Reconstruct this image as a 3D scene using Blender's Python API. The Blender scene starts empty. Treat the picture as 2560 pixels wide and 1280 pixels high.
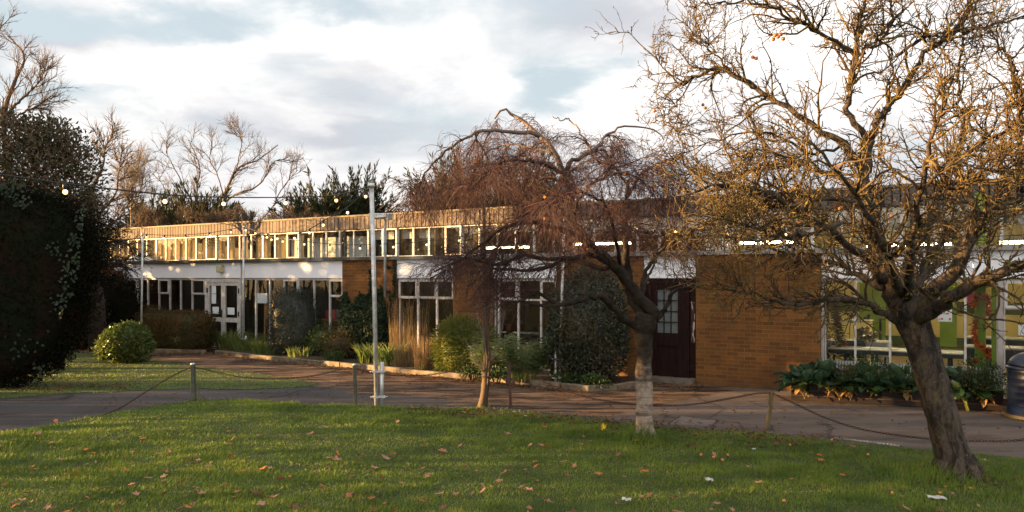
import bpy, math, random
import numpy as np
from mathutils import Vector, Matrix

# ------------------------------------------------------------------ camera, sky, sun
SC = bpy.context.scene
COL = SC.collection
R = math.radians
EYE = 2.1            # eye height above the paving
F = 2000.0           # focal length in photo pixels (2560 wide)
cam_d = bpy.data.cameras.new("camera")
cam = bpy.data.objects.new("camera", cam_d)
COL.objects.link(cam)
cam.location = (0, 0, EYE)
cam.rotation_euler = (R(90), 0, 0)
cam_d.sensor_width = 36.0
cam_d.lens = 36.0 * F / 2560.0
cam_d.shift_y = 54.0 / 2560.0
cam_d.clip_start = 0.1
cam_d.clip_end = 3000
SC.camera = cam

SUN_A = R(90)        # degrees round from straight behind the camera towards the left
SUN_E = R(5.0)
to_sun = Vector((-math.sin(SUN_A) * math.cos(SUN_E), -math.cos(SUN_A) * math.cos(SUN_E), math.sin(SUN_E)))
sun_d = bpy.data.lights.new("sun", 'SUN')
sun = bpy.data.objects.new("sun", sun_d)
COL.objects.link(sun)
sun.rotation_euler = (-to_sun).to_track_quat('-Z', 'Y').to_euler()
sun_d.energy = 5.0
sun_d.angle = R(0.5)
sun_d.color = (1.0, 0.62, 0.25)

world = bpy.data.worlds.new("World")
SC.world = world
world.use_nodes = True
wn, wl = world.node_tree.nodes, world.node_tree.links
wn.clear()


def wnode(kind, **kw):
    n = wn.new(kind)
    for k, v in kw.items():
        setattr(n, k, v)
    return n


def wmath(op, a, b=None, c=None, clamp=False):
    n = wn.new('ShaderNodeMath')
    n.operation = op
    n.use_clamp = clamp
    for i, v in enumerate((a, b, c)):
        if v is None:
            continue
        if isinstance(v, (int, float)):
            n.inputs[i].default_value = v
        else:
            wl.new(v, n.inputs[i])
    return n.outputs[0]


def wmix(fac, a, b, kind='MIX'):
    n = wn.new('ShaderNodeMix')
    n.data_type = 'RGBA'
    n.blend_type = kind
    for s, v in ((n.inputs[0], fac), (n.inputs[6], a), (n.inputs[7], b)):
        if isinstance(v, (int, float)):
            s.default_value = v
        elif isinstance(v, tuple):
            s.default_value = v
        else:
            wl.new(v, s)
    return n.outputs[2]


sky = wnode('ShaderNodeTexSky')
sky.sky_type = 'NISHITA'
sky.sun_disc = False
sky.sun_elevation = SUN_E
sky.sun_rotation = math.atan2(to_sun.x, to_sun.y)
sky.dust_density = 1.5
tc = wnode('ShaderNodeTexCoord')
sep = wnode('ShaderNodeSeparateXYZ')
wl.new(tc.outputs['Generated'], sep.inputs[0])
dx, dy, dz = sep.outputs
# flat cloud deck: direction carried up to a plane
zz = wmath('ADD', wmath('MAXIMUM', dz, 0.0), 0.22)
comb = wnode('ShaderNodeCombineXYZ')
wl.new(wmath('DIVIDE', dx, zz), comb.inputs[0])
wl.new(wmath('DIVIDE', dy, zz), comb.inputs[1])
comb.inputs[2].default_value = 3.7


def wnoise(scale, detail, rough, dist=0.0, off=(0, 0, 0)):
    mp = wnode('ShaderNodeMapping')
    mp.inputs['Location'].default_value = off
    wl.new(comb.outputs[0], mp.inputs[0])
    n = wnode('ShaderNodeTexNoise')
    n.inputs['Scale'].default_value = scale
    n.inputs['Detail'].default_value = detail
    n.inputs['Roughness'].default_value = rough
    n.inputs['Distortion'].default_value = dist
    wl.new(mp.outputs[0], n.inputs['Vector'])
    return n.outputs[0]


def wblob(az, el, ra, re):
    """soft spot on the sky dome: 1 at azimuth az (degrees right of +Y) and elevation el, 0 outside"""
    a = wmath('ADD', wmath('ARCTAN2', dx, dy), WARP_A)
    e = wmath('ADD', wmath('ARCSINE', dz), WARP_E)
    u = wmath('DIVIDE', wmath('SUBTRACT', a, R(az)), R(ra))
    v = wmath('DIVIDE', wmath('SUBTRACT', e, R(el)), R(re))
    q = wmath('ADD', wmath('MULTIPLY', u, u), wmath('MULTIPLY', v, v))
    return wmath('EXPONENT', wmath('MULTIPLY', q, -1.0))


WARP_A = wmath('MULTIPLY', wmath('SUBTRACT', wnoise(2.2, 6, 0.6, 0.4, (9, 3, 1)), 0.5), 0.22)
WARP_E = wmath('MULTIPLY', wmath('SUBTRACT', wnoise(2.2, 6, 0.6, 0.4, (2, 8, 5)), 0.5), 0.11)
n_cov = wnoise(1.25, 7, 0.52, 0.25, (0.3, 0.1, 0))
n_shade = wnoise(1.1, 5, 0.5, 0.2, (4.1, 2.2, 1.0))
n_fine = wnoise(4.0, 6, 0.6, 0.3, (1.0, 7.0, 0))
# coverage: mostly cloud, with open blue patches where the gaps are
cov = wmath('ADD', n_cov, wmath('MULTIPLY', wmath('SUBTRACT', n_fine, 0.5), 0.42))
BLUE = [(2.8, 13.3, 3.2, 1.8, 0.34), (6.0, 14.5, 3.5, 1.0, 0.22), (-3.7, 11.8, 2.6, 1.0, 0.20), (-30, 15.9, 7, 1.2, 0.34), (-22, 16.5, 4, 1.0, 0.26),
        (-29.5, 11.0, 2.6, .8, 0.22), (-12, 18.6, 5, .8, 0.20), (9, 11.5, 4, 1.0, 0.12), (-16.5, 14.3, 3, .7, .12), (0.5, 9.6, 4, .7, .16), (26, 13, 5, 3, .10)]
for az, el, ra, re, k in BLUE:
    cov = wmath('SUBTRACT', cov, wmath('MULTIPLY', wblob(az, el, ra, re), k))
WHITE = [(-16, 14, 12, 5, 0.30), (7, 10.5, 6, 2.0, 0.2), (12, 17, 9, 3, 0.22), (-26, 13, 5, 2, .15), (22, 14, 9, 6, .15)]
for az, el, ra, re, k in WHITE:
    cov = wmath('ADD', cov, wmath('MULTIPLY', wblob(az, el, ra, re), k))
cov = wmath('ADD', cov, wmath('MULTIPLY', wmath('SUBTRACT', 0.25, dz, None, True), 0.35))
mr = wnode('ShaderNodeMapRange')
mr.interpolation_type = 'SMOOTHSTEP'
wl.new(cov, mr.inputs[0])
mr.inputs[1].default_value = 0.24
mr.inputs[2].default_value = 0.66
cover = mr.outputs[0]
# body of the clouds: bright white to soft grey undersides
shade = wmath('ADD', n_shade, wmath('MULTIPLY', wmath('SUBTRACT', n_fine, 0.5), 0.34))
GREY = [(6.5, 17.6, 6, 1.9, 0.42), (11, 15.8, 3.5, 1.3, 0.24), (-32, 15.2, 7, 1.2, 0.34), (-9.5, 12.9, 5, 1.2, 0.22), (-13, 14.6, 7, .8, 0.10), (-20, 9.6, 5, .9, 0.18),
        (-11, 9.6, 4, .8, 0.24), (-6, 10.6, 5, .7, .18), (-3, 15.6, 5, 1.0, .12), (14, 13, 3, 1.2, .1)]
for az, el, ra, re, k in GREY:
    shade = wmath('SUBTRACT', shade, wmath('MULTIPLY', wblob(az, el, ra, re), k))
shade = wmath('ADD', shade, wmath('MULTIPLY', wblob(-16, 16.5, 8, 2.2), 0.2))
mr2 = wnode('ShaderNodeMapRange')
mr2.interpolation_type = 'SMOOTHSTEP'
wl.new(shade, mr2.inputs[0])
mr2.inputs[1].default_value = 0.20
mr2.inputs[2].default_value = 0.78
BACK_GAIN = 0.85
cloud = wmix(mr2.outputs[0], (2.317, 2.373, 2.569, 1), (5.045, 4.817, 4.576, 1))
# warm edge of the sky towards the low sun
dotn = wnode('ShaderNodeVectorMath')
dotn.operation = 'DOT_PRODUCT'
wl.new(tc.outputs['Generated'], dotn.inputs[0])
dotn.inputs[1].default_value = to_sun
glow = wmath('POWER', wmath('MAXIMUM', dotn.outputs['Value'], 0.0), 6.0)
lowglow = wmath('MULTIPLY', glow, wmath('EXPONENT', wmath('MULTIPLY', wmath('ABSOLUTE', dz), -5.0)))
cloud = wmix(lowglow, cloud, (17.9584, 10.1016, 3.6454, 1))
# the clear sky behind: the Nishita sky, thinned with high white haze
blue = wmix(1.0, sky.outputs[0], (0.8394, 0.8394, 0.8394, 1), 'MULTIPLY')
blue = wmix(0.80, blue, (2.552, 2.923, 3.165, 1))
col = wmix(cover, blue, cloud)
# the half of the sky behind the camera is brightened as added fill light
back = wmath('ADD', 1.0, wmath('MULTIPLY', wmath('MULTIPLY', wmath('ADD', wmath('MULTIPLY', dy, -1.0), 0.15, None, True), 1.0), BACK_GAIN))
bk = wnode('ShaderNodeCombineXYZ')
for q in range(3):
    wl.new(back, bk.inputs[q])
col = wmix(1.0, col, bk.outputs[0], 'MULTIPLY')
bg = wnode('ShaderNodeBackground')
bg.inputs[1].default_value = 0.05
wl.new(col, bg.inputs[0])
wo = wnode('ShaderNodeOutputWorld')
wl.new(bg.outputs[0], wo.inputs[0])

SC.view_settings.view_transform = 'Standard'
SC.view_settings.look = 'None'
SC.view_settings.exposure = 2.5
SC.view_settings.gamma = 1.0
SC.render.engine = 'CYCLES'
SC.cycles.max_bounces = 6
SC.cycles.diffuse_bounces = 3
SC.cycles.glossy_bounces = 3
SC.cycles.transparent_max_bounces = 12
SC.cycles.sample_clamp_indirect = 4.0
SC.cycles.use_denoising = True
SC.cycles.caustics_reflective = False
SC.cycles.caustics_refractive = False

# ------------------------------------------------------------------ helpers
rng = np.random.default_rng(7)
PHI = R(32.2)
UX, UY = math.cos(PHI), -math.sin(PHI)
NX, NY = math.sin(PHI), math.cos(PHI)
P0X, P0Y = 3.65, 15.8


def px(x, y, Y):
    """world point seen at photo pixel x, y when it stands Y metres in front of the camera"""
    return np.array([(x - 1280) / F * Y, Y, EYE + (694 - y) / F * Y])


def gnd(x, y, z=0.0):
    return px(x, y, F * (EYE - z) / (y - 694))


def T(x, d=0.0):
    """distance along the facade of photo column x, in the plane d metres behind the ground floor front"""
    a = x - 1280
    return (a * (P0Y + NY * d) - F * (P0X + NX * d)) / (F * UX - UY * a)


def fpos(t, d, z):
    return np.array([P0X + UX * t + NX * d, P0Y + UY * t + NY * d, z])


def tag(o, label=None, cat=None, group=None, kind=None):
    if label: o['label'] = label
    if cat: o['category'] = cat
    if group: o['group'] = group
    if kind: o['kind'] = kind
    return o


def empty(name, label=None, cat=None, loc=(0, 0, 0), rz=0.0, group=None, kind=None):
    o = bpy.data.objects.new(name, None)
    COL.objects.link(o)
    o.location = loc
    o.rotation_euler = (0, 0, rz)
    o.empty_display_size = 0.1
    return tag(o, label, cat, group, kind)


class MB:
    """collects pieces of geometry and links them as ONE mesh object"""
    def __init__(s):
        s.v, s.f, s.n, s.smooth = [], [], 0, []

    def add(s, V, Fs, smooth=False):
        V = np.asarray(V, dtype=np.float64).reshape(-1, 3)
        Fs = np.asarray(Fs, dtype=np.int64)
        s.v.append(V)
        s.f.append(Fs + s.n)
        s.smooth.append(smooth)
        s.n += len(V)
        return s

    def box(s, x0, x1, y0, y1, z0, z1):
        V = [(x, y, z) for z in (z0, z1) for y in (y0, y1) for x in (x0, x1)]
        return s.add(V, [(0, 2, 3, 1), (4, 5, 7, 6), (0, 1, 5, 4), (2, 6, 7, 3), (0, 4, 6, 2), (1, 3, 7, 5)])

    def obox(s, c, ax, ay, az):
        """box from its centre and three half axes"""
        c, ax, ay, az = map(np.asarray, (c, ax, ay, az))
        V = [c + i * ax + j * ay + k * az for k in (-1, 1) for j in (-1, 1) for i in (-1, 1)]
        return s.add(V, [(0, 2, 3, 1), (4, 5, 7, 6), (0, 1, 5, 4), (2, 6, 7, 3), (0, 4, 6, 2), (1, 3, 7, 5)])

    def tubes(s, P, Rd, sides=6, cap=True):
        """P (n,k,3) paths, Rd (n,k) radii"""
        P = np.asarray(P, float)
        if P.ndim == 2: P = P[None]
        Rd = np.asarray(Rd, float)
        if Rd.ndim == 1: Rd = Rd[None]
        n, k, _ = P.shape
        Tn = np.gradient(P, axis=1)
        Tn /= np.linalg.norm(Tn, axis=2, keepdims=True) + 1e-9
        mean = Tn.mean(axis=1)
        ref = np.where(np.abs(mean[:, 2:3]) < 0.8, np.array([[0, 0, 1.0]]), np.array([[1.0, 0, 0]]))
        A = np.cross(Tn, ref[:, None, :])
        A /= np.linalg.norm(A, axis=2, keepdims=True) + 1e-9
        B = np.cross(Tn, A)
        th = np.arange(sides) / sides * 2 * math.pi
        V = P[:, :, None, :] + Rd[:, :, None, None] * (np.cos(th)[None, None, :, None] * A[:, :, None, :] + np.sin(th)[None, None, :, None] * B[:, :, None, :])
        idx = np.arange(n * k * sides).reshape(n, k, sides)
        a, b = idx[:, :-1, :], idx[:, 1:, :]
        Fq = np.stack([a, np.roll(a, -1, 2), np.roll(b, -1, 2), b], -1).reshape(-1, 4)
        base = s.n
        s.add(V, Fq, True)
        if cap and sides >= 3:
            for row, rev in ((idx[:, 0], True), (idx[:, -1], False)):
                s.f.append((row[:, ::-1] if rev else row) + base)
                s.smooth.append(False)
        return s

    def lathe(s, prof, seg=20, c=(0, 0, 0)):
        prof = np.asarray(prof, float)
        th = np.arange(seg) / seg * 2 * math.pi
        V = np.stack([prof[:, None, 0] * np.cos(th), prof[:, None, 0] * np.sin(th), np.repeat(prof[:, 1:2], seg, 1)], -1) + np.asarray(c)
        idx = np.arange(len(prof) * seg).reshape(len(prof), seg)
        a, b = idx[:-1], idx[1:]
        return s.add(V, np.stack([a, np.roll(a, -1, 1), np.roll(b, -1, 1), b], -1).reshape(-1, 4), True)

    def leaves(s, C, D, Nn, L, W, fold=0.25):
        """pointed leaves: C bases, D directions, Nn normals, L lengths, W widths"""
        C, D, Nn = (np.asarray(q, float) for q in (C, D, Nn))
        n = len(C)
        L = np.broadcast_to(np.asarray(L, float), (n,))[:, None]
        W = np.broadcast_to(np.asarray(W, float), (n,))[:, None]
        D = D / (np.linalg.norm(D, axis=1, keepdims=True) + 1e-9)
        S = np.cross(D, Nn)
        S /= np.linalg.norm(S, axis=1, keepdims=True) + 1e-9
        U = np.cross(S, D)
        mid = C + D * L * 0.45
        V = np.stack([C, mid + S * W / 2 + U * W * fold, C + D * L, mid - S * W / 2 + U * W * fold], 1)
        i = np.arange(n)[:, None] * 4
        Ft = np.concatenate([i + np.array([[0, 1, 2]]), i + np.array([[0, 2, 3]])])
        return s.add(V, Ft)

    def strips(s, P, W, S):
        """bent blades: P (n,k,3), W (n,k) widths, S (n,3) side directions; pointed ends merge to zero width"""
        n, k, _ = P.shape
        off = S[:, None, :] * W[:, :, None] * 0.5
        V = np.stack([P - off, P + off], 2)
        idx = np.arange(n * k * 2).reshape(n, k, 2)
        Fq = np.stack([idx[:, :-1, 0], idx[:, :-1, 1], idx[:, 1:, 1], idx[:, 1:, 0]], -1).reshape(-1, 4)
        return s.add(V, Fq)

    def build(s, name, mat, parent=None, loc=None, mats=None):
        V = np.concatenate(s.v)
        me = bpy.data.meshes.new(name)
        me.vertices.add(len(V))
        me.vertices.foreach_set('co', V.astype(np.float32).ravel())
        ls = np.concatenate([f.ravel() for f in s.f])
        tot = np.concatenate([np.full(len(f), f.shape[1]) for f in s.f])
        st = np.concatenate([[0], np.cumsum(tot)[:-1]])
        me.loops.add(len(ls))
        me.loops.foreach_set('vertex_index', ls.astype(np.int32))
        me.polygons.add(len(tot))
        me.polygons.foreach_set('loop_start', st.astype(np.int32))
        me.polygons.foreach_set('loop_total', tot.astype(np.int32))
        sm = np.concatenate([np.full(len(f), q) for f, q in zip(s.f, s.smooth)])
        me.polygons.foreach_set('use_smooth', sm)
        me.update(calc_edges=True)
        if mat is not None: me.materials.append(mat)
        o = bpy.data.objects.new(name, me)
        COL.objects.link(o)
        if parent is not None: o.parent = parent
        if loc is not None: o.location = loc
        return o


def dup(o, **kw):
    """a copy of a thing with copies of its parts and sub-parts"""
    c = o.copy()
    COL.objects.link(c)
    for ch in o.children:
        q = dup(ch)
        q.parent = c
    for k, v in kw.items():
        setattr(c, k, v)
    return c


def unit(v):
    return v / (np.linalg.norm(v, axis=-1, keepdims=True) + 1e-9)


def rdir(n):
    return unit(rng.normal(size=(n, 3)))


def smooth_path(pts, rad, n):
    """Catmull-Rom through the points, resampled to n"""
    pts = np.asarray(pts, float)
    rad = np.asarray(rad, float)
    m = len(pts)
    if m == 2:
        u = np.linspace(0, 1, n)[:, None]
        return pts[0] * (1 - u) + pts[1] * u, np.interp(np.linspace(0, 1, n), [0, 1], rad)
    ext = np.vstack([2 * pts[0] - pts[1], pts, 2 * pts[-1] - pts[-2]])
    u = np.linspace(0, m - 1 - 1e-6, n)
    i = u.astype(int)
    f = (u - i)[:, None]
    a, b, c, d = ext[i], ext[i + 1], ext[i + 2], ext[i + 3]
    P = 0.5 * (2 * b + (c - a) * f + (2 * a - 5 * b + 4 * c - d) * f ** 2 + (3 * b - a - 3 * c + d) * f ** 3)
    return P, np.interp(u, np.arange(m), rad)


def poly_inside(poly, P):
    poly = np.asarray(poly)
    x, y = P[:, 0], P[:, 1]
    ins = np.zeros(len(P), bool)
    j = len(poly) - 1
    for i in range(len(poly)):
        xi, yi = poly[i]
        xj, yj = poly[j]
        c = ((yi > y) != (yj > y)) & (x < (xj - xi) * (y - yi) / (yj - yi + 1e-12) + xi)
        ins ^= c
        j = i
    return ins


# ------------------------------------------------------------------ materials
class NT:
    def __init__(s, name):
        s.m = bpy.data.materials.new(name)
        s.m.use_nodes = True
        s.t = s.m.node_tree
        s.n, s.l = s.t.nodes, s.t.links
        s.b = s.n['Principled BSDF']
        s.out = s.n['Material Output']
        s.tc = s.n.new('ShaderNodeTexCoord')

    def put(s, sock, v):
        if isinstance(v, (int, float)):
            sock.default_value = v
        elif isinstance(v, tuple):
            sock.default_value = v if len(v) != 3 or sock.type == 'VECTOR' else (*v, 1)
        else:
            s.l.new(v, sock)

    def noise(s, scale, detail=4, rough=0.55, stretch=(1, 1, 1), dist=0.0, coord='Object'):
        mp = s.n.new('ShaderNodeMapping')
        mp.inputs['Scale'].default_value = stretch
        s.l.new(s.tc.outputs[coord], mp.inputs[0])
        n = s.n.new('ShaderNodeTexNoise')
        n.inputs['Scale'].default_value = scale
        n.inputs['Detail'].default_value = detail
        n.inputs['Roughness'].default_value = rough
        n.inputs['Distortion'].default_value = dist
        s.l.new(mp.outputs[0], n.inputs['Vector'])
        return n.outputs[0]

    def math(s, op, a, b=None, clamp=False):
        n = s.n.new('ShaderNodeMath')
        n.operation = op
        n.use_clamp = clamp
        s.put(n.inputs[0], a)
        if b is not None: s.put(n.inputs[1], b)
        return n.outputs[0]

    def ramp(s, v, lo, hi, smooth=True):
        n = s.n.new('ShaderNodeMapRange')
        if smooth: n.interpolation_type = 'SMOOTHSTEP'
        s.put(n.inputs[0], v)
        n.inputs[1].default_value = lo
        n.inputs[2].default_value = hi
        return n.outputs[0]

    def mix(s, f, a, b, kind='MIX'):
        n = s.n.new('ShaderNodeMix')
        n.data_type = 'RGBA'
        n.blend_type = kind
        s.put(n.inputs[0], f)
        s.put(n.inputs[6], a)
        s.put(n.inputs[7], b)
        return n.outputs[2]

    def xyz(s, coord='Object'):
        n = s.n.new('ShaderNodeSeparateXYZ')
        s.l.new(s.tc.outputs[coord], n.inputs[0])
        return n.outputs

    def island(s):
        return s.n.new('ShaderNodeNewGeometry').outputs['Random Per Island']

    def objrand(s):
        return s.n.new('ShaderNodeObjectInfo').outputs['Random']

    def bump(s, h, strength=0.4, dist=0.01):
        n = s.n.new('ShaderNodeBump')
        n.inputs['Strength'].default_value = strength
        n.inputs['Distance'].default_value = dist
        s.put(n.inputs['Height'], h)
        s.l.new(n.outputs[0], s.b.inputs['Normal'])

    def fin(s, col, rough=0.8, spec=0.3, metal=0.0, transl=0.0):
        s.put(s.b.inputs['Base Color'], col)
        s.put(s.b.inputs['Roughness'], rough)
        s.b.inputs['Specular IOR Level'].default_value = spec
        s.b.inputs['Metallic'].default_value = metal
        if transl:
            tr = s.n.new('ShaderNodeBsdfTranslucent')
            s.put(tr.inputs[0], col)
            mx = s.n.new('ShaderNodeMixShader')
            mx.inputs[0].default_value = transl
            s.l.new(s.b.outputs[0], mx.inputs[1])
            s.l.new(tr.outputs[0], mx.inputs[2])
            s.l.new(mx.outputs[0], s.out.inputs[0])
        return s.m


def plain(name, c1, c2=None, scale=6, rough=0.7, spec=0.3, metal=0.0, bump=0.0, stretch=(1, 1, 1), lo=0.35, hi=0.65, detail=5):
    t = NT(name)
    n = t.noise(scale, detail, 0.6, stretch)
    col = t.mix(t.ramp(n, lo, hi), c1, c2 if c2 else tuple(0.82 * q for q in c1))
    if bump: t.bump(n, bump, 0.01)
    return t.fin(col, rough, spec, metal)


def leafmat(name, c1, c2, c3=None, rough=0.5, spec=0.4, transl=0.2, clump=1.6):
    """per-leaf colour, drifting in clumps"""
    t = NT(name)
    r = t.island()
    col = t.mix(r, c1, c2)
    if c3:
        col = t.mix(t.ramp(t.math('ADD', t.noise(clump, 3), t.math('MULTIPLY', r, 0.16)), 0.52, 0.72), col, c3)
    return t.fin(col, rough, spec, 0, transl)


def emis(name, col, strength):
    t = NT(name)
    t.fin(col, 0.4)
    t.put(t.b.inputs['Emission Color'], col)
    t.b.inputs['Emission Strength'].default_value = strength
    return t.m


def glassmat(name, tint=(0.9, 0.93, 0.92), boost=1.0, dirt=0.05):
    t = NT(name)
    t.n.remove(t.b)
    lw = t.n.new('ShaderNodeLayerWeight')
    lw.inputs[0].default_value = 0.5
    # Schlick: the same from both sides of the pane, so daylight also gets in
    refl = t.math('ADD', 0.055, t.math('MULTIPLY', t.math('POWER', lw.outputs['Facing'], 4.0), 0.9))
    tr = t.n.new('ShaderNodeBsdfTransparent')
    tr.inputs[0].default_value = (*tint, 1)
    gl = t.n.new('ShaderNodeBsdfGlossy')
    gl.inputs[1].default_value = 0.0
    # slight waviness of old panes
    bp = t.n.new('ShaderNodeBump')
    bp.inputs['Strength'].default_value = 0.06
    bp.inputs['Distance'].default_value = 0.02
    t.l.new(t.noise(1.6, 2), bp.inputs['Height'])
    t.l.new(bp.outputs[0], gl.inputs['Normal'])
    m1 = t.n.new('ShaderNodeMixShader')
    t.l.new(t.math('MULTIPLY', refl, boost, True), m1.inputs[0])
    t.l.new(tr.outputs[0], m1.inputs[1])
    t.l.new(gl.outputs[0], m1.inputs[2])
    df = t.n.new('ShaderNodeBsdfDiffuse')
    df.inputs[0].default_value = (0.35, 0.33, 0.29, 1)
    m2 = t.n.new('ShaderNodeMixShader')
    t.l.new(t.math('MULTIPLY', t.ramp(t.noise(3.0, 5, 0.6, (1, 1, 0.4)), 0.3, 0.8), dirt), m2.inputs[0])
    t.l.new(m1.outputs[0], m2.inputs[1])
    t.l.new(df.outputs[0], m2.inputs[2])
    t.l.new(m2.outputs[0], t.out.inputs[0])
    return t.m


def brickmat(name, c1, c2, mortar):
    t = NT(name)
    X, Y, Z = t.xyz()
    cb = t.n.new('ShaderNodeCombineXYZ')
    t.l.new(t.math('ADD', X, Y), cb.inputs[0])
    t.l.new(Z, cb.inputs[1])
    br = t.n.new('ShaderNodeTexBrick')
    t.l.new(cb.outputs[0], br.inputs['Vector'])
    br.offset = 0.5
    br.inputs['Scale'].default_value = 1.0
    br.inputs['Brick Width'].default_value = 0.225
    br.inputs['Row Height'].default_value = 0.075
    br.inputs['Mortar Size'].default_value = 0.0045
    br.inputs['Mortar Smooth'].default_value = 0.2
    br.inputs['Bias'].default_value = -0.1
    t.put(br.inputs['Color1'], c1)
    t.put(br.inputs['Color2'], c2)
    t.put(br.inputs['Mortar'], mortar)
    grain = t.noise(38, 5, 0.65, (1, 1, 2.2))
    big = t.noise(1.1, 4, 0.6)
    col = t.mix(t.math('MULTIPLY', t.ramp(grain, 0.3, 0.75), 0.35), br.outputs['Color'], (0.10, 0.045, 0.018), 'MIX')
    col = t.mix(t.math('MULTIPLY', t.ramp(big, 0.40, 0.68), 0.55), col, (0.085, 0.036, 0.013))
    # damp darker foot of the wall
    foot = t.math('MULTIPLY', t.ramp(t.math('ADD', Z, t.math('MULTIPLY', t.noise(3, 4), 0.25)), 0.42, 0.12), 0.4)
    col = t.mix(foot, col, (0.07, 0.05, 0.03))
    h = t.math('SUBTRACT', t.math('MULTIPLY', grain, 0.25), br.outputs['Fac'])
    t.bump(h, 0.6, 0.006)
    return t.fin(col, 0.85, 0.2)


M = {}
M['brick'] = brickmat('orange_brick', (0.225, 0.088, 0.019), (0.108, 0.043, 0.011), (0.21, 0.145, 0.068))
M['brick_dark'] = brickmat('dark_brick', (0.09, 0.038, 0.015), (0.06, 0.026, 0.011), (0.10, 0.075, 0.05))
t = NT('white_render')
n1 = t.noise(2.0, 5, 0.6, (1, 1, 0.35))
n2 = t.noise(9.0, 4, 0.6, (2.5, 1, 0.25))
c = t.mix(t.math('MULTIPLY', t.ramp(n1, 0.45, 0.75), 0.30), (0.88, 0.86, 0.87), (0.70, 0.67, 0.66))
c = t.mix(t.math('MULTIPLY', t.ramp(n2, 0.58, 0.8), 0.22), c, (0.42, 0.38, 0.32))
M['white'] = t.fin(c, 0.55, 0.3)
t = NT('mossy_coping')
n1 = t.noise(1.3, 6, 0.65)
X, Y, Z = t.xyz()
moss = t.ramp(t.math('ADD', n1, t.math('MULTIPLY', X, -0.028)), 0.55, 0.85)
c = t.mix(moss, (0.30, 0.28, 0.25), (0.075, 0.065, 0.045))
c = t.mix(t.math('MULTIPLY', t.ramp(t.noise(24, 5, 0.7), 0.5, 0.7), 0.5), c, (0.05, 0.05, 0.03))
t.bump(t.noise(30, 5), 0.3)
M['coping'] = t.fin(c, 0.9, 0.2)
# weathered vertical boards: brown timber, silvered on some boards
t = NT('weathered_boards')
X, Y, Z = t.xyz()
bid = t.math('FLOOR', t.math('DIVIDE', X, 0.145))
wn1 = t.n.new('ShaderNodeTexWhiteNoise')
wn1.noise_dimensions = '1D'
t.l.new(bid, wn1.inputs['W'])
c = t.mix(wn1.outputs[0], (0.130, 0.086, 0.058), (0.082, 0.054, 0.039))
st = t.noise(5, 6, 0.65, (6, 1, 0.5))
c = t.mix(t.math('MULTIPLY', t.ramp(st, 0.45, 0.70), 0.8), c, (0.23, 0.205, 0.18))
c = t.mix(t.math('MULTIPLY', t.ramp(t.noise(2.2, 5, 0.6, (1.5, 1, 0.8)), 0.5, 0.72), 0.7), c, (0.10, 0.075, 0.06))
grey = t.math('MULTIPLY', t.ramp(X, -8.0, 0.0), 0.75)  # greyer towards the right, painting in the boards the sun misses
c = t.mix(grey, c, (0.095, 0.082, 0.080))
t.bump(t.noise(30, 5, 0.7, (5, 1, 0.3)), 0.35)
M['boards'] = t.fin(c, 0.75, 0.25)
M['felt'] = plain('roof_felt', (0.07, 0.065, 0.06), (0.11, 0.10, 0.09), 3, 0.9)
M['fascia'] = plain('roof_trim', (0.20, 0.145, 0.088), (0.125, 0.09, 0.056), 3, 0.7, bump=0.1)
M['groove'] = plain('board_backing', (0.025, 0.018, 0.013), None, 5, 0.9)
M['frame'] = plain('window_frame_paint', (0.60, 0.55, 0.50), (0.44, 0.39, 0.34), 7, 0.5, 0.4, bump=0.06)
M['alu'] = plain('grey_metal_frame', (0.40, 0.36, 0.33), (0.30, 0.26, 0.23), 4, 0.45, 0.5, 0.25)
M['galv'] = plain('galvanised_steel', (0.62, 0.60, 0.56), (0.40, 0.39, 0.37), 9, 0.42, 0.5, 0.45)
M['greypipe'] = plain('grey_plastic_pipe', (0.23, 0.25, 0.26), (0.17, 0.18, 0.18), 5, 0.5)
M['glass'] = glassmat('window_glass')
M['glass_up'] = glassmat('clerestory_glass', boost=2.6, dirt=0.10)
M['black'] = plain('black_plastic', (0.016, 0.016, 0.017), (0.03, 0.03, 0.03), 8, 0.5)
M['paper'] = plain('white_paper', (0.78, 0.78, 0.76), (0.70, 0.70, 0.69), 9, 0.8)
M['scrap'] = plain('dirty_paper', (0.50, 0.49, 0.47), (0.36, 0.34, 0.31), 14, 0.9)
M['pink'] = plain('pink_paper', (0.62, 0.10, 0.16), None, 5, 0.8)
M['maroon'] = plain('maroon_door_paint', (0.024, 0.008, 0.006), (0.012, 0.005, 0.004), 6, 0.6, 0.12, bump=0.15, stretch=(3, 1, 0.5))
t = NT('peeling_paint')
c = t.mix(t.ramp(t.noise(7, 6, 0.65, (2.2, 1, 0.55)), 0.5, 0.56), (0.05, 0.02, 0.017), (0.52, 0.42, 0.38))
M['peel'] = t.fin(c, 0.7)
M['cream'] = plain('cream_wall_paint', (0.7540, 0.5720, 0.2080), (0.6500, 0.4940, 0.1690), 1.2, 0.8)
M['cream_shaded'] = plain('shaded_cream_wall', (0.0700, 0.0525, 0.0280), (0.0525, 0.0385, 0.0210), 1.0, 0.8)  # cream walls darkened in colour to paint in the unlit rooms
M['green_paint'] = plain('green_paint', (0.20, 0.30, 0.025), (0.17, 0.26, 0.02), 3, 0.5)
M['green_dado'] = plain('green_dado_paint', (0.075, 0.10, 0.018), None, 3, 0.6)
M['vinyl'] = plain('vinyl_floor', (0.20, 0.14, 0.08), (0.16, 0.11, 0.065), 2, 0.35, 0.5)
M['ceil'] = plain('ceiling_tiles', (0.62, 0.58, 0.50), (0.56, 0.52, 0.45), 2, 0.9)
M['wood'] = plain('beech_wood', (0.36, 0.19, 0.07), (0.27, 0.14, 0.05), 6, 0.5, stretch=(0.5, 1, 6))
M['table'] = plain('pale_table_top', (0.42, 0.37, 0.30), None, 6, 0.4)
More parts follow.
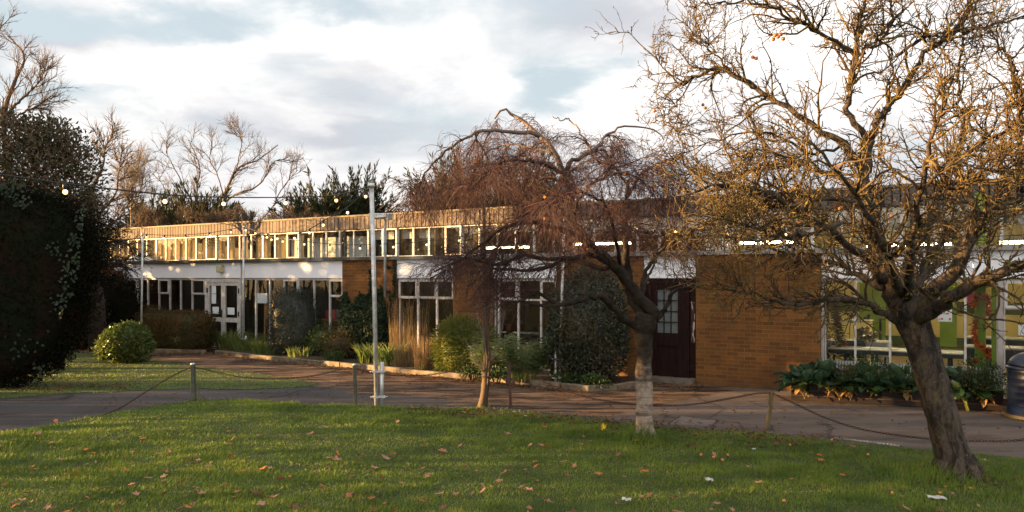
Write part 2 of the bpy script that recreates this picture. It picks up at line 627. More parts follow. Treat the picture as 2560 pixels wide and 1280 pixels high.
M['cloth'] = plain('white_cloth', (0.66, 0.60, 0.52), (0.58, 0.53, 0.46), 4, 0.8)
M['curtain'] = plain('cream_curtain', (0.7440, 0.5520, 0.2880), (0.5280, 0.3840, 0.2040), 4, 0.9, stretch=(5, 1, 0.2))
M['blind'] = plain('white_blind', (0.72, 0.68, 0.60), (0.62, 0.58, 0.50), 2, 0.8)
M['radiator'] = plain('radiator_enamel', (0.62, 0.62, 0.60), None, 5, 0.4)
M['tinsel'] = plain('copper_tinsel', (0.85, 0.26, 0.04), (0.5, 0.08, 0.02), 14, 0.22, 0.6, 0.9)
M['tinsel_red'] = plain('red_tinsel', (0.45, 0.03, 0.02), (0.25, 0.01, 0.01), 14, 0.3, 0.6, 0.6)
M['bulb'] = emis('lit_bulb', (1.0, 0.58, 0.22), 0.8)
M['tube'] = emis('fluorescent_tube', (1.0, 0.86, 0.50), 12.0)
M['rust'] = plain('rusty_chain', (0.085, 0.036, 0.02), (0.045, 0.024, 0.016), 30, 0.8, 0.3, 0.3)
M['post'] = plain('green_grey_post', (0.085, 0.085, 0.055), (0.05, 0.052, 0.036), 10, 0.7, bump=0.2)
M['rustpost'] = plain('rusty_angle_iron', (0.06, 0.032, 0.022), (0.10, 0.05, 0.03), 16, 0.8)
M['angle'] = plain('green_brown_angle_iron', (0.16, 0.11, 0.045), (0.10, 0.08, 0.04), 9, 0.7)
M['beige'] = plain('beige_plastic', (0.50, 0.43, 0.25), (0.40, 0.34, 0.19), 4, 0.5)
M['navy'] = plain('navy_enamel', (0.008, 0.014, 0.034), (0.013, 0.020, 0.044), 6, 0.38, 0.5)
M['gold'] = plain('brass_paint', (0.42, 0.26, 0.09), (0.32, 0.20, 0.08), 6, 0.4, 0.5, 0.7)
M['badge'] = plain('worn_silver_badge', (0.42, 0.38, 0.28), (0.18, 0.16, 0.12), 40, 0.45, 0.5, 0.6)
M['planterwood'] = plain('dark_stained_timber', (0.024, 0.014, 0.010), (0.014, 0.009, 0.007), 8, 0.7, bump=0.2, stretch=(0.4, 1, 5))
M['kerb'] = plain('mossy_kerb_stone', (0.22, 0.165, 0.11), (0.11, 0.08, 0.05), 5, 0.9, bump=0.4, detail=7)
M['concrete'] = plain('step_concrete', (0.17, 0.135, 0.105), (0.11, 0.085, 0.06), 5, 0.9, bump=0.3)
M['soil'] = plain('bed_soil', (0.035, 0.022, 0.013), (0.06, 0.035, 0.018), 12, 0.95, bump=0.8)
M['iron'] = plain('galvanised_drain_grating', (0.24, 0.22, 0.19), (0.14, 0.13, 0.11), 14, 0.5, 0.5, 0.5)
# ground surfaces
t = NT('rough_ground')
c = t.mix(t.ramp(t.noise(0.4, 5), 0.4, 0.6), (0.06, 0.065, 0.025), (0.055, 0.045, 0.03))
M['ground'] = t.fin(c, 0.95)
t = NT('path_surface')
X, Y, Z = t.xyz()
wob = t.math('MULTIPLY', t.math('SUBTRACT', t.noise(0.9, 5, 0.6), 0.5), 2.0)
wob2 = t.math('MULTIPLY', t.math('SUBTRACT', t.noise(3.5, 5, 0.6, (0.5, 1.4, 1)), 0.5), 1.0)
# distance in front of the building front, along its normal
dd = t.math('ADD', t.math('MULTIPLY', t.math('SUBTRACT', X, P0X), -NX), t.math('MULTIPLY', t.math('SUBTRACT', Y, P0Y), -NY))
along = t.math('ADD', t.math('MULTIPLY', t.math('SUBTRACT', X, P0X), UX), t.math('MULTIPLY', t.math('SUBTRACT', Y, P0Y), UY))
asph = t.mix(t.ramp(t.noise(60, 4, 0.7), 0.35, 0.7), (0.044, 0.040, 0.041), (0.092, 0.083, 0.083))
asph = t.mix(t.math('MULTIPLY', t.ramp(t.noise(0.8, 5), 0.45, 0.7), 0.5), asph, (0.042, 0.033, 0.030))
brown = t.mix(t.ramp(t.noise(2.0, 8, 0.72, (0.5, 1.9, 1)), 0.43, 0.57), (0.180, 0.106, 0.066), (0.024, 0.015, 0.011))
brown = t.mix(t.math('MULTIPLY', t.ramp(t.noise(40, 5, 0.7), 0.42, 0.7), 0.5), brown, (0.125, 0.075, 0.046))
conc = t.mix(t.ramp(t.noise(1.3, 6, 0.62, (0.5, 1.5, 1)), 0.42, 0.66), (0.135, 0.102, 0.086), (0.088, 0.066, 0.056))
conc = t.mix(t.math('MULTIPLY', t.ramp(t.noise(70, 4, 0.7), 0.45, 0.7), 0.35), conc, (0.155, 0.112, 0.088))
f1 = t.ramp(t.math('ADD', dd, t.math('ADD', wob, wob2)), 4.55, 4.2)
c = t.mix(f1, asph, brown)
f2 = t.ramp(t.math('ADD', along, t.math('MULTIPLY', wob, 0.10)), 0.12, 0.22)
f3 = t.ramp(t.math('ADD', along, t.math('ADD', t.math('MULTIPLY', dd, 0.22), t.math('MULTIPLY', wob2, 0.2))), 0.95, 1.10)
c = t.mix(t.math('MULTIPLY', f2, f3), c, conc)
t.bump(t.math('ADD', t.noise(55, 4, 0.7), t.math('MULTIPLY', t.noise(5, 6), 1.6)), 0.8, 0.025)
vor = t.n.new('ShaderNodeTexVoronoi')
vor.feature = 'DISTANCE_TO_EDGE'
vor.inputs['Scale'].default_value = 0.42
dn = t.n.new('ShaderNodeVectorMath')
dn.operation = 'ADD'
cbn = t.n.new('ShaderNodeCombineXYZ')
t.l.new(t.math('MULTIPLY', t.noise(1.7, 5, 0.7), 1.1), cbn.inputs[0])
t.l.new(t.math('MULTIPLY', t.noise(2.1, 5, 0.7, (1, 1.2, 1)), 1.1), cbn.inputs[1])
t.l.new(t.tc.outputs['Object'], dn.inputs[0])
t.l.new(cbn.outputs[0], dn.inputs[1])
t.l.new(dn.outputs[0], vor.inputs['Vector'])
crack = t.math('MULTIPLY', t.ramp(vor.outputs['Distance'], 0.012, 0.003), t.ramp(t.noise(0.7, 3), 0.42, 0.55))
c = t.mix(t.math('MULTIPLY', crack, 0.75), c, (0.016, 0.012, 0.010))
damp = t.ramp(t.noise(1.1, 6, 0.65, (0.5, 1.8, 1)), 0.56, 0.64)
c = t.mix(t.math('MULTIPLY', damp, 0.45), c, (0.022, 0.016, 0.013))
M['path'] = t.fin(c, 0.85, 0.15)
t = NT('lawn_soil')
c = t.mix(t.ramp(t.noise(2.0, 6, 0.65), 0.35, 0.65), (0.052, 0.072, 0.014), (0.036, 0.044, 0.013))
c = t.mix(t.ramp(t.noise(60, 3), 0.5, 0.8), c, (0.03, 0.025, 0.012))
X, Y, Z = t.xyz()
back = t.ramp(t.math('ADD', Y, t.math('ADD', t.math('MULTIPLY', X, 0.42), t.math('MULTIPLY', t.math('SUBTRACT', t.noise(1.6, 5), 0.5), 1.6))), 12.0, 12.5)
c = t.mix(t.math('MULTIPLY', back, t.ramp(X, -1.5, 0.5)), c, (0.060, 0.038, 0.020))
M['turf'] = t.fin(c, 0.95)
t = NT('grass_blades')
X, Y, Z = t.xyz()
r = t.island()
c = t.mix(r, (0.122, 0.196, 0.018), (0.212, 0.250, 0.038))
c = t.mix(t.ramp(t.math('ADD', t.noise(1.1, 4, 0.6), t.math('MULTIPLY', r, 0.12)), 0.46, 0.70), c, (0.066, 0.115, 0.013))
c = t.mix(t.math('MULTIPLY', t.ramp(t.noise(2.6, 4, 0.6), 0.58, 0.72), 0.6), c, (0.22, 0.20, 0.05))
c = t.mix(t.ramp(r, 0.93, 0.95), c, (0.20, 0.155, 0.06))
M['grass'] = t.fin(c, 0.55, 0.25, 0, 0.3)
# foliage
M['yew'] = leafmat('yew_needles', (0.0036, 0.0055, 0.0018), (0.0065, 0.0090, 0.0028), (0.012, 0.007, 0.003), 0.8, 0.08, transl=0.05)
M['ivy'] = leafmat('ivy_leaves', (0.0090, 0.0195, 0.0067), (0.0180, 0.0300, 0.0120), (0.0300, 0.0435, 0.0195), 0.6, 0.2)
M['holly'] = leafmat('dark_evergreen_leaves', (0.0437, 0.0400, 0.0182), (0.0728, 0.0619, 0.0273), (0.1201, 0.0692, 0.0328), 0.5, 0.25, 0.12)
M['cypress'] = leafmat('cypress_sprays', (0.0180, 0.0288, 0.0090), (0.0300, 0.0396, 0.0132), (0.0450, 0.0330, 0.0132), 0.6, 0.3, 0.15)
M['euonymus'] = leafmat('glossy_shrub_leaves', (0.0535, 0.0917, 0.0153), (0.0955, 0.1299, 0.0229), (0.1452, 0.1528, 0.0344), 0.32, 0.5, 0.38)
M['beech'] = leafmat('brown_hedge_leaves', (0.068, 0.038, 0.010), (0.098, 0.054, 0.014), (0.048, 0.044, 0.012), 0.6, 0.2, 0.2)
M['greyshrub'] = leafmat('grey_green_shrub_leaves', (0.0298, 0.0345, 0.0214), (0.0488, 0.0524, 0.0345), (0.0268, 0.0286, 0.0179), 0.5, 0.4, 0.15)
M['bigbush'] = leafmat('olive_bush_leaves', (0.0292, 0.0352, 0.0170), (0.0473, 0.0496, 0.0254), (0.0697, 0.0575, 0.0273), 0.42, 0.45, 0.18)
M['golden'] = leafmat('yellow_green_conifer_sprays', (0.0744, 0.1006, 0.0158), (0.1313, 0.1444, 0.0245), (0.1750, 0.1575, 0.0306), 0.6, 0.3, 0.35)
M['iris'] = leafmat('strap_leaves', (0.0975, 0.1463, 0.0292), (0.1658, 0.1998, 0.0488), (0.2145, 0.2145, 0.0585), 0.45, 0.4, 0.40)
M['bamboo'] = leafmat('bamboo_leaves', (0.0878, 0.1268, 0.0342), (0.1608, 0.1852, 0.0731), (0.0585, 0.0878, 0.0195), 0.5, 0.4, 0.35)
M['straw'] = leafmat('dry_grass', (0.26, 0.17, 0.075), (0.36, 0.24, 0.11), (0.20, 0.115, 0.05), 0.7, 0.2, 0.3)
M['twiggy'] = leafmat('brownish_shrub_leaves', (0.0520, 0.0455, 0.0163), (0.0845, 0.0650, 0.0228), (0.1040, 0.0553, 0.0195), 0.6, 0.3, 0.2)
M['lowgreen'] = leafmat('low_green_leaves', (0.0358, 0.0650, 0.0130), (0.0585, 0.0910, 0.0195), (0.0325, 0.0520, 0.0097), 0.5, 0.4, 0.25)
M['cabbage'] = leafmat('blue_green_leaves', (0.0280, 0.0595, 0.0294), (0.0455, 0.0840, 0.0406), (0.0350, 0.0700, 0.0175), 0.42, 0.45, 0.2)
M['wilted'] = leafmat('wilted_yellow_leaves', (0.22, 0.17, 0.05), (0.15, 0.15, 0.04), (0.26, 0.15, 0.05), 0.6, 0.3, 0.3)
M['litter'] = leafmat('leaf_litter', (0.17, 0.075, 0.03), (0.11, 0.05, 0.022), (0.06, 0.03, 0.018), 0.8, 0.2, 0.1)


def fallen(name, c1, c2):
    t = NT(name)
    c = t.mix(t.objrand(), c1, c2)
    c = t.mix(t.math('MULTIPLY', t.ramp(t.noise(25, 4), 0.5, 0.7), 0.4), c, (0.16, 0.07, 0.04))
    return t.fin(c, 0.7, 0.3, 0, 0.15)


M['leaf_pink'] = fallen('pinkish_brown_leaf', (0.40, 0.205, 0.130), (0.30, 0.145, 0.090))
M['leaf_orange'] = fallen('orange_leaf', (0.44, 0.15, 0.035), (0.33, 0.10, 0.028))
M['leaf_dark'] = fallen('dark_brown_leaf', (0.14, 0.058, 0.034), (0.20, 0.085, 0.05))
# barks
t = NT('apple_bark')
a = t.noise(9, 6, 0.65, (1, 1, 0.45))
c = t.mix(t.ramp(a, 0.35, 0.65), (0.090, 0.056, 0.032), (0.034, 0.022, 0.014))
c = t.mix(t.math('MULTIPLY', t.ramp(t.noise(4.2, 6, 0.7), 0.47, 0.62), 0.75), c, (0.17, 0.125, 0.034))
t.bump(a, 0.9, 0.02)
M['applebark'] = t.fin(c, 0.85, 0.2)
t = NT('apple_trunk_bark')
a = t.math('ADD', t.math('MULTIPLY', t.noise(7, 7, 0.7, (1, 1, 0.28), 0.4), 0.5), t.math('MULTIPLY', t.noise(22, 6, 0.7, (1, 1, 0.4), 0.6), 0.5))
c = t.mix(t.ramp(a, 0.42, 0.58), (0.088, 0.064, 0.048), (0.022, 0.016, 0.012))
c = t.mix(t.math('MULTIPLY', t.ramp(t.noise(3.4, 6, 0.7), 0.52, 0.7), 0.45), c, (0.15, 0.12, 0.045))
c = t.mix(t.math('MULTIPLY', t.ramp(t.noise(45, 3), 0.66, 0.72), 0.5), c, (0.34, 0.30, 0.25))
t.bump(a, 1.0, 0.05)
M['appletrunk'] = t.fin(c, 0.85, 0.2)
M['appletwig'] = plain('lichened_apple_twigs', (0.064, 0.042, 0.022), (0.150, 0.098, 0.030), 5, 0.85, 0.2, bump=0.2)
t = NT('weeping_tree_bark')
X, Y, Z = t.xyz()
a = t.noise(8, 6, 0.65, (1, 1, 1.6))
dark = t.mix(t.ramp(a, 0.35, 0.65), (0.046, 0.031, 0.020), (0.015, 0.011, 0.008))
pale = t.mix(t.ramp(t.noise(14, 6, 0.7), 0.35, 0.7), (0.40, 0.31, 0.235), (0.22, 0.16, 0.12))
bands = t.ramp(t.noise(3.4, 5, 0.6, (0.25, 0.25, 3.2)), 0.50, 0.60)
pale = t.mix(t.math('MULTIPLY', bands, 0.8), pale, (0.07, 0.048, 0.034))
f = t.ramp(t.math('ADD', Z, t.math('MULTIPLY', t.math('SUBTRACT', t.noise(7, 6, 0.65), 0.5), 0.75)), 1.02, 0.62)
up = t.math('MULTIPLY', t.ramp(Z, 3.5, 4.1), 0.8)  # top limbs paled, painting in sunlight on the upper arches
c = t.mix(f, dark, pale)
c = t.mix(up, c, (0.22, 0.16, 0.125))
t.bump(a, 0.8, 0.02)
M['weepbark'] = t.fin(c, 0.8, 0.25)
M['weeptwig'] = plain('red_brown_twigs', (0.072, 0.027, 0.022), (0.036, 0.015, 0.014), 3, 0.6, 0.3)
M['youngbark'] = plain('young_tree_bark', (0.1050, 0.0665, 0.0350), (0.0700, 0.0437, 0.0245), 9, 0.8, stretch=(1, 1, 0.4), bump=0.3)
M['paletwig'] = plain('pale_twigs', (0.2250, 0.1725, 0.1275), (0.1500, 0.1125, 0.0825), 6, 0.8)
M['farbark'] = plain('far_bare_branches', (0.1360, 0.0840, 0.0480), (0.0880, 0.0560, 0.0336), 3, 0.85)
M['darkbark'] = plain('dark_bark', (0.05, 0.034, 0.022), (0.03, 0.02, 0.014), 8, 0.9)
M['autumn'] = leafmat('last_orange_leaves', (0.50, 0.20, 0.03), (0.38, 0.12, 0.03), None, 0.5, 0.3, 0.35)
M['fruit'] = plain('crab_apple_skin', (0.36, 0.085, 0.025), (0.45, 0.17, 0.04), 20, 0.4, 0.5)
M['fallenfruit'] = plain('fallen_apple_skin', (0.62, 0.22, 0.03), (0.5, 0.14, 0.03), 20, 0.4, 0.5)
M['yellow'] = plain('yellow_petals', (0.75, 0.52, 0.02), (0.62, 0.40, 0.02), 10, 0.6)
M['stem'] = plain('green_stem', (0.14, 0.17, 0.04), None, 6, 0.7)

# ------------------------------------------------------------------ the ground
def sheet(name, poly, z, mat, kind='structure', skirt=0.0, parent=None):
    m = MB()
    n = len(poly)
    V = [(x, y, z) for x, y in poly]
    m.add(V, [list(range(n))])
    if skirt:
        m.add(V + [(x, y, z - skirt) for x, y in poly], [(i, (i + 1) % n, n + (i + 1) % n, n + i) for i in range(n)])
    o = m.build(name, mat, parent)
    if kind: o['kind'] = kind
    return o


sheet('ground', [(-900, -300), (900, -300), (900, 1500), (-900, 1500)], -0.03, M['ground'])
sheet('path', [(-45, 4), (30, 4), (30, 12), (12, 16), (-30, 42), (-45, 42)], 0.0, M['path'])


def gline(pts, z=0.0):
    return [tuple(gnd(x, y, z)[:2]) for x, y in pts]


def wavy(pts, amp, step=0.25, seed=1):
    g = np.random.default_rng(seed)
    out = []
    for a, b in zip(pts[:-1], pts[1:]):
        a, b = np.array(a), np.array(b)
        k = max(1, int(np.linalg.norm(b - a) / step))
        for i in range(k):
            out.append(tuple(a + (b - a) * i / k + g.normal(size=2) * amp))
    out.append(tuple(pts[-1]))
    return out


edge = gline([(0, 1086), (130, 1067), (300, 1037), (400, 1018), (485, 1007), (560, 1005), (660, 1009), (760, 1016), (885, 1023), (1000, 1023), (1200, 1023),
              (1300, 1030), (1450, 1046), (1600, 1062), (1760, 1078), (1920, 1086), (2060, 1104), (2240, 1124), (2400, 1136), (2560, 1146)])
edge = [(-12, 9.3), (-8.6, 10.1)] + edge + [(8.6, 8.7), (13, 7.4)]
LAWN = wavy(edge, 0.02, 0.2) + [(13, -8), (-12, -8)]


def lawn_z(x, y):
    """the front lawn swells very slightly and dies out at its edge"""
    hump = 0.05 * np.exp(-((x + 4.2) ** 2 / 5 + (y - 11.8) ** 2 / 2.2))
    return 0.018 + hump + 0.012 * np.sin(x * 1.7 + 0.4) * np.sin(y * 2.1 + 1.0)


def lawn_mesh(name, poly, zf, step, mat):
    poly = np.asarray(poly)
    x0, y0 = poly.min(0)
    x1, y1 = poly.max(0)
    xs = np.arange(x0, x1 + step, step)
    ys = np.arange(y0, y1 + step, step)
    gx, gy = np.meshgrid(xs, ys)
    m = MB()
    idx = np.arange(gx.size).reshape(gx.shape)
    P = np.stack([gx.ravel(), gy.ravel()], 1)
    cx = np.stack([(gx[:-1, :-1] + step / 2).ravel(), (gy[:-1, :-1] + step / 2).ravel()], 1)
    keep = poly_inside(poly, cx)
    q = np.stack([idx[:-1, :-1], idx[:-1, 1:], idx[1:, 1:], idx[1:, :-1]], -1).reshape(-1, 4)[keep]
    m.add(np.stack([P[:, 0], P[:, 1], zf(P[:, 0], P[:, 1])], 1), q, True)
    o = m.build(name, mat)
    o['kind'] = 'structure'
    return o


lawn_mesh('lawn', LAWN, lawn_z, 0.11, M['turf'])
ISLAND = wavy(gline([(-60, 1004), (60, 992), (200, 985), (345, 976), (480, 972), (620, 975), (740, 970), (795, 962), (740, 947), (640, 935), (540, 922), (470, 912), (395, 902),
                     (330, 898), (235, 884), (165, 880), (60, 878), (-60, 880)]), 0.05, 0.3, 3)
ISLAND = ISLAND[:-1]


def island_z(x, y):
    return 0.007 + 0.002 * np.sin(x * 1.1) * np.sin(y * 0.9 + 1) + 0 * x


lawn_mesh('lawn', ISLAND, island_z, 0.12, M['turf'])


def blades(name, poly, zf, dens, hmin, hmax, label, ymax=40, xm=1.3, tufts=None):
    poly = np.asarray(poly)
    x0, y0 = np.maximum(poly.min(0), (-16, 5.6))
    x1, y1 = poly.max(0)
    n = int((x1 - x0) * (y1 - y0) * dens)
    P = np.stack([rng.uniform(x0, x1, n), rng.uniform(y0, y1, n)], 1)
    keep = poly_inside(poly, P) & (np.abs(P[:, 0]) < P[:, 1] * 0.66 + xm)
    # thin out with distance: far blades are wider instead
    thin = np.clip(7.5 / P[:, 1], 0.3, 1.0) ** 1.2
    keep &= rng.uniform(size=n) < thin
    worn = (P[:, 1] + .42 * P[:, 0] + .5 * np.sin(P[:, 0] * 2.1) * np.sin(P[:, 1] * 3.1 + P[:, 0]) > 12.1) & (P[:, 0] > -1.2) & (P[:, 1] < 13)
    bare = np.sin(P[:, 0] * 1.3 + 2) * np.sin(P[:, 1] * 1.9 + .7 * np.sin(P[:, 0] * 2.2)) + .3 * np.sin(P[:, 0] * 7) * np.sin(P[:, 1] * 8)
    keep &= ~(worn & (rng.uniform(size=n) < .72)) & ~((bare > .86) & (rng.uniform(size=n) < .5))
    P = P[keep]
    n = len(P)
    P = P + rng.normal(size=P.shape) * .05
    tuft = np.sin(P[:, 0] * 5.1 + 1.3 * np.sin(P[:, 1] * 3.7)) * np.sin(P[:, 1] * 6.3 + 1.1 * np.sin(P[:, 0] * 4.3)) * 0.5 + 0.5
    tuft = 0.42 + 0.95 * tuft * (0.6 + 0.4 * np.sin(P[:, 0] * 0.9 + P[:, 1] * 1.3))
    h = rng.uniform(hmin, hmax, n) * tuft
    if tufts is not None:
        for tx, ty, ts, tk in tufts:
            h *= 1 + tk * np.exp(-((P[:, 0] - tx) ** 2 + (P[:, 1] - ty) ** 2) / ts ** 2)
    w = 0.0042 * (P[:, 1] / 7.5) ** 0.8 * rng.uniform(0.8, 1.5, n)
    a = rng.uniform(0, 2 * math.pi, n)
    lean = rng.uniform(0.1, 0.9, n) * h
    la = rng.normal(size=n) * 1.2 + 0.6
    B = np.stack([P[:, 0], P[:, 1], zf(P[:, 0], P[:, 1]) - 0.004], 1)
    S = np.stack([np.cos(a), np.sin(a), 0 * a], 1) * w[:, None]
    tip = B + np.stack([np.cos(la) * lean, np.sin(la) * lean, h], 1)
    V = np.stack([B - S, B + S, tip], 1)
    o = MB().add(V, np.arange(3 * n).reshape(-1, 3)).build(name, M['grass'])
    tag(o, label, 'grass', kind='stuff')
    return o


TUFTS = [(*gnd(x, y)[:2], s, k) for x, y, s, k in ((485, 1006, .16, 2.2), (889, 1015, .18, 1.8), (942, 1022, .22, 1.8), (1207, 1020, .25, 1.6), (1277, 1024, .15, 1.0), (1613, 1104, .26, 1.6), (1590, 1100, .2, 1.2), (1917, 1076, .16, 2.8),
                                                   (2391, 1200, .34, 1.6), (2340, 1190, .25, 1.2), (2440, 1190, .25, 1.2), (850, 1010, .2, .8), (720, 1018, .3, .6), (1500, 1080, .3, .8))]
blades('grass', LAWN, lawn_z, 3600, 0.025, 0.062, 'short green grass of the front lawn', tufts=TUFTS)
blades('grass', ISLAND, island_z, 1000, 0.02, 0.05, 'thin grass of the small lawn beside the tall hedge')

# the planted bed along the building and its kerb
KERB_PX = [(536, 886), (620, 894), (700, 902), (800, 912), (900, 922), (1000, 933), (1100, 942), (1200, 951), (1300, 961), (1400, 971), (1470, 979)]
kl = [gnd(x, y, 0.0) for x, y in KERB_PX]
kl2 = [gnd(1470, 979), gnd(1545, 975), gnd(1592, 966)]
bed = [tuple(p[:2]) for p in kl] + [tuple(p[:2]) for p in kl2[1:]] + [tuple(fpos(T(1600), 0, 0)[:2]), tuple(fpos(T(604), 0.0, 0)[:2]), tuple(fpos(T(604), -0.9, 0)[:2])]
o = sheet('flower_bed', bed, 0.055, M['soil'])


def kerb(pts, label, h=0.10, w=0.11):
    root = empty('kerb_edging', label, 'kerb', tuple(pts[0]))
    g = np.random.default_rng(5)
    base = np.array(pts[0])
    for a, b in zip(pts[:-1], pts[1:]):
        a, b = np.array(a) - base, np.array(b) - base
        L = np.linalg.norm(b - a)
        k = max(1, round(L / 0.9))
        u = (b - a) / L
        s = np.array([-u[1], u[0], 0])
        for i in range(k):
            p0, p1 = a + u * (L * i / k + 0.006), a + u * (L * (i + 1) / k - 0.006)
            dz = g.uniform(-0.012, 0.012)
            c = (p0 + p1) / 2 + s * w / 2 + np.array([0, 0, (h + dz) / 2 - 0.01]) + s * g.uniform(-0.008, 0.008)
            m = MB().obox(c, (p1 - p0) / 2, s * w / 2, np.array([0, 0, (h + dz) / 2 + 0.01]))
            o = m.build('kerb_stone', M['kerb'], root)
            bv = o.modifiers.new('bevel', 'BEVEL')
            bv.width = 0.012
            bv.segments = 2
    return root


kerb(kl, 'long mossy concrete kerb edging the planted bed in front of the windows')
kerb(kl2, 'short kerb bending back from the bed corner towards the maroon door')
kerb([gnd(150, 862), gnd(238, 872)], 'low stone kerb glimpsed between the tall hedge and the round bush')
kerb([gnd(384, 882), gnd(512, 884)], 'kerb at the foot of the brown clipped hedge')
# far side soil under the left planting
bed2 = [tuple(gnd(150, 861)[:2]), tuple(gnd(238, 871)[:2]), tuple(gnd(384, 881)[:2]), tuple(gnd(512, 883)[:2]), tuple(fpos(T(512), 0, 0)[:2]), tuple(fpos(T(100), 0, 0)[:2])]
sheet('flower_bed', bed2, 0.04, M['soil'])

# ------------------------------------------------------------------ the school building
B = empty('school_building', 'long flat-roofed school block of orange brick, white panels and glazing with a boarded clerestory', 'building', (P0X, P0Y, 0), -PHI)
tA, tZ = T(120), T(3100)
t308, t857, t993, t1134, t1233, t1400 = (T(x) for x in (308, 857, 992, 1134, 1233, 1392))
t1610, t1742, t2053, t2493, t2509 = (T(x) for x in (1610, 1742, 2053, 2493, 2509))
ZW, ZP, ZC = 2.09, 2.545, 2.63     # window head, panel top, coping top
SB = 1.6                            # the clerestory stands back this far
ZS, ZH, ZR = 2.665, 3.465, 3.875    # clerestory sill, head, roof edge


def brick(t0, t1, mat='brick', d0=-0.02, d1=0.24):
    return MB().box(t0, t1, d0, d1, -0.1, ZP - 0.004).build('brick_wall', M[mat], B)


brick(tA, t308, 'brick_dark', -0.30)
brick(t857, t993)
brick(t1134, t1233)
brick(t1400, t1610)
brick(t1742, t2053, d0=-0.06)
for t0, t1 in ((t308, t857), (t993, t1134), (t1233, t1400), (t1610, t1742), (t2053, T(2432)), (T(2432) + 0.006, tZ)):
    MB().box(t0 + 0.002, t1 - 0.002, 0.0, 0.12, ZW, ZP - 0.004).build('white_panel', M['white'], B)
# dark shadow gap strip and head rail under each panel
for t0, t1 in ((t308, t857), (t993, t1134), (t1233, t1400), (t2053, tZ)):
    MB().box(t0 + 0.003, t1 - 0.003, 0.03, 0.11, ZW - 0.03, ZW - 0.001).build('head_rail', M['alu'], B)
m = MB()
tt = tA
g = np.random.default_rng(11)
while tt < tZ:
    L = 2.4
    m.box(tt + 0.003, min(tt + L, tZ) - 0.003, -0.11, 0.30, ZP, ZC + g.uniform(-0.004, 0.004))
    tt += L
m.build('coping', M['coping'], B)
MB().box(tA, tZ, 0.302, SB - 0.02, 2.44, 2.50).build('lower_roof', M['felt'], B)


def window(name, t0, t1, z0, z1, d, bars=(), opener=None, louvre=None, glass='glass', mul=0.022, depth=0.05, fm='frame', tint=None):
    m = MB()
    e = 0.0006
    a, b = t0 + e, t1 - e
    m.box(a, a + mul, d, d + depth, z0, z1)
    m.box(b - mul, b, d, d + depth, z0, z1)
    m.box(a + mul, b - mul, d + 0.003, d + depth - 0.003, z0, z0 + 0.03)
    m.box(a + mul, b - mul, d + 0.003, d + depth - 0.003, z1 - 0.03, z1)
    for zb in bars:
        m.box(a + mul, b - mul, d + 0.004, d + depth - 0.004, zb - 0.02, zb + 0.02)
    if opener:
        o0, o1 = opener
        q = 0.045
        a2, b2 = a + mul * 0.4, b - mul * 0.4
        m.box(a2, a2 + q, d - 0.03, d - 0.001, o0, o1)
        m.box(b2 - q, b2, d - 0.03, d - 0.001, o0, o1)
        m.box(a2 + q, b2 - q, d - 0.028, d - 0.001, o0, o0 + q)
        m.box(a2 + q, b2 - q, d - 0.028, d - 0.001, o1 - q, o1)
    w = m.build(name, M[fm], B)
    MB().add([(a + mul, d + 0.028, z0 + 0.03), (b - mul, d + 0.028, z0 + 0.03), (b - mul, d + 0.028, z1 - 0.03), (a + mul, d + 0.028, z1 - 0.03)], [(0, 1, 2, 3)]).build('pane', M[glass], w)
    if louvre:
        l0, l1, k = louvre
        lm = MB()
        for i in range(k):
            zc = l0 + (l1 - l0) * (i + 0.5) / k
            lm.obox(((a + b) / 2, d - 0.02, zc), ((b - a) / 2 - mul - 0.02, 0, 0), (0, 0.05, -0.045), (0, 0.003, 0.003))
        lm.build('louvre', M['glass_up'], w)
    return w


def bay(xs, z0=0.03, openers=(), bars=(), d=0.04, **kw):
    for i, (x0, x1) in enumerate(zip(xs[:-1], xs[1:])):
        op = (1.60, 2.045) if i in openers else None
        window('window', T(x0), T(x1), z0, ZW - 0.031, d, bars if not op or bars else (1.60,), op, **kw)


bay([309, 341, 366, 394, 421, 448, 477, 511], openers=(0, 3, 6))
bay([604, 636, 671, 707, 744, 782, 821, 857], openers=(3, 6))
bay([995, 1042, 1089, 1133.5], openers=(0, 1, 2), bars=(1.60,))
bay([1234, 1244, 1293, 1350, 1392], bars=(1.60,), openers=(1, 3))
bay([2061, 2137, 2224, 2318, 2413, 2494], mul=0.016, z0=0.12)
bay([2509, 2590, 2690, 2800, 2950, 3099], openers=(0, 3), z0=0.12)
# post and pipe beside the canteen glazing
MB().box(T(2053.5), T(2060.5), -0.02, 0.16, -0.05, ZW - 0.002).build('metal_post', M['alu'], B)
MB().box(T(2494.5), T(2508), -0.05, 0.20, -0.05, ZW - 0.002).build('metal_post', M['alu'], B)
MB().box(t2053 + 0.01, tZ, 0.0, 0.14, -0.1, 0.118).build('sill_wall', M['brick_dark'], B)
for a, b in ((309, 511), (604, 857), (995, 1133.5), (1234, 1392)):
    MB().box(T(a), T(b), 0.0, 0.14, -0.1, 0.028).build('sill_wall', M['concrete'], B)

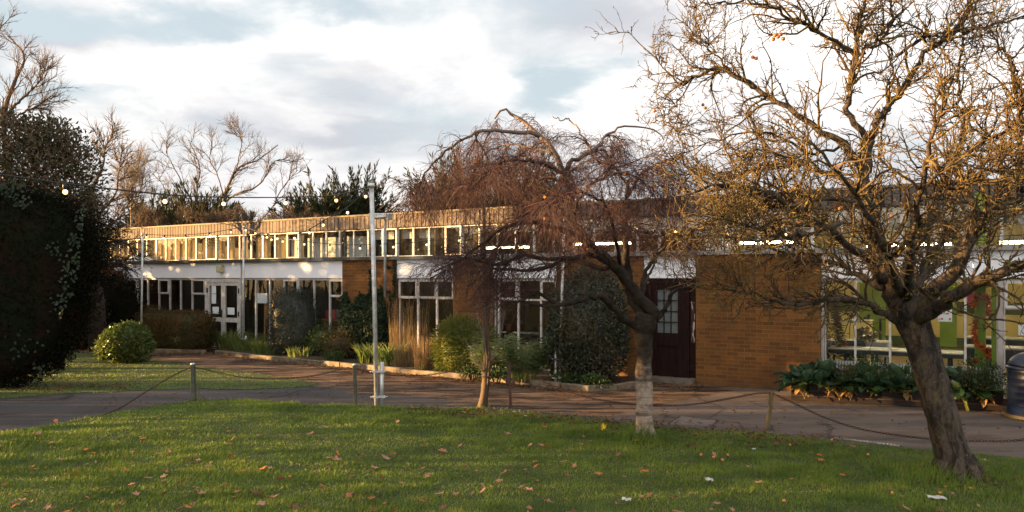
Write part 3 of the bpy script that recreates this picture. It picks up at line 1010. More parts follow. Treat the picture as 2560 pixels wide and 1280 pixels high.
# glazed double entrance door
D0, D1 = T(512), T(602.5)
m = MB()
m.box(D0, D0 + 0.10, 0.0, 0.09, 0.0, ZW - 0.032)
m.box(D1 - 0.10, D1, 0.0, 0.09, 0.0, ZW - 0.032)
m.box(D0 + 0.10, D1 - 0.10, 0.002, 0.088, ZW - 0.13, ZW - 0.032)
m.box(D0 + 0.10, D1 - 0.10, 0.002, 0.088, 0.0, 0.05)
m.build('door_frame', M['frame'], B)
mid = (D0 + D1) / 2
for a, b, hs in ((D0 + 0.103, mid - 0.003, 1), (mid + 0.003, D1 - 0.103, -1)):
    m = MB()
    s = 0.085
    z0, z1 = 0.055, ZW - 0.135
    m.box(a, a + s, 0.015, 0.07, z0, z1)
    m.box(b - s, b, 0.015, 0.07, z0, z1)
    for q0, q1 in ((z0, z0 + 0.16), (0.80, 0.93), (z1 - 0.09, z1)):
        m.box(a + s, b - s, 0.017, 0.068, q0, q1)
    dr = m.build('door', M['frame'], B)
    m = MB()
    m.add([(a + s, 0.04, z0 + .16), (b - s, 0.04, z0 + .16), (b - s, 0.04, 0.80), (a + s, 0.04, 0.80)], [(0, 1, 2, 3)])
    m.add([(a + s, 0.04, .93), (b - s, 0.04, .93), (b - s, 0.04, z1 - .09), (a + s, 0.04, z1 - .09)], [(0, 1, 2, 3)])
    m.build('pane', M['glass'], dr)
    hx = (b - 0.045) if hs > 0 else (a + 0.045)
    if hs > 0:
        m = MB().box(hx - 0.018, hx + 0.018, 0.003, 0.014, 0.92, 1.16)
        m.box(hx - 0.012, hx + 0.012, -0.035, 0.002, 1.07, 1.09)
        m.box(hx - 0.11, hx + 0.012, -0.05, -0.036, 1.068, 1.092)
        m.build('handle', M['black'], dr)
    ex = a + 0.0 if hs > 0 else b
    for zc in (0.35, 1.05, 1.72):
        MB().box(ex - 0.022, ex + 0.022, -0.012, 0.0145, zc - 0.07, zc + 0.07).build('hinge', M['black'], dr)

# maroon door with a wired glass light and a peeling side panel
a, b = T(1628), T(1716)
m = MB()
m.box(T(1612), a - 0.002, 0.03, 0.13, 0.1, ZW - 0.002)
m.box(a - 0.002, T(1741) - 0.002, 0.03, 0.13, ZW - 0.09, ZW - 0.002)
m.box(b + 0.002, b + 0.05, 0.03, 0.13, 0.1, ZW - 0.091)
m.build('door_frame', M['maroon'], B)
m = MB()
g0, g1 = T(1640), T(1692)
z0, z1, gz0, gz1 = 0.11, ZW - 0.095, 0.98, 1.86
m.box(a, g0, 0.05, 0.10, z0, z1)
m.box(g1, b, 0.05, 0.10, z0, z1)
m.box(g0, g1, 0.052, 0.098, gz1, z1)
m.box(g0, g1, 0.052, 0.098, 0.72, gz0)
m.box(g0, g1, 0.075, 0.098, 0.30, 0.72)
m.box(g0, g1, 0.052, 0.098, z0, 0.30)
for k in (1, 2):
    tt = g0 + (g1 - g0) * k / 3
    m.box(tt - 0.008, tt + 0.008, 0.055, 0.07, gz0, gz1)
for k in (1, 2, 3):
    zz = gz0 + (gz1 - gz0) * k / 4
    m.box(g0, g1, 0.056, 0.069, zz - 0.008, zz + 0.008)
dr = m.build('door', M['maroon'], B)
dr['label'] = 'dark maroon wooden door with a gridded wired glass light'
tn = NT('wired_glass')
X, Y, Z = tn.xyz()
gx = tn.math('LESS_THAN', tn.math('FRACT', tn.math('MULTIPLY', X, 38.0)), 0.12)
gz = tn.math('LESS_THAN', tn.math('FRACT', tn.math('MULTIPLY', Z, 38.0)), 0.12)
M['wired'] = tn.fin(tn.mix(tn.math('MAXIMUM', gx, gz), (0.17, 0.19, 0.19), (0.06, 0.06, 0.055)), 0.12, 0.6)
MB().add([(g0, 0.085, gz0), (g1, 0.085, gz0), (g1, 0.085, gz1), (g0, 0.085, gz1)], [(0, 1, 2, 3)]).build('pane', M['wired'], dr)
m = MB().box(b + 0.051, T(1741) - 0.003, 0.06, 0.10, 0.11, ZW - 0.092)
m.box(b + 0.052, T(1741) - 0.004, 0.02, 0.059, 0.25, 0.36)
m.build('side_panel', M['maroon'], B)
MB().box(b + 0.075, T(1741) - 0.05, 0.05, 0.0595, 0.8, 1.62).build('side_panel', M['peel'], B)['label'] = 'panel with peeling white paint'
# step in front of it
MB().box(T(1618), T(1742) - 0.004, -0.22, 0.028, -0.1, 0.10).build('door_step', M['concrete'], B)
MB().box(D0 - 0.1, D1 + 0.1, -0.55, -0.004, -0.1, 0.045).build('door_step', M['concrete'], B)

# clerestory
step = T(849, SB) - T(815, SB)
t0c = T(815, SB)
k0, k1 = math.ceil((tA + 0.1 - t0c) / step), math.floor((tZ - t0c) / step)
openers = {round((T(x, SB) - t0c) / step - 0.5) for x in (536, 736, 970, 1130, 1960)}
louv = round((T(536, SB) - t0c) / step - 0.5)
for k in range(k0, k1):
    a, b = t0c + k * step, t0c + (k + 1) * step
    op = (ZS + 0.01, ZH - 0.004) if k in openers else None
    window('clerestory_window', a, b, ZS, ZH, SB, (), op, (3.05, 3.42, 4) if k == louv else None, glass='glass_up', mul=0.02 if k % 3 else 0.03)
MB().box(tA, tZ, SB - 0.05, SB + 0.12, 2.44, ZS - 0.002).build('clerestory_sill', M['coping'], B)
# boards
m = MB()
g = np.random.default_rng(3)
k = math.ceil(tA / 0.145)
while k * 0.145 < tZ:
    tt = k * 0.145
    m.box(tt + 0.004, tt + 0.124, SB - 0.085 + g.uniform(-0.004, 0.004), SB - 0.06, ZH + 0.012 + g.uniform(-0.006, 0.004), ZR - 0.05)
    k += 1
m.build('board_cladding', M['boards'], B)
MB().box(tA, tZ, SB - 0.059, SB + 0.12, ZH + 0.001, ZR - 0.048).build('cladding_backing', M['groove'], B)
MB().box(tA, tZ, SB - 0.115, SB - 0.0, ZR - 0.047, ZR).build('roof_trim', M['fascia'], B)
MB().box(tA, tZ, SB + 0.002, 13.5, ZR - 0.10, ZR - 0.02).build('roof', M['felt'], B)
MB().box(tA, tZ, 13.3, 13.5, -0.1, ZR - 0.102).build('rear_wall', M['brick_dark'], B)
MB().box(tA, tA + 0.2, 0.25, 13.29, -0.1, 2.43).build('end_wall', M['brick_dark'], B)
MB().box(tZ - 0.2, tZ, SB + 0.13, 13.29, -0.1, ZR - 0.102).build('end_wall', M['brick_dark'], B)
# inside
MB().box(tA + .21, tZ - .21, 0.15, 13.28, -0.08, 0.02).build('inside_floor', M['vinyl'], B)
MB().box(tA + .21, tZ - .21, SB + 0.13, 13.28, 3.62, 3.70).build('inside_ceiling', M['ceil'], B)
tm = T(925)
for a, b, d, mt in ((tA + .21, tm - .06, 5.0, 'cream_shaded'), (tm + .06, T(1680) - .06, 7.5, 'cream_shaded'), (T(1680) + .06, tZ - .21, 12.0, 'cream')):
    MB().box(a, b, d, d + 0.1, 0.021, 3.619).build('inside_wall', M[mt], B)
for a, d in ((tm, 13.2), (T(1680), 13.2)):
    MB().box(a - .06, a + .06, 0.25, SB - 0.02, 0.021, 2.43).build('inside_wall', M['cream_shaded'], B)
    MB().box(a - .06, a + .06, SB + 0.13, d, 0.021, 3.619).build('inside_wall', M['cream_shaded'], B)
# green band and doors on the canteen's far wall
cz = 12.0 - 0.006
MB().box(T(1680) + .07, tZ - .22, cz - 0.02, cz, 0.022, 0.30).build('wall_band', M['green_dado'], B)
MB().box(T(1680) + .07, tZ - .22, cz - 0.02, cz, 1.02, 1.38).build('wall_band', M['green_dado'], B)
for xa, xb in ((2150, 2215), (2350, 2392), (2270, 2300)):
    a, b = T(xa, cz), T(xb, cz)
    MB().box(a, b, cz - 0.06, cz - 0.021, 0.03, 2.1).build('inside_door', M['green_paint'], B)
# curtains and boards seen through the left clerestory
for xa, xb in ((262, 296), (298, 336), (338, 376), (378, 412), (414, 450), (452, 492), (504, 524), (526, 560), (568, 584), (604, 618), (640, 676), (684, 722)):
    a, b = T(xa, SB + .3), T(xb, SB + .3)
    n = max(4, int((b - a) / 0.05))
    us = np.linspace(a, b, n * 4)
    ds = SB + 0.33 + 0.035 * np.sin(np.arange(n * 4) * math.pi / 2 + xa)
    V = np.concatenate([np.stack([us, ds, 0 * us + 2.66], 1), np.stack([us, ds, 0 * us + 3.55], 1)])
    i = np.arange(n * 4 - 1)
    MB().add(V, np.stack([i, i + 1, i + 1 + n * 4, i + n * 4], 1), True).build('curtain', M['curtain'], B)
for xa, xb, za in ((728, 782, 2.67), (784, 848, 2.67), (852, 921, 2.67)):
    MB().box(T(xa, SB + .4), T(xb, SB + .4), SB + 0.40, SB + 0.42, za, 3.30).build('blind', M['blind'], B)
for xa, xb in ((935, 985), (1003, 1068), (1072, 1108)):
    MB().box(T(xa, SB + .3), T(xb, SB + .3), SB + 0.30, SB + 0.315, 3.18, 3.45).build('blind', M['blind'], B)
for x in (760, 858, 924, 996, 1094, 1190):
    a = T(x, SB + .2)
    MB().box(a - 0.07, a + 0.07, SB + 0.14, SB + 0.28, 2.5, 3.61).build('inside_column', M['cream_shaded'], B)


# ------------------------------------------------------------------ things on and in the building
def at(t, d, z):
    return tuple(fpos(t, d, z))


def fbox(name, mat, parent, boxes):
    m = MB()
    for q in boxes: m.box(*q)
    return m.build(name, M[mat], parent)


def thing(name, label, cat, x, d, z, group=None):
    """a thing placed against the building: its local x runs along the front, y into the building"""
    return empty(name, label, cat, at(T(x, d), d, z), -PHI, group)


def bevel(o, w=0.01, s=2):
    b = o.modifiers.new('bevel', 'BEVEL')
    b.width = w
    b.segments = s
    b.limit_method = 'ANGLE'
    return o


def zat(x, y, d):
    """height of photo row y on the plane d behind the front, at column x"""
    Y = fpos(T(x, d), d, 0)[1]
    return EYE + (694 - y) / F * Y


def paper(x0, x1, y0, y1, d, label, mat='paper', marks=False, cat='paper notice', name='paper_notice'):
    t0, t1 = T(x0, d), T(x1, d)
    z1, z0 = zat((x0 + x1) / 2, y0, d), zat((x0 + x1) / 2, y1, d)
    m = MB().box(0, t1 - t0, 0, 0.003, 0, z1 - z0)
    o = m.build(name, M[mat])
    o.location = at(t0, d, z0)
    o.rotation_euler = (0, 0, -PHI)
    tag(o, label, cat)
    if marks:
        w, h = t1 - t0, z1 - z0
        for u0, u1, v0, v1, mt in ((.08, .2, .55, .68, 'pink'), (.55, .8, .5, .6, 'pink'), (.05, .14, .08, .2, 'fallenfruit'), (.18, .38, .12, .24, 'pink'), (.78, .92, .1, .26, 'pink'), (.16, .5, .52, .82, 'alu'), (.22, .44, .58, .76, 'paper')):
            e = 0.002 if mt != 'paper' else 0.004
            MB().box(w * u0, w * u1, -e, -0.0005 if e < .003 else -0.0025, h * v0, h * v1).build('drawing', M[mt], o)
    return o


GZ = 0.064
paper(529, 540, 710, 734, 0.03, 'narrow white notice high on the left glass of the double door')
paper(529, 540, 735, 759, 0.03, 'greyer notice under the high one on the left glass of the double door')
paper(531.5, 547, 767, 784, 0.03, 'white square notice low on the left glass of the double door')
paper(569, 586, 769, 786.5, 0.03, 'white square notice on the right glass of the double door')
paper(643, 668, 733, 758, 0.075, 'white sheet inside the window above the grey-green shrub')
paper(2345, 2380, 768, 804, 0.075, 'white sheet with pink drawings on the canteen window by the leaning trunk', marks=True)
paper(2546, 2568, 808, 838, 0.075, 'plain white sheet in the window above the litter bin')
paper(2419, 2446, 732, 763, 11.9, 'bright pink poster on the far canteen wall', 'pink', cat='poster', name='wall_poster')

# beige sounder box on a conduit
b = thing('alarm_box', 'beige alarm box hanging on the white panel above the double door', 'alarm box', 549, -0.10, 2.2)
o = fbox('body', 'beige', b, [(-0.10, 0.10, -0.06, 0.098, 0.05, 0.26)])
bevel(o, 0.03, 3)
m = MB().tubes([[(-0.05, 0.02, 0.262), (-0.03, 0.02, 0.31), (0.0, 0.02, 0.34), (0.0, 0.0, 0.40)]], [[0.008] * 4], 6)
m.tubes([[(0.05, 0.02, 0.262), (0.03, 0.02, 0.31), (0.0, 0.02, 0.345)]], [[0.008] * 3], 6)
m.build('bracket', M['galv'], b)
# dome rooflight on the lower roof
b = thing('roof_dome', 'pale domed rooflight on the lower roof at the far left', 'rooflight', 350, 0.75, 2.5)
th = np.linspace(0, math.pi / 2, 8)
prof = [(0.42 * math.cos(a), 0.12 + 0.22 * math.sin(a)) for a in th]
MB().lathe([(0.44, 0.0), (0.44, 0.12)] + prof, 24).build('dome', plain('milky_dome', (0.62, 0.60, 0.57), None, 3, 0.35), b)
MB().lathe([(0.5, 0.0), (0.5, 0.05), (0.445, 0.05)], 24).build('base_ring', M['felt'], b)
# small bulkhead light at the brick corner
b = thing('wall_light', 'small white wall light under the coping at the left brick corner', 'light', 291, -0.46, 2.36)
bevel(fbox('body', 'white', b, [(-0.13, 0.13, 0.0, 0.158, 0.0, 0.09)]), 0.03, 3)
MB().box(-0.10, 0.10, 0.02, 0.14, -0.03, -0.001).build('lens', plain('frosted_lens', (0.6, 0.6, 0.58)), b)
# floodlight on its tall pole
b = thing('floodlight', 'grey floodlight on a pole fixed to the first brick pier', 'floodlight', 963, -0.16, 0)
zt = zat(963, 548, -0.16)
zb = zat(963, 742, -0.16)
MB().tubes([[(0, 0, zb), (0, 0, zt)]], [[0.035, 0.035]], 10).build('pole', M['greypipe'], b)
for zc in (2.33, 1.72):
    MB().box(-0.06, 0.06, 0.0, 0.138, zc, zc + 0.05).build('bracket', M['black'], b)
m = MB()
V = [(-0.27, -0.30, 0.10), (0.10, -0.10, 0.14), (0.10, 0.12, 0.14), (-0.27, 0.10, 0.10), (-0.27, -0.32, 0.24), (0.10, -0.10, 0.24), (0.10, 0.12, 0.24), (-0.27, 0.12, 0.24)]
m.add([(x, y, z + zt - 0.10) for x, y, z in V], [(0, 3, 2, 1), (4, 5, 6, 7), (0, 1, 5, 4), (1, 2, 6, 5), (2, 3, 7, 6), (3, 0, 4, 7)])
bevel(m.build('lamp_head', M['galv'], b), 0.015)
MB().box(0.105, 0.17, -0.08, 0.08, zt - 0.02, zt + 0.13).build('gear_box', M['greypipe'], b)
# downpipe by the entrance door
b = thing('downpipe', 'slim grey downpipe at the right edge of the double door', 'pipe', 604, -0.05, 0)
MB().tubes([[(0, 0, 0.06), (0, 0, 2.54)]], [[0.025, 0.025]], 10).build('pipe', M['greypipe'], b)
MB().lathe([(0.032, 0), (0.032, 0.05)], 10, (0, 0, 1.3)).build('collar', M['greypipe'], b)


def tube_light(x, y, d, L, label):
    t = T(x, d)
    b = empty('ceiling_light', label, 'light', at(t, d, zat(x, y, d)), -PHI, 'fluorescent lights inside')
    MB().tubes([[(-L / 2, 0, -0.035), (L / 2, 0, -0.035)]], [[0.028, 0.028]], 8).build('tube', M['tube'], b)
    MB().box(-L / 2, L / 2, -0.06, 0.06, 0.0, 0.06).build('batten', M['blind'], b)
    m = MB()
    for s in (-L * .4, L * .4): m.tubes([[(s, 0, 0.062), (s, 0, 3.62 - b.location.z)]], [[0.006] * 2], 5)
    m.build('rod', M['alu'], b)


tube_light(1268, 616, 4.5, 1.5, 'lit fluorescent tube hanging behind the windows left of the weeping tree trunk')
tube_light(1506, 606, 4.5, 1.7, 'lit fluorescent tube seen through the top of the weeping tree')
tube_light(1905, 603, 4.5, 1.5, 'lit fluorescent tube behind the windows above the plain brick wall')
tube_light(2270, 608, 4.5, 1.7, 'lit fluorescent tube behind the crown of the apple tree')
tube_light(2620, 600, 4.5, 1.7, 'lit fluorescent tube over the right end of the canteen')

# unseen tubes added to light the canteen, hidden behind the white panel
for x, lab in ((2150, 'added unseen fluorescent tube lighting the left of the canteen'), (2330, 'added unseen fluorescent tube lighting the middle of the canteen'), (2480, 'added unseen fluorescent tube lighting the canteen by the green column')):
    b = empty('ceiling_light', lab, 'light', at(T(x, 7.0), 7.0, 2.42), -PHI, 'fluorescent lights inside')
    MB().tubes([[(-.75, 0, -0.035), (.75, 0, -0.035)]], [[0.028, 0.028]], 8).build('tube', M['tube'], b)
    MB().box(-.75, .75, -0.06, 0.06, 0.0, 0.06).build('batten', M['blind'], b)
    m = MB()
    for s in (-.6, .6): m.tubes([[(s, 0, 0.062), (s, 0, 1.199)]], [[0.006] * 2], 5)
    m.build('rod', M['alu'], b)

# dark book case in the left room
b = thing('bookcase', 'low wooden bookcase with books behind the windows left of the ivy pier', 'bookcase', 812, 0.5, 0.02)
fbox('case', 'wood', b, [(-0.9, 0.9, 0.3, 0.33, 0.0, 0.9), (-0.9, -0.87, 0.0, 0.299, 0.0, 0.9), (0.87, 0.9, 0, 0.299, 0, 0.9), (-0.015, 0.015, 0, 0.299, 0, 0.9),
                         (-0.869, -0.016, 0, 0.299, 0.40, 0.43), (0.016, 0.869, 0, 0.299, 0.40, 0.43), (-0.92, 0.92, -0.02, 0.33, 0.901, 0.93)])
g = np.random.default_rng(2)
for k, c in enumerate(((0.35, 0.04, 0.03), (0.30, 0.22, 0.12), (0.42, 0.07, 0.05), (0.12, 0.09, 0.07), (0.28, 0.2, 0.16))):
    u = 0.05 + k * 0.13
    o = MB().obox((u, 0.12, 1.06 + 0.01 * k), (0.05, 0, 0.012), (0, 0.09, 0), (-0.012, 0, 0.12)).build('book', plain('book_cover', c))
    o.location = b.location
    o.rotation_euler = b.rotation_euler
    tag(o, ['red', 'tan', 'bright red', 'dark brown', 'pale brown'][k] + ' book standing on the low bookcase in the left room', 'book', 'books on the bookcase')
    for v in o.data.vertices: v.co.z -= 0.0
b = thing('notice_board', 'brown pinboard standing in the window behind the grey-green shrub', 'board', 690, 0.35, 0.02)
fbox('board', 'wood', b, [(-0.5, 0.5, 0, 0.03, 0.9, 1.6)])
fbox('leg', 'wood', b, [(-0.5, -0.46, 0.0, 0.03, 0, 0.899)])
fbox('leg', 'wood', b, [(0.46, 0.5, 0.0, 0.03, 0, 0.899)])
# white desk top glimpsed in the far left room
b = thing('desk', 'pale desk glimpsed through the far left windows', 'desk', 415, 1.3, 0.02)
fbox('top', 'cloth', b, [(-0.7, 0.7, 0, 0.6, 0.70, 0.73)])
for sx, sy in ((-0.66, 0.05), (0.66, 0.05), (-0.66, 0.55), (0.66, 0.55)):
    fbox('leg', 'black', b, [(sx - .02, sx + .02, sy - .02, sy + .02, 0, 0.699)])


def pot_plant():
    b = thing('potted_plant', 'potted plant on the dark table inside the window behind the bamboo', 'plant', 1273, 0.75, 0.80)
    MB().lathe([(0.0, 0), (0.07, 0.0), (0.10, 0.19), (0.105, 0.2), (0.09, 0.2), (0.08, 0.17), (0.0, 0.17)], 14).build('pot', plain('terracotta_pot', (0.30, 0.09, 0.05)), b)
    n = 40
    a = rng.uniform(0, 6.28, n)
    D = np.stack([np.cos(a), np.sin(a), rng.uniform(0.2, 1.6, n)], 1)
    MB().leaves(np.tile([[0, 0, 0.17]], (n, 1)), D, rdir(n), rng.uniform(0.15, 0.3, n), 0.03).build('leaves', M['lowgreen'], b)


pot_plant()
b = thing('table', 'dark table inside the window behind the bamboo', 'table', 1300, 0.55, 0.02)
fbox('top', 'black', b, [(-0.8, 0.8, 0, 0.6, 0.74, 0.775)])
for sx, sy in ((-0.75, 0.05), (0.75, 0.05), (-0.75, 0.55), (0.75, 0.55)):
    fbox('leg', 'black', b, [(sx - .02, sx + .02, sy - .02, sy + .02, 0, 0.739)])


def chair(x, d, rz, label, s=1.0):
    b = empty('chair', label, 'chair', at(T(x, d), d, 0.02), -PHI + rz)
    bevel(fbox('seat', 'black', b, [(-0.21, 0.21, -0.21, 0.21, 0.42, 0.45)]), 0.012)
    m = MB()
    us = np.linspace(-0.2, 0.2, 9)
    zs = np.linspace(0.50, 0.84, 8)
    gx, gz = np.meshgrid(us, zs)
    wz = 1 - 0.25 * np.clip((gz - 0.7) / 0.14, 0, 1) ** 2
    gy = 0.20 + 0.05 * (gz - 0.5) - 0.35 * gx ** 2
    V = np.stack([gx * wz, gy, gz], -1).reshape(-1, 3)
    i = np.arange(72).reshape(8, 9)
    q = np.stack([i[:-1, :-1], i[:-1, 1:], i[1:, 1:], i[1:, :-1]], -1).reshape(-1, 4)
    o = m.add(V, q, True).build('backrest', M['black'], b)
    so = o.modifiers.new('thickness', 'SOLIDIFY')
    so.thickness = 0.012
    for sx in (-1, 1):
        MB().tubes([[(sx * .19, .19, 0.0), (sx * .18, .19, .42), (sx * .16, .215, .62)]], [[.011] * 3], 6).build('leg', M['alu'], b)
        MB().tubes([[(sx * .19, -.2, 0.0), (sx * .18, -.17, .418)]], [[.011] * 2], 6).build('leg', M['alu'], b)
    return b


chair(1262, 1.7, 0.3, 'black chair in the room behind the bamboo, nearer the brick pier')
chair(1325, 1.9, -0.4, 'black chair in the room behind the bamboo, nearer the big bush')
# canteen
b = thing('long_table', 'long pale table along the inside of the canteen windows', 'table', 2235, 0.75, 0.02)
LT0, LT1 = T(2070, .75) - T(2235, .75), T(2408, .75) - T(2235, .75)
fbox('top', 'table', b, [(LT0, LT1, 0, 0.7, 0.725, 0.745)])
fbox('apron', 'black', b, [(LT0, LT1, -0.01, 0.68, 0.655, 0.7245)])
for s in (LT0 + .3, (LT0 + LT1) / 2 - .35, LT1 - .22):
    for y in (0.06, 0.62):
        fbox('leg', 'black', b, [(s - .025, s + .025, y - .025, y + .025, 0, 0.654)])
chair(2138, 1.75, 3.3, 'black plastic chair behind the long canteen table')
b = thing('cloth_table', 'small table under a white cloth beyond the black canteen chair', 'table', 2140, 2.6, 0.02)
fbox('tablecloth', 'cloth', b, [(-0.6, 0.6, 0, 0.7, 0.45, 0.75)])
for sx in (-.55, .55):
    for y in (.06, .64):
        fbox('leg', 'black', b, [(sx - .02, sx + .02, y - .02, y + .02, 0, 0.449)])
b = thing('foil_bag', 'shiny crumpled foil bag on the corner of the white cloth table', 'bag', 2163, 2.75, 0.771)
m = MB()
n = 90
P = rdir(n) * np.array([.16, .14, .13]) + np.array([0, 0, .10])
P[:, 2] = np.maximum(P[:, 2], 0.01)
m.leaves(P, rdir(n), rdir(n), 0.12, 0.09, 0.4)
m.build('foil', plain('crumpled_foil', (0.72, 0.62, 0.46), None, 8, 0.25, 0.6, 0.8), b)
b = thing('bottle', 'clear plastic bottle standing on the white cloth table', 'bottle', 2154, 2.9, 0.771)
MB().lathe([(0.0, 0), (.045, 0), (.045, .2), (.015, .28), (.015, .31), (0, .31)], 12).build('bottle_body', plain('bottle_plastic', (0.55, 0.5, 0.42), None, 5, 0.15), b)
for x, d, lab in ((2163, 8.2, 'black barrier post standing nearest the white cloth table'), (2171, 9.6, 'black barrier post just behind another one'), (2201, 7.6, 'black barrier post alone on a round base, middle of the canteen floor')):
    b = thing('barrier_post', lab, 'barrier post', x, d, 0.021)
    MB().lathe([(0, 0), (.17, 0), (.17, .025), (.04, .04), (.03, .05), (.03, .95), (.045, .96), (.045, 1.02), (0, 1.02)], 16).build('post', M['black'], b)
b = thing('serving_trolley', 'cream cabinet beside the left wall of the canteen', 'cabinet', 2118, 6.0, 0.021)
fbox('body', 'cream', b, [(-0.5, 0.5, 0, 0.6, 0.0, 0.98)])
fbox('worktop', 'table', b, [(-0.53, 0.53, -0.02, 0.6, 0.981, 1.02)])
b = thing('radiator', 'long white ribbed radiator under the canteen windows', 'radiator', 2275, 0.22, 0.0)
r0, r1 = T(2076, .22) - T(2275, .22), T(2482, .22) - T(2275, .22)
m = MB()
u = r0
while u < r1 - 0.05:
    m.box(u, u + 0.032, 0.0, 0.07, 0.13, 0.58)
    u += 0.05
m.build('fins', M['radiator'], b)
fbox('back_plate', 'greypipe', b, [(r0, r1, 0.071, 0.09, 0.13, 0.58)])
fbox('end_cap', 'radiator', b, [(r0 - 0.14, r0 - .002, -0.005, 0.09, 0.11, 0.60)])
fbox('end_cap', 'radiator', b, [(r1, r1 + 0.10, -0.005, 0.09, 0.11, 0.60)])
# green columns with tinsel
b = thing('green_column', 'lime green column wound with copper tinsel inside the canteen', 'column', 2450, 1.1, 0.021)
fbox('shaft', 'green_paint', b, [(-0.085, 0.085, 0, 0.17, 0, 3.59)])
b = thing('green_column', 'lime green column behind the grey metal window post', 'column', 2489, 0.35, 0.021)
fbox('shaft', 'green_paint', b, [(-0.06, 0.06, 0, 0.12, 0, 2.40)])


def tinsel(pts, rad, n, label, mat='tinsel'):
    pts = np.array(pts)
    P, _ = smooth_path(pts, [1] * len(pts), 60)
    c = P[rng.integers(0, 60, n)] + rng.normal(size=(n, 3)) * 0.01
    D = rdir(n)
    o = MB().tubes(P, np.full(60, 0.008), 5).leaves(c, D, rdir(n), rng.uniform(0.5, 1, n) * rad, 0.014, 0.2).build('tinsel', M[mat])
    tag(o, label, 'tinsel')
    return o


def ipt(x, y, d):
    return fpos(T(x, d), d, zat(x, y, d))


tinsel([ipt(2438, 765, 1.0), ipt(2442, 745, .95), ipt(2462, 742, .95), ipt(2470, 752, .98), ipt(2472, 785, 1.1), ipt(2468, 775, 1.3), ipt(2440, 770, 1.3)], 0.10, 700, 'copper tinsel wreath round the top of the lime green column')
tinsel([ipt(2437, 800, 1.1), ipt(2436, 835, 1.0), ipt(2440, 855, .98), ipt(2455, 868, .95), ipt(2468, 880, .98), ipt(2470, 895, 1.1)], 0.09, 700, 'copper tinsel winding across the lower part of the lime green column')
tinsel([ipt(2432, 905, 1.05), ipt(2438, 900, 1.0), ipt(2444, 908, 1.0)], 0.08, 220, 'short end of copper tinsel at the foot of the lime green column')
b = thing('christmas_tree', 'dark christmas tree with red tinsel in the left corner of the canteen', 'christmas tree', 2077, 1.25, 0.021)
n = 1500
h = rng.uniform(0.1, 1, n) ** 0.8
a = rng.uniform(0, 6.28, n)
r = 0.34 * (1.06 - h) * rng.uniform(0.3, 1, n)
P = np.stack([r * np.cos(a), r * np.sin(a), 0.25 + h * 1.55], 1)
MB().leaves(P, np.stack([np.cos(a), np.sin(a), -0.2 + 0 * a], 1), rdir(n), 0.12, 0.02).build('branches', M['holly'], b)
n = 500
hh = rng.uniform(0, 1, n)
a = hh * 20
r = 0.36 * (1.06 - hh)
MB().leaves(np.stack([r * np.cos(a), r * np.sin(a), 0.3 + hh * 1.5], 1), rdir(n), rdir(n), 0.08, 0.02).build('tinsel', M['tinsel_red'], b)
MB().lathe([(0, 0), (.14, 0), (.16, .25), (0, .25)], 12).build('pot', M['black'], b)
b = thing('dining_table', 'black folding table at the right of the canteen, in front of another', 'table', 2525, 2.4, 0.021)
fbox('top', 'table', b, [(-0.75, 0.9, 0, .7, .72, .75)])
fbox('frame', 'black', b, [(-0.72, 0.87, 0.03, .67, .38, .719)])
for s in (-.6, .7):
    fbox('leg', 'black', b, [(s - .03, s + .03, .1, .6, 0, .379)])
b = thing('dining_table', 'black folding table farther back at the right of the canteen', 'table', 2515, 5.2, 0.021)
fbox('top', 'table', b, [(-0.75, 0.9, 0, .7, .72, .75)])
fbox('frame', 'black', b, [(-0.72, 0.87, 0.03, .67, .6, .719)])
for s in (-.6, .7):
    fbox('leg', 'black', b, [(s - .03, s + .03, .1, .6, 0, .599)])

# ------------------------------------------------------------------ poles, festoon lights, chains, bin
def festoon_pole(label, base, top, r, stake=None, zst=0.9, gap=0.09, mat='galv'):
    base, top = np.array(base), np.array(top)
    b = empty('festoon_pole', label, 'pole', tuple(base))
    tp = top - base
    MB().tubes([[(0, 0, -0.05), tp * 0.5 + np.array([0.004, 0, 0]), tp]], [[r, r, r * 0.97]], 12).build('pole', M[mat], b)
    u = tp / np.linalg.norm(tp)
    m = MB().tubes([[tp - u * 0.05, tp + u * 0.02]], [[r * 1.35, r * 1.35]], 12)
    m.tubes([[tp + np.array([-0.05, 0, -0.02]), tp + np.array([0.05, 0, -0.02])]], [[0.006, 0.006]], 6)
    m.build('top_clamp', M['galv'], b)
    if stake is not None:
        s = np.array(stake) - base
        MB().tubes([[s + [0, 0, -0.05], s + [0.005, 0, zst]]], [[r * 0.95] * 2], 12).build('ground_stake', M['galv'], b)
        for k in (0.25, 0.80):
            z = zst * k
            p0 = tp * (z / tp[2])
            p1 = s + np.array([0, 0, z])
            c = (p0 + p1) / 2
            a = (p1 - p0) / 2
            L = np.linalg.norm(a)
            a = a / L
            q = np.cross(a, [0, 0, 1])
            m = MB()
            m.obox(c, a * (L + r * 1.5), q * r * 1.35, np.array([0, 0, 0.014]))
            for sg in (-1, 1):
                m.tubes([[c + a * sg * (L + r * 2.6) - q * .0, c + a * sg * (L + r * 0.9)]], [[0.010, 0.010]], 6)
            m.tubes([[c - q * r * 2.0, c + q * r * 2.0]], [[0.009, 0.009]], 6)
            m.build('clamp', M['galv'], b)
    return b, top


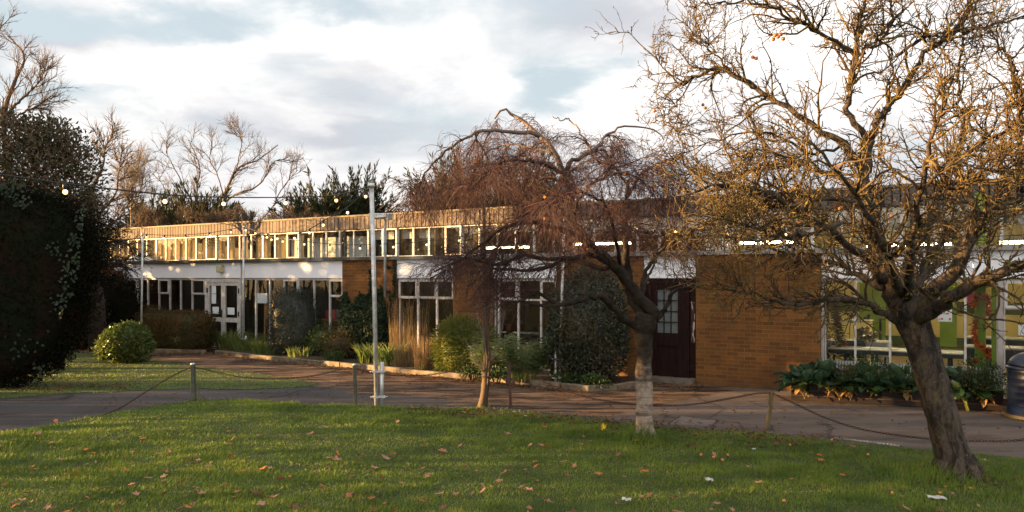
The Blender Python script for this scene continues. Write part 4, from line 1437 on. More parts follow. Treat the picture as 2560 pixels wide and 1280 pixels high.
A_b = gnd(942, 1021)
A_t = px(928.5, 461, A_b[1])
festoon_pole('tall white pole with a clamped stake at the lawn edge, nearest the camera', A_b, A_t, 0.037, A_b + np.array([0.075, 0.02, 0]), 0.74, mat='galv')
B_b = px(606, 694 + F * 2.05 / 22.4, 22.4)
B_t = px(609.5, 566, 22.4)
festoon_pole('slim pole in the planted bed beside the double door', B_b, B_t, 0.026, B_b + np.array([0.10, -0.03, 0]), 0.42)
C_b = px(352, 694 + F * 2.06 / 22.0, 22.0)
C_t = px(356.5, 584, 22.0)
festoon_pole('slim pole rising behind the round bush at the far left', C_b, C_t, 0.026)
D_b = gnd(1398, 966)
D_t = px(1411, 520, D_b[1])
festoon_pole('slim pole with a clamped stake in front of the big dark bush', D_b, D_t, 0.028, D_b + np.array([-0.07, 0, 0]), 0.66)


def string_lights(label, a, b, pts, bulbs, extend=True):
    """a cable hung in the vertical plane through ground points a and b; pts are photo rows it passes, bulbs photo columns"""
    a, b = np.array(a, float), np.array(b, float)
    d = b - a

    def hit(x, y):
        k = (x - 1280) / F
        s = (k * a[1] - a[0]) / (d[0] - k * d[1])
        Y = a[1] + s * d[1]
        return px(x, y, Y)
    W = np.array([hit(x, y) for x, y in pts])
    P, _ = smooth_path(W, np.ones(len(W)), 20 * len(W))
    o0 = W[0]
    root = empty('string_lights', label, 'string lights', tuple(o0))
    MB().tubes(P - o0, np.full(len(P), 0.0085), 6).build('cable', M['black'], root)
    xs = 1280 + F * P[:, 0] / P[:, 1]
    for i, bx in enumerate(bulbs):
        j = int(np.argmin(np.abs(xs - bx)))
        c = P[j] - o0
        tl = 0.35 * math.sin(i * 2.3 + bx)
        dn = np.array([0.25 * math.sin(i * 1.7), tl * 0.5, -1.0])
        dn /= np.linalg.norm(dn)
        MB_r = MB().tubes([[c + [0, 0, 0.012], c + dn * 0.03, c + dn * 0.062]], [[0.015, 0.02, 0.019]], 10)
        e = c + dn * 0.085
        m = MB()
        th = np.linspace(0.02, math.pi - 0.02, 8)
        rr = 0.024
        m.lathe([(rr * math.sin(q), rr * 1.05 * -math.cos(q)) for q in th], 12, e)
        bo = m.build('bulb', M['bulb'], root)
        MB_r.build('socket', M['black'], bo)
    return root


s0 = np.array([-4.46, 8.0])
string_lights('lit bulbs strung in front of the tall hedge to the top of the white pole', s0, A_t[:2],
              [(-160, 425), (0, 437), (165, 459), (410, 486), (560, 493), (715, 493), (840, 487), (926, 465)], [165, 410, 560, 715, 840])
string_lights('string of lit bulbs dropping from the white pole to the pole by the door', A_t[:2], B_t[:2],
              [(927, 466), (910, 482), (863, 522), (808, 552), (773, 573), (736, 586), (692, 588), (660, 583), (630, 574), (611, 567)], [914, 865, 809, 775, 736, 692, 669])
string_lights('string of lit bulbs between the two slim poles at the left', B_t[:2], C_t[:2],
              [(609, 567), (577, 573), (523, 582), (465, 587), (412, 588), (370, 586), (357, 585)], [578, 523, 465, 412, 366])
string_lights('lit bulbs strung across the clerestory from the door pole to the big bush', B_t[:2], D_t[:2],
              [(611, 567), (640, 577), (682, 592), (760, 603), (825, 610), (900, 612), (975, 609), (1062, 603), (1150, 592), (1250, 574), (1350, 547), (1410, 523)],
              [615, 637, 657, 682, 705, 760, 825, 901, 981, 1064, 1150, 1249, 1350])
string_lights('string of lit bulbs running right from the pole at the big bush behind both trees', D_t[:2], (9.0, 12.5),
              [(1411, 523), (1500, 545), (1600, 560), (1692, 568), (1830, 575), (1960, 575), (2103, 592), (2320, 596), (2500, 590), (2700, 580)],
              [1480, 1590, 1692, 1820, 1962, 2103, 2216, 2330, 2470])


def chain_post(label, base, top, w, mat, cap=None):
    base, top = np.array(base), np.array(top)
    b = empty('chain_post', label, 'post', tuple(base))
    t = top - base
    m = MB()
    if mat == 'post':
        m.obox(t / 2 - np.array([0, 0, 0.03]), (w / 2, 0, 0), (0, w / 2, 0), t / 2 + np.array([0, 0, 0.03]))
        o = m.build('shaft', M[mat], b)
        bevel(o, 0.006)
        MB().tubes([[t + [0, 0, 0.002], t + [0, 0, 0.02], t + [0, 0, 0.03]]], [[w * .55, w * .6, w * .3]], 10).build('cap', M['galv'], b)
    else:
        m.obox(t / 2 + np.array([-w * .35, 0, -0.03]), (0.004, 0, 0), (0, w / 2, 0), t / 2 + np.array([0, 0, 0.03]))
        m.obox(t / 2 + np.array([0.0045, -w / 2 + .004, -0.03]), (w * .35, 0, 0), (0, 0.004, 0), t / 2 + np.array([0, 0, 0.03]))
        m.build('shaft', M[mat], b)
    return top


q1b, q2b, q3b, q4b = gnd(485, 1006), gnd(889, 1014), gnd(1277, 1022), gnd(1917, 1073)
q1 = chain_post('green grey chain post on the left corner of the lawn', q1b, px(482, 912, q1b[1]), 0.068, 'post')
q2 = chain_post('green grey chain post beside the tall white pole', q2b, px(886, 914, q2b[1]), 0.052, 'post')
q3 = chain_post('thin rusty chain post right of the young tree', q3b, px(1273, 906, q3b[1]), 0.05, 'rustpost')
q4 = chain_post('leaning angle iron chain post in front of the plain brick wall', q4b, px(1930, 977, q4b[1]), 0.055, 'angle')


def chain(label, pts):
    W = np.array(pts)
    P, _ = smooth_path(W, np.ones(len(W)), 400)
    seg = np.linalg.norm(np.diff(P, axis=0), axis=1)
    s = np.concatenate([[0], np.cumsum(seg)])
    pitch = 0.034
    n = int(s[-1] / pitch)
    c = np.stack([np.interp((np.arange(n) + .5) * pitch, s, P[:, k]) for k in range(3)], 1)
    d = unit(np.gradient(c, axis=0))
    m = MB()
    th = np.arange(9) / 8 * 2 * math.pi
    side = unit(np.cross(d, [0, 0, 1.0]))
    up = np.cross(side, d)
    roll = (np.arange(n) % 2) * (math.pi / 2) + 0.6
    A = side * np.cos(roll)[:, None] + up * np.sin(roll)[:, None]
    Pp = c[:, None, :] + d[:, None, :] * (0.024 * np.cos(th))[None, :, None] + A[:, None, :] * (0.0135 * np.sin(th))[None, :, None]
    m.tubes(Pp, np.full((n, 9), 0.0042), 4, cap=False)
    o = m.build('chain', M['rust'])
    return tag(o, label, 'chain')


def sag(a, b, low, k=0.5, n=9):
    a, b = np.array(a), np.array(b)
    u = np.linspace(0, 1, n)
    P = a + (b - a) * u[:, None]
    z0 = a[2] + (b[2] - a[2]) * k
    P[:, 2] -= (z0 - low) * (1 - ((u - k) / np.where(u < k, k, 1 - k)) ** 2)
    return P


chain('rusty chain drooping from the left corner post down to the lawn edge', [q1 - [0, 0, .03], px(440, 935, 13.3), px(380, 970, 12.9), px(300, 1020, 12.3), px(230, 1047, 11.75), px(150, 1063, 11.35), px(70, 1075, 10.95), (-7.4, 10.4, 0.06), (-8.6, 9.9, 0.3)])
chain('rusty chain sagging between the two green grey posts', [q1 - [0, 0, .04], px(520, 925, 13.45), px(600, 942, 13.4), px(690, 947, 13.35), px(780, 940, 13.3), px(850, 924, 13.25), q2 - [0, 0, .04]])
chain('rusty chain between the post by the white pole and the young tree', [q2 - [0, 0, .05], *sag(q2 - [0, 0, .05], px(1205, 905, 13.0), 0.50)[1:-1], px(1200, 905, 13.0), px(1240, 903, 12.9), q3 - [0, 0, .02]])
chain('rusty chain from the thin rusty post to the leaning angle iron post', [q3 - [0, 0, .02], px(1340, 942, 12.75), px(1385, 966, 12.6), px(1480, 996, 12.3), px(1580, 1010, 11.95), px(1660, 1014, 11.7), px(1740, 1010, 11.5), px(1830, 995, 11.3), px(1890, 984, 11.15), q4 - [0, 0, .03]])
chain('rusty chain sagging right from the leaning angle iron post past the apple tree trunk', [q4 - [0, 0, .03], px(1985, 1008, 10.8), px(2060, 1043, 10.5), px(2150, 1072, 10.15), px(2260, 1090, 9.8), px(2360, 1100, 9.5), px(2450, 1103, 9.3), px(2560, 1099, 9.1), px(2700, 1070, 8.9)])

# litter bin at the right edge
bb = gnd(2600, 1046)
b = empty('litter_bin', 'navy domed litter bin with a brass foot ring and round silver badge', 'litter bin', (bb[0], bb[1], 0))
r = 72 / F * bb[1]
zs = 2.1 - (920 - 694) / F * bb[1]
prof = [(r * 1.02, 0.06), (r * 0.985, 0.10), (r * .97, 0.2)]
for k in range(6):
    z = 0.12 + k * 0.1
    if z < zs - 0.08: prof += [(r * .967, z + .07), (r * .973, z + .078), (r * .973, z + .09), (r * .967, z + .098)]
prof += [(r * .97, zs - .02)]
MB().lathe([(r * 1.0, 0.0), (r * 1.07, 0.0), (r * 1.08, 0.03), (r * 1.03, 0.05), (r * 1.02, 0.06)], 40).build('foot_ring', M['gold'], b)
MB().lathe(prof, 40).build('barrel', M['navy'], b)
MB().lathe([(r * .97, zs - .02), (r * 1.03, zs - .015), (r * 1.04, zs + .005), (r * 1.0, zs + .02), (r * .96, zs + .025)], 40).build('rim', M['navy'], b)
# dome with an opening facing the path
m = MB()
th = np.linspace(0, math.pi / 2, 10)
seg = 40
ang = np.arange(seg) / seg * 2 * math.pi
V = np.stack([np.outer(np.cos(th) ** .8, np.cos(ang)) * r * .96, np.outer(np.cos(th) ** .8, np.sin(ang)) * r * .96, np.repeat((zs + .025 + np.sin(th) * .22)[:, None], seg, 1)], -1).reshape(-1, 3)
i = np.arange(10 * seg).reshape(10, seg)
q = np.stack([i[:-1], np.roll(i[:-1], -1, 1), np.roll(i[1:], -1, 1), i[1:]], -1)
keep = np.ones((9, seg), bool)
for j in range(5):
    for k in range(seg):
        a = (ang[k] - math.radians(300) + math.pi) % (2 * math.pi) - math.pi
        if abs(a) < 0.55: keep[j, k] = False
m.add(V, q[keep], True)
o = m.build('hood', M['navy'], b)
so = o.modifiers.new('thickness', 'SOLIDIFY')
so.thickness = 0.008
MB().lathe([(0, zs - .03), (r * .9, zs - .03)], 20).build('liner', M['black'], b)
# badge: on the barrel facing left of the camera
adir = math.atan2(-0.66, -0.62)
aimg = None
cdir = np.array([-(2600 - 2550) / 72.0, 0, 0])
sx = cdir[0]
cy = -math.sqrt(max(0.05, 1 - sx * sx))
nrm = np.array([sx, cy, 0])
zc = 2.1 - (966 - 694) / F * bb[1]
bc = nrm * r * .975 + np.array([0, 0, zc])
s = np.cross([0, 0, 1], nrm)
m = MB()
for rad, off in ((0.066, .006), (0.052, .012), (0.040, .009)):
    k = 20
    a = np.arange(k) / k * 2 * math.pi
    ring = bc + np.outer(np.cos(a), s) * rad + np.outer(np.sin(a), [0, 0, 1]) * rad
    V = np.concatenate([ring, ring + nrm * off])
    m.add(V, [(j, (j + 1) % k, k + (j + 1) % k, k + j) for j in range(k)], True)
    m.add(ring + nrm * off, [list(range(k))])
for j in range(8):
    a = j / 8 * 2 * math.pi
    m.obox(bc + s * math.cos(a) * .022 + np.array([0, 0, math.sin(a) * .022]) + nrm * .011, s * math.cos(a) * .012 + np.array([0, 0, math.sin(a) * .012]), -s * math.sin(a) * .004 + np.array([0, 0, math.cos(a) * .004]), nrm * .004)
m.build('badge', M['badge'], b)

# drain channel along the lawn edge
e0, e1 = gnd(2080, 1098), gnd(2250, 1119)
b = empty('drain_channel', 'narrow slotted metal drain channel along the lawn edge by the leaning tree', 'drain', tuple(e0 + np.array([0, 0, 0.004])))
u = (e1 - e0)
L = np.linalg.norm(u)
u /= L
s = np.array([-u[1], u[0], 0])
m = MB()
n = int(L / 0.04)
for k in range(n):
    m.obox(u * (k + .5) * .04 + s * .05 + [0, 0, .006], u * .013, s * .045, (0, 0, .006))
for o_ in (0.0, 0.1):
    m.obox(u * L / 2 + s * o_ + [0, 0, .007], u * L / 2, s * .004, (0, 0, .007))
m.build('grating', M['iron'], b)
MB().obox(u * L / 2 + s * .05 + [0, 0, -.001], u * L / 2, s * .046, (0, 0, .001)).build('channel', M['groove'], b)
# paving joints and the inset slab near the door
m = MB()
for pts in ([(1756, 962), (1730, 990)], [(1730, 990), (1812, 1022)], [(1812, 1022), (1770, 1048)], [(1770, 1048), (1797, 1050)], [(1797, 1050), (1778, 1068)], [(1700, 1040), (1770, 1048)], [(1700, 1040), (1668, 1062)]):
    a, c = gnd(*pts[0]), gnd(*pts[1])
    d = unit(c - a)
    q = np.array([-d[1], d[0], 0]) * 0.008
    m.add(np.array([a - q, c - q, c + q, a + q]) + [0, 0, .004], [(0, 1, 2, 3)])
o = m.build('paving_joint', M['groove'])
o['kind'] = 'structure'
a = [gnd(1704, 1041), gnd(1772, 1049.5), gnd(1794, 1051.5), gnd(1776, 1067), gnd(1672, 1061)]
sheet('paving_slab', [tuple(p[:2]) for p in a], 0.005, plain('inset_slab', (0.16, 0.125, 0.105), (0.11, 0.085, 0.07), 8, 0.85, bump=.2))


# ------------------------------------------------------------------ fallen leaves, apples, litter on the lawn
def leaf_mesh(kind, seed):
    g = np.random.default_rng(seed)
    if kind == 'lobed':
        a = np.linspace(0, 2 * math.pi, 26, endpoint=False)
        r = 0.55 + 0.45 * np.abs(np.cos(a * 2.5)) ** 1.5
        r *= 1 + g.uniform(-.12, .12, 26)
        r[np.abs(a - math.pi) < .3] *= .55
    else:
        a = np.linspace(0, 2 * math.pi, 22, endpoint=False)
        r = 0.62 / np.sqrt((np.cos(a) / 1.0) ** 2 * .4 + (np.sin(a) / .5) ** 2 * .45)
        r *= 1 + 0.22 * np.sin(a * 7)
        r *= 1 + g.uniform(-.1, .1, 22)
    n = len(a)
    x, y = np.cos(a) * r, np.sin(a) * r
    c1, c2, c3 = g.uniform(-.5, .9), g.uniform(-.2, .9), g.uniform(-.5, .5)
    f = lambda X, Y: 0.22 * (c1 * X * X + c2 * Y * Y * 1.4 + c3 * X * Y) + .05 * np.sin(4 * X + seed) * np.cos(3 * Y)
    V = [(0, 0, f(0, 0))] + list(zip(x * .5, y * .5, f(x * .5, y * .5) - .03)) + list(zip(x, y, f(x, y)))
    V = np.array(V)
    V[:, 2] -= V[:, 2].min() - .02
    F1 = [(0, 1 + i, 1 + (i + 1) % n) for i in range(n)]
    F2 = [(1 + i, 1 + n + i, 1 + n + (i + 1) % n, 1 + (i + 1) % n) for i in range(n)]
    m = MB().add(V, F1).add(V, F2)
    m.tubes([[(-.5, 0, f(-.5, 0) + .02), (-.85, .05, .1), (-1.15, .12, .14)]], [[.018, .015, .012]], 4)
    return m


LEAFLAB = {'leaf_pink': 'pale pinkish brown fallen leaf lying on the lawn', 'leaf_orange': 'bright orange fallen leaf lying on the lawn', 'leaf_dark': 'dark brown curled fallen leaf lying on the lawn'}
protos = []
for mt in LEAFLAB:
    for k, kind in enumerate(('lobed', 'oval', 'lobed')):
        o = leaf_mesh(kind, 3 + k + 7 * len(protos)).build('fallen_leaf', M[mt])
        protos.append((mt, o))
used = set()
LARGE = [(840, 1162, .10, 0), (420, 1108, .085, 0), (188, 1205, .10, 1), (775, 1098, .085, 0), (1265, 1196, .085, 0), (1495, 1199, .075, 1), (650, 1250, .12, 0), (1410, 1170, .07, 0),
         (825, 1162, .09, 0), (75, 1250, .1, 2), (370, 1214, .085, 0), (1895, 1227, .075, 0), (1800, 1252, .065, 1), (700, 1215, .09, 2), (1110, 1142, .07, 0), (1370, 1270, .075, 0),
         (140, 1065, .075, 1), (520, 1180, .07, 0), (905, 1148, .06, 2), (1605, 1188, .06, 0), (1625, 1130, .06, 1), (1740, 1128, .055, 2), (1142, 1253, .07, 0), (955, 1210, .075, 1),
         (340, 1250, .07, 0), (1050, 1275, .09, 1), (1230, 1140, .06, 0), (490, 1245, .08, 0), (60, 1157, .08, 2), (230, 1145, .065, 1), (1040, 1062, .06, 2), (960, 1065, .06, 0)]
spots = [(x, y, s, k) for x, y, s, k in LARGE]
g = np.random.default_rng(21)
while len(spots) < 290:
    x = g.uniform(-40, 2600)
    y = 1012 + 290 * g.uniform() ** 0.8
    w = gnd(x, y)
    if not poly_inside(LAWN, np.array([w[:2]]))[0]: continue
    if x > 1700 and g.uniform() < .45: continue
    spots.append((x, y, g.choice([.034, .048, .06, .075], p=[.3, .3, .25, .15]), int(g.choice([0, 1, 2], p=[.48, .2, .32]))))
cnt = {}
for x, y, s, k in spots:
    w = gnd(x, y)
    mt, po = protos[k * 3 + int(g.integers(3))]
    if po.name in used:
        o = po.copy()
        COL.objects.link(o)
    else:
        o = po
        used.add(po.name)
    o.location = (w[0], w[1], float(lawn_z(w[0], w[1])) + g.uniform(0.035, 0.06))
    o.rotation_euler = (g.normal() * .28, g.normal() * .28, g.uniform(0, 6.28))
    s *= .74
    o.scale = (s, s * g.uniform(.55, .95), s * g.uniform(.6, 1.5))
    tag(o, LEAFLAB[mt], 'leaf', {'leaf_pink': 'pale fallen leaves on the lawn', 'leaf_orange': 'orange fallen leaves on the lawn', 'leaf_dark': 'dark fallen leaves on the lawn'}[mt])
# leaf litter drifts: along kerbs, under the hedge and at the lawn edges
n = 2600
c = []
for (x0, y0), (x1, y1), k, sd in (((540, 893), (1470, 986), 800, .09), ((1000, 1028), (1560, 1062), 500, .22), ((1560, 1070), (2060, 1112), 600, .35), ((50, 975), (330, 968), 300, .3), ((380, 890), (540, 884), 300, .2),
                                  ((1600, 962), (1740, 972), 160, .12), ((820, 900), (900, 910), 200, .25), ((100, 1020), (700, 990), 60, .7), ((700, 950), (1700, 1010), 150, .8), ((1750, 1010), (2500, 1080), 50, .6), ((2330, 1190), (2450, 1200), 120, .3), ((1570, 1100), (1660, 1106), 90, .25)):
    a, b_ = gnd(x0, y0), gnd(x1, y1)
    u = g.uniform(size=k)[:, None]
    c.append(a + (b_ - a) * u + np.stack([g.normal(size=k) * sd, g.normal(size=k) * sd, g.uniform(0.012, 0.04, k)], 1))
c = np.concatenate(c)
d = rdir(len(c)) * [1, 1, .25]
nn = rdir(len(c)) * .35 + [0, 0, 1]
o = MB().leaves(c, d, nn, g.uniform(.03, .08, len(c)), g.uniform(.025, .05, len(c)), .3).build('leaf_litter', M['litter'])
tag(o, 'brown leaf litter drifted along the kerb, the hedge and the lawn edge', 'leaf litter', kind='stuff')
# fallen crab apples
th = np.linspace(0.05, math.pi - 0.05, 8)
ap = MB().lathe([(math.sin(q) * (1 - .12 * math.cos(q) ** 6), -math.cos(q) * .92) for q in th], 12).build('fallen_apple', M['fallenfruit'])
AP = [(1753, 1146), (1806, 1159), (1784, 1152), (1820, 1146), (2170, 1150), (2350, 1243), (1960, 1268), (1975, 1123), (2080, 1109), (2230, 1246)]
for i, (x, y) in enumerate(AP):
    o = ap if i == 0 else ap.copy()
    if i: COL.objects.link(o)
    w = gnd(x, y)
    rr = 0.019 * (1 if i < 3 else .8)
    o.location = (w[0], w[1], float(lawn_z(w[0], w[1])) + .035)
    o.scale = (rr, rr, rr)
    tag(o, 'small orange fallen apple lying in the grass', 'apple', 'fallen apples on the lawn')


def scrap(x, y, w, d, label, seed):
    g = np.random.default_rng(seed)
    n = 7
    us, vs = np.meshgrid(np.linspace(-w / 2, w / 2, n), np.linspace(-d / 2, d / 2, 5))
    z = 0.02 + .3 * d * np.abs(np.sin(us / w * 5 + g.uniform(0, 6))) * np.cos(vs / d * 2) + g.uniform(0, .012, us.shape)
    i = np.arange(n * 5).reshape(5, n)
    q = np.stack([i[:-1, :-1], i[:-1, 1:], i[1:, 1:], i[1:, :-1]], -1).reshape(-1, 4)
    o = MB().add(np.stack([us, vs, z], -1).reshape(-1, 3), q).build('paper_scrap', M['scrap'])
    p = gnd(x, y)
    o.location = (p[0], p[1], float(lawn_z(p[0], p[1])) + .02)
    o.rotation_euler = (0.15, 0.05, g.uniform(-.3, .3))
    so = o.modifiers.new('thickness', 'SOLIDIFY')
    so.thickness = .002
    tag(o, label, 'litter')


scrap(1566, 1264, .085, .05, 'crumpled white paper scrap at the bottom centre of the lawn', 1)
scrap(1772, 1216, .075, .06, 'small folded white paper scrap farther back on the lawn', 2)
scrap(2340, 1259, .17, .06, 'flat white wrapper on the lawn in front of the leaning tree', 3)
scrap(1884, 1134, .04, .03, 'tiny bluish white scrap near the leaning chain post', 4)
scrap(1313, 1051, .03, .02, 'tiny white scrap at the back of the lawn near the young tree', 5)
# yellow flowers beside the weeping tree
b = empty('yellow_flower', 'wild plant with a yellow flower head left of the pale tree trunk', 'flower', tuple(gnd(1510, 1096)))
hz = 0.15
m = MB().tubes([[(0, 0, 0), (.005, 0, hz * .5), (0, 0, hz)], [(0.06, 0.02, 0), (.07, 0.02, hz * .4), (.075, .02, hz * .55)]], [[.004, .003, .003]] * 2, 5)
k = 16
aa = rng.uniform(0, 6.28, k)
m.build('stem', M['stem'], b)
MB().leaves(np.stack([0 * aa, 0 * aa, rng.uniform(0, hz * .7, k)], 1), np.stack([np.cos(aa), np.sin(aa), .5 + 0 * aa], 1), rdir(k), .06, .015).build('leaves', M['lowgreen'], b)
k = 60
MB().leaves(rng.normal(size=(k, 3)) * [.018, .018, .018] + [0, 0, hz], rdir(k), rdir(k), .02, .014).build('petals', M['yellow'], b)

# ------------------------------------------------------------------ plants
def lumps(D, amp, seed, freq=3.0):
    g = np.random.default_rng(seed)
    out = np.zeros(len(D))
    for i in range(7):
        k = unit(g.normal(size=3)) * freq * g.uniform(.6, 1.8)
        out += np.sin(D @ k + g.uniform(0, 6.28)) / 7 ** .5
    return 1 + amp * out


def superr(D, p):
    return 1.0 / (np.abs(D) ** p).sum(1) ** (1.0 / p)


def leaf_shell(m, c, rad, n, L, W, p=2.0, lump=.12, depth=.3, seed=1, zmin=-1.0, up=0.3, out=0.7, rnd=0.8, shape=None, jl=.35, fold=.25):
    D = rdir(n)
    D = D[D[:, 2] > zmin]
    n = len(D)
    r = superr(D, p) * lumps(D, lump, seed)
    r *= 1 - depth * rng.uniform(size=n) ** 1.6 + 0.05 * rng.normal(size=n)
    P = D * r[:, None] * np.asarray(rad)
    N = unit(D / np.asarray(rad))
    if shape is not None: P = shape(P)
    d = N * out + rdir(n) * rnd + np.array([0, 0, up])
    nn = N + rdir(n) * 0.7
    s = rng.uniform(1 - jl, 1 + jl, n)
    m.leaves(P + np.asarray(c), d, nn, L * s, W * s, fold)
    return m


def core_mesh(m, c, rad, p=2.0, lump=.12, seed=1, k=0.8, zmin=-1.0, shape=None):
    nu, nv = 28, 18
    a = np.arange(nu) / nu * 2 * math.pi
    e = np.linspace(-math.pi / 2 + .05, math.pi / 2 - .05, nv)
    D = np.stack([np.outer(np.cos(e), np.cos(a)), np.outer(np.cos(e), np.sin(a)), np.repeat(np.sin(e)[:, None], nu, 1)], -1).reshape(-1, 3)
    r = superr(D, p) * lumps(D, lump, seed) * k
    P = D * r[:, None] * np.asarray(rad)
    P[:, 2] = np.maximum(P[:, 2], zmin * rad[2])
    if shape is not None: P = shape(P)
    i = np.arange(nu * nv).reshape(nv, nu)
    m.add(P + np.asarray(c), np.stack([i[:-1], np.roll(i[:-1], -1, 1), np.roll(i[1:], -1, 1), i[1:]], -1).reshape(-1, 4), True)
    return m


def stems(parent, pts, r, mat='darkbark', name='stem'):
    m = MB()
    for a, b in pts:
        a, b = np.array(a), np.array(b)
        q = np.linspace(0, 1, 5)[:, None]
        P = a + (b - a) * q + rng.normal(size=(5, 3)) * .02 * np.linalg.norm(b - a) * (q * (1 - q) * 4)
        m.tubes(P, np.linspace(r, r * .5, 5), 6)
    return m.build(name, M[mat], parent)


def shrub(name, label, cat, c, rad, n, L, W, mat, p=2.0, lump=.12, depth=.3, seed=1, core=.8, zmin=-.95, group=None, **kw):
    base = np.array([c[0], c[1], 0.0])
    b = empty(name, label, cat, tuple(base), group=group)
    cc = np.array([0, 0, c[2]])
    m = MB()
    if core: core_mesh(m, cc, rad, p, lump, seed, core, zmin, kw.get('shape'))
    leaf_shell(m, cc, rad, n, L, W, p, lump, depth, seed, zmin, **kw)
    m.build('foliage', M[mat], b)
    k = 5
    a = np.arange(k) / k * 6.28
    stems(b, [((.05 * math.cos(q), .05 * math.sin(q), 0), (rad[0] * .4 * math.cos(q), rad[1] * .4 * math.sin(q), c[2])) for q in a], 0.02)
    return b


# tall clipped yew hedge with ivy, left foreground
HX = -13.9


def yew_shape(P):
    P = P.copy()
    z = P[:, 2] + 1.9
    f = np.interp(z, [0, .3, 1.1, 2.3, 3.2, 3.9], [.83, .86, .935, .985, 1.0, .985])
    X = P[:, 0] + 3.05
    P[:, 0] = X * f - 3.05
    P[:, 2] -= 0.035 * (P[:, 0] - 1.0) * np.clip(z / 3, 0, 1)
    return P


b = empty('yew_hedge', 'tall dark clipped yew hedge with trailing ivy filling the left edge', 'hedge', (-10.9, 15.22, 0))
m = MB()
core_mesh(m, (0, 0, 1.9), (3.0, .36, 1.86), 5.0, .02, 4, .965, -1, yew_shape)
leaf_shell(m, (0, 0, 1.9), (3.0, .36, 1.86), 90000, .055, .024, 5.0, .025, .03, 4, -1.0, up=.25, out=.5, rnd=.9, shape=yew_shape)
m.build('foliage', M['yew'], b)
m = MB()
for x, y, sx, sy, k in (((x, y, sx, sy, int(k * .42)) for x, y, sx, sy, k in ((25, 475, 45, 16, 130), (55, 500, 22, 22, 60), (205, 545, 12, 45, 90), (190, 600, 18, 30, 60), (165, 650, 25, 30, 70), (200, 650, 12, 40, 70), (175, 730, 22, 50, 110), (150, 770, 20, 40, 60), (205, 800, 14, 22, 50), (130, 620, 14, 20, 25), (60, 880, 40, 40, 50), (100, 930, 20, 30, 40)))):
    X = rng.normal(x, sx * .6, k)
    Yp = rng.normal(y, sy * .6, k)
    Yd = 14.83 + rng.uniform(-.05, .03, k)
    P = np.stack([(X - 1280) / F * Yd, Yd, EYE + (694 - Yp) / F * Yd], 1) - np.array([-10.9, 15.22, 0])
    P = P[P[:, 0] < np.interp(P[:, 2], [0, .3, 1.1, 2.3, 3.9], [2.1, 2.2, 2.55, 2.9, 3.0])]
    kk = len(P)
    m.leaves(P, rdir(kk) * [1, .3, .6] + [0, -.3, -.7], rdir(kk) * .5 + [0, -1, .3], rng.uniform(.05, .09, kk), rng.uniform(.05, .075, kk), .1)
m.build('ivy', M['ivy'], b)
stems(b, [((x, 0, 0), (x + .3, 0, 1.5)) for x in (-2, -.8, .3, 1.2)], .06, name='trunk')

# dark evergreen tree behind the hedge
b = empty('evergreen_tree', 'dark broadleaf evergreen tree standing behind the tall yew hedge', 'tree', (-10.44, 18.4, .30))
b.scale = (.856, .856, .856)
m = MB()
for k, (c, rd, n) in enumerate((((-.5, 0, 4.8), (1.45, 1.5, 1.55), 5580), ((-1.7, -.1, 5.0), (1.5, 1.5, 1.5), 4340), ((-.2, .1, 3.4), (1.0, 1.1, 1.1), 2480), ((-2.0, 0, 3.2), (1.4, 1.3, 1.4), 2480), ((.05, -.1, 4.5), (.85, 1.0, 1.25), 2480), ((-.35, 0, 5.75), (.9, .9, .7), 1612))):
    leaf_shell(m, c, rd, n, .13, .055, 2.6, .16, .55, 30 + k, up=.35, out=.6)
m.build('crown', M['holly'], b)
m = MB()
m.tubes([[(0, 0, -.36), (.05, 0, 2), (0, .05, 4.2)]], [[.17, .13, .06]], 8)
for q in range(9):
    a = q * .7
    m.tubes([[(0, 0, 1.8 + .25 * q), (.5 * math.cos(a), .5 * math.sin(a), 2.6 + .28 * q), (1.1 * math.cos(a), 1.0 * math.sin(a), 3.2 + .25 * q)]], [[.05, .035, .012]], 6)
m.build('trunk', M['darkbark'], b)


# ---------- branching helpers
def spawn(P, Rd, per, u0, u1, Lr, spread, bias, k, wob, rk, rend=.35, droop=0.0, rmax=1.0, rmin=.0):
    """side branches along the parent paths P (n,kp,3): returns child paths and radii"""
    n, kp, _ = P.shape
    i = np.repeat(np.arange(n), per)
    u = rng.uniform(u0, u1, n * per) * (kp - 1.001)
    j = u.astype(int)
    f = (u - j)[:, None]
    p = P[i, j] * (1 - f) + P[i, j + 1] * f
    tg = unit(P[i, j + 1] - P[i, j])
    r0 = Rd[i, j] * (1 - f[:, 0]) + Rd[i, j + 1] * f[:, 0]
    perp = rdir(n * per)
    perp = unit(perp - (perp * tg).sum(1, keepdims=True) * tg)
    sp = rng.uniform(*spread, n * per)[:, None]
    d = unit(tg * np.cos(sp) + perp * np.sin(sp) + np.asarray(bias))
    L = rng.uniform(*Lr, n * per) * (1.15 - .5 * u / (kp - 1))
    out = [p]
    for s in range(k - 1):
        out.append(out[-1] + d * (L / (k - 1))[:, None])
        d = unit(d + rng.normal(size=d.shape) * wob + np.asarray(bias) * .25 + np.array([0, 0, -droop]))
    rs = np.clip(r0 * rk, rmin, rmax)
    Rc = rs[:, None] * np.linspace(1, rend, k)[None]
    return np.stack(out, 1), Rc


def limbs(specs, k, Y0):
    """specs: list of (points [(px, py, dy)], r0, r1)"""
    Ps, Rs = [], []
    for pts, r0, r1 in specs:
        W = np.array([px(x, y, Y0 + dy) for x, y, dy in pts])
        P, _ = smooth_path(W, np.ones(len(W)), k)
        P[1:-1] += rng.normal(size=(k - 2, 3)) * .012
        Ps.append(P)
        Rs.append(np.linspace(r0, r1, k))
    return np.stack(Ps), np.stack(Rs)


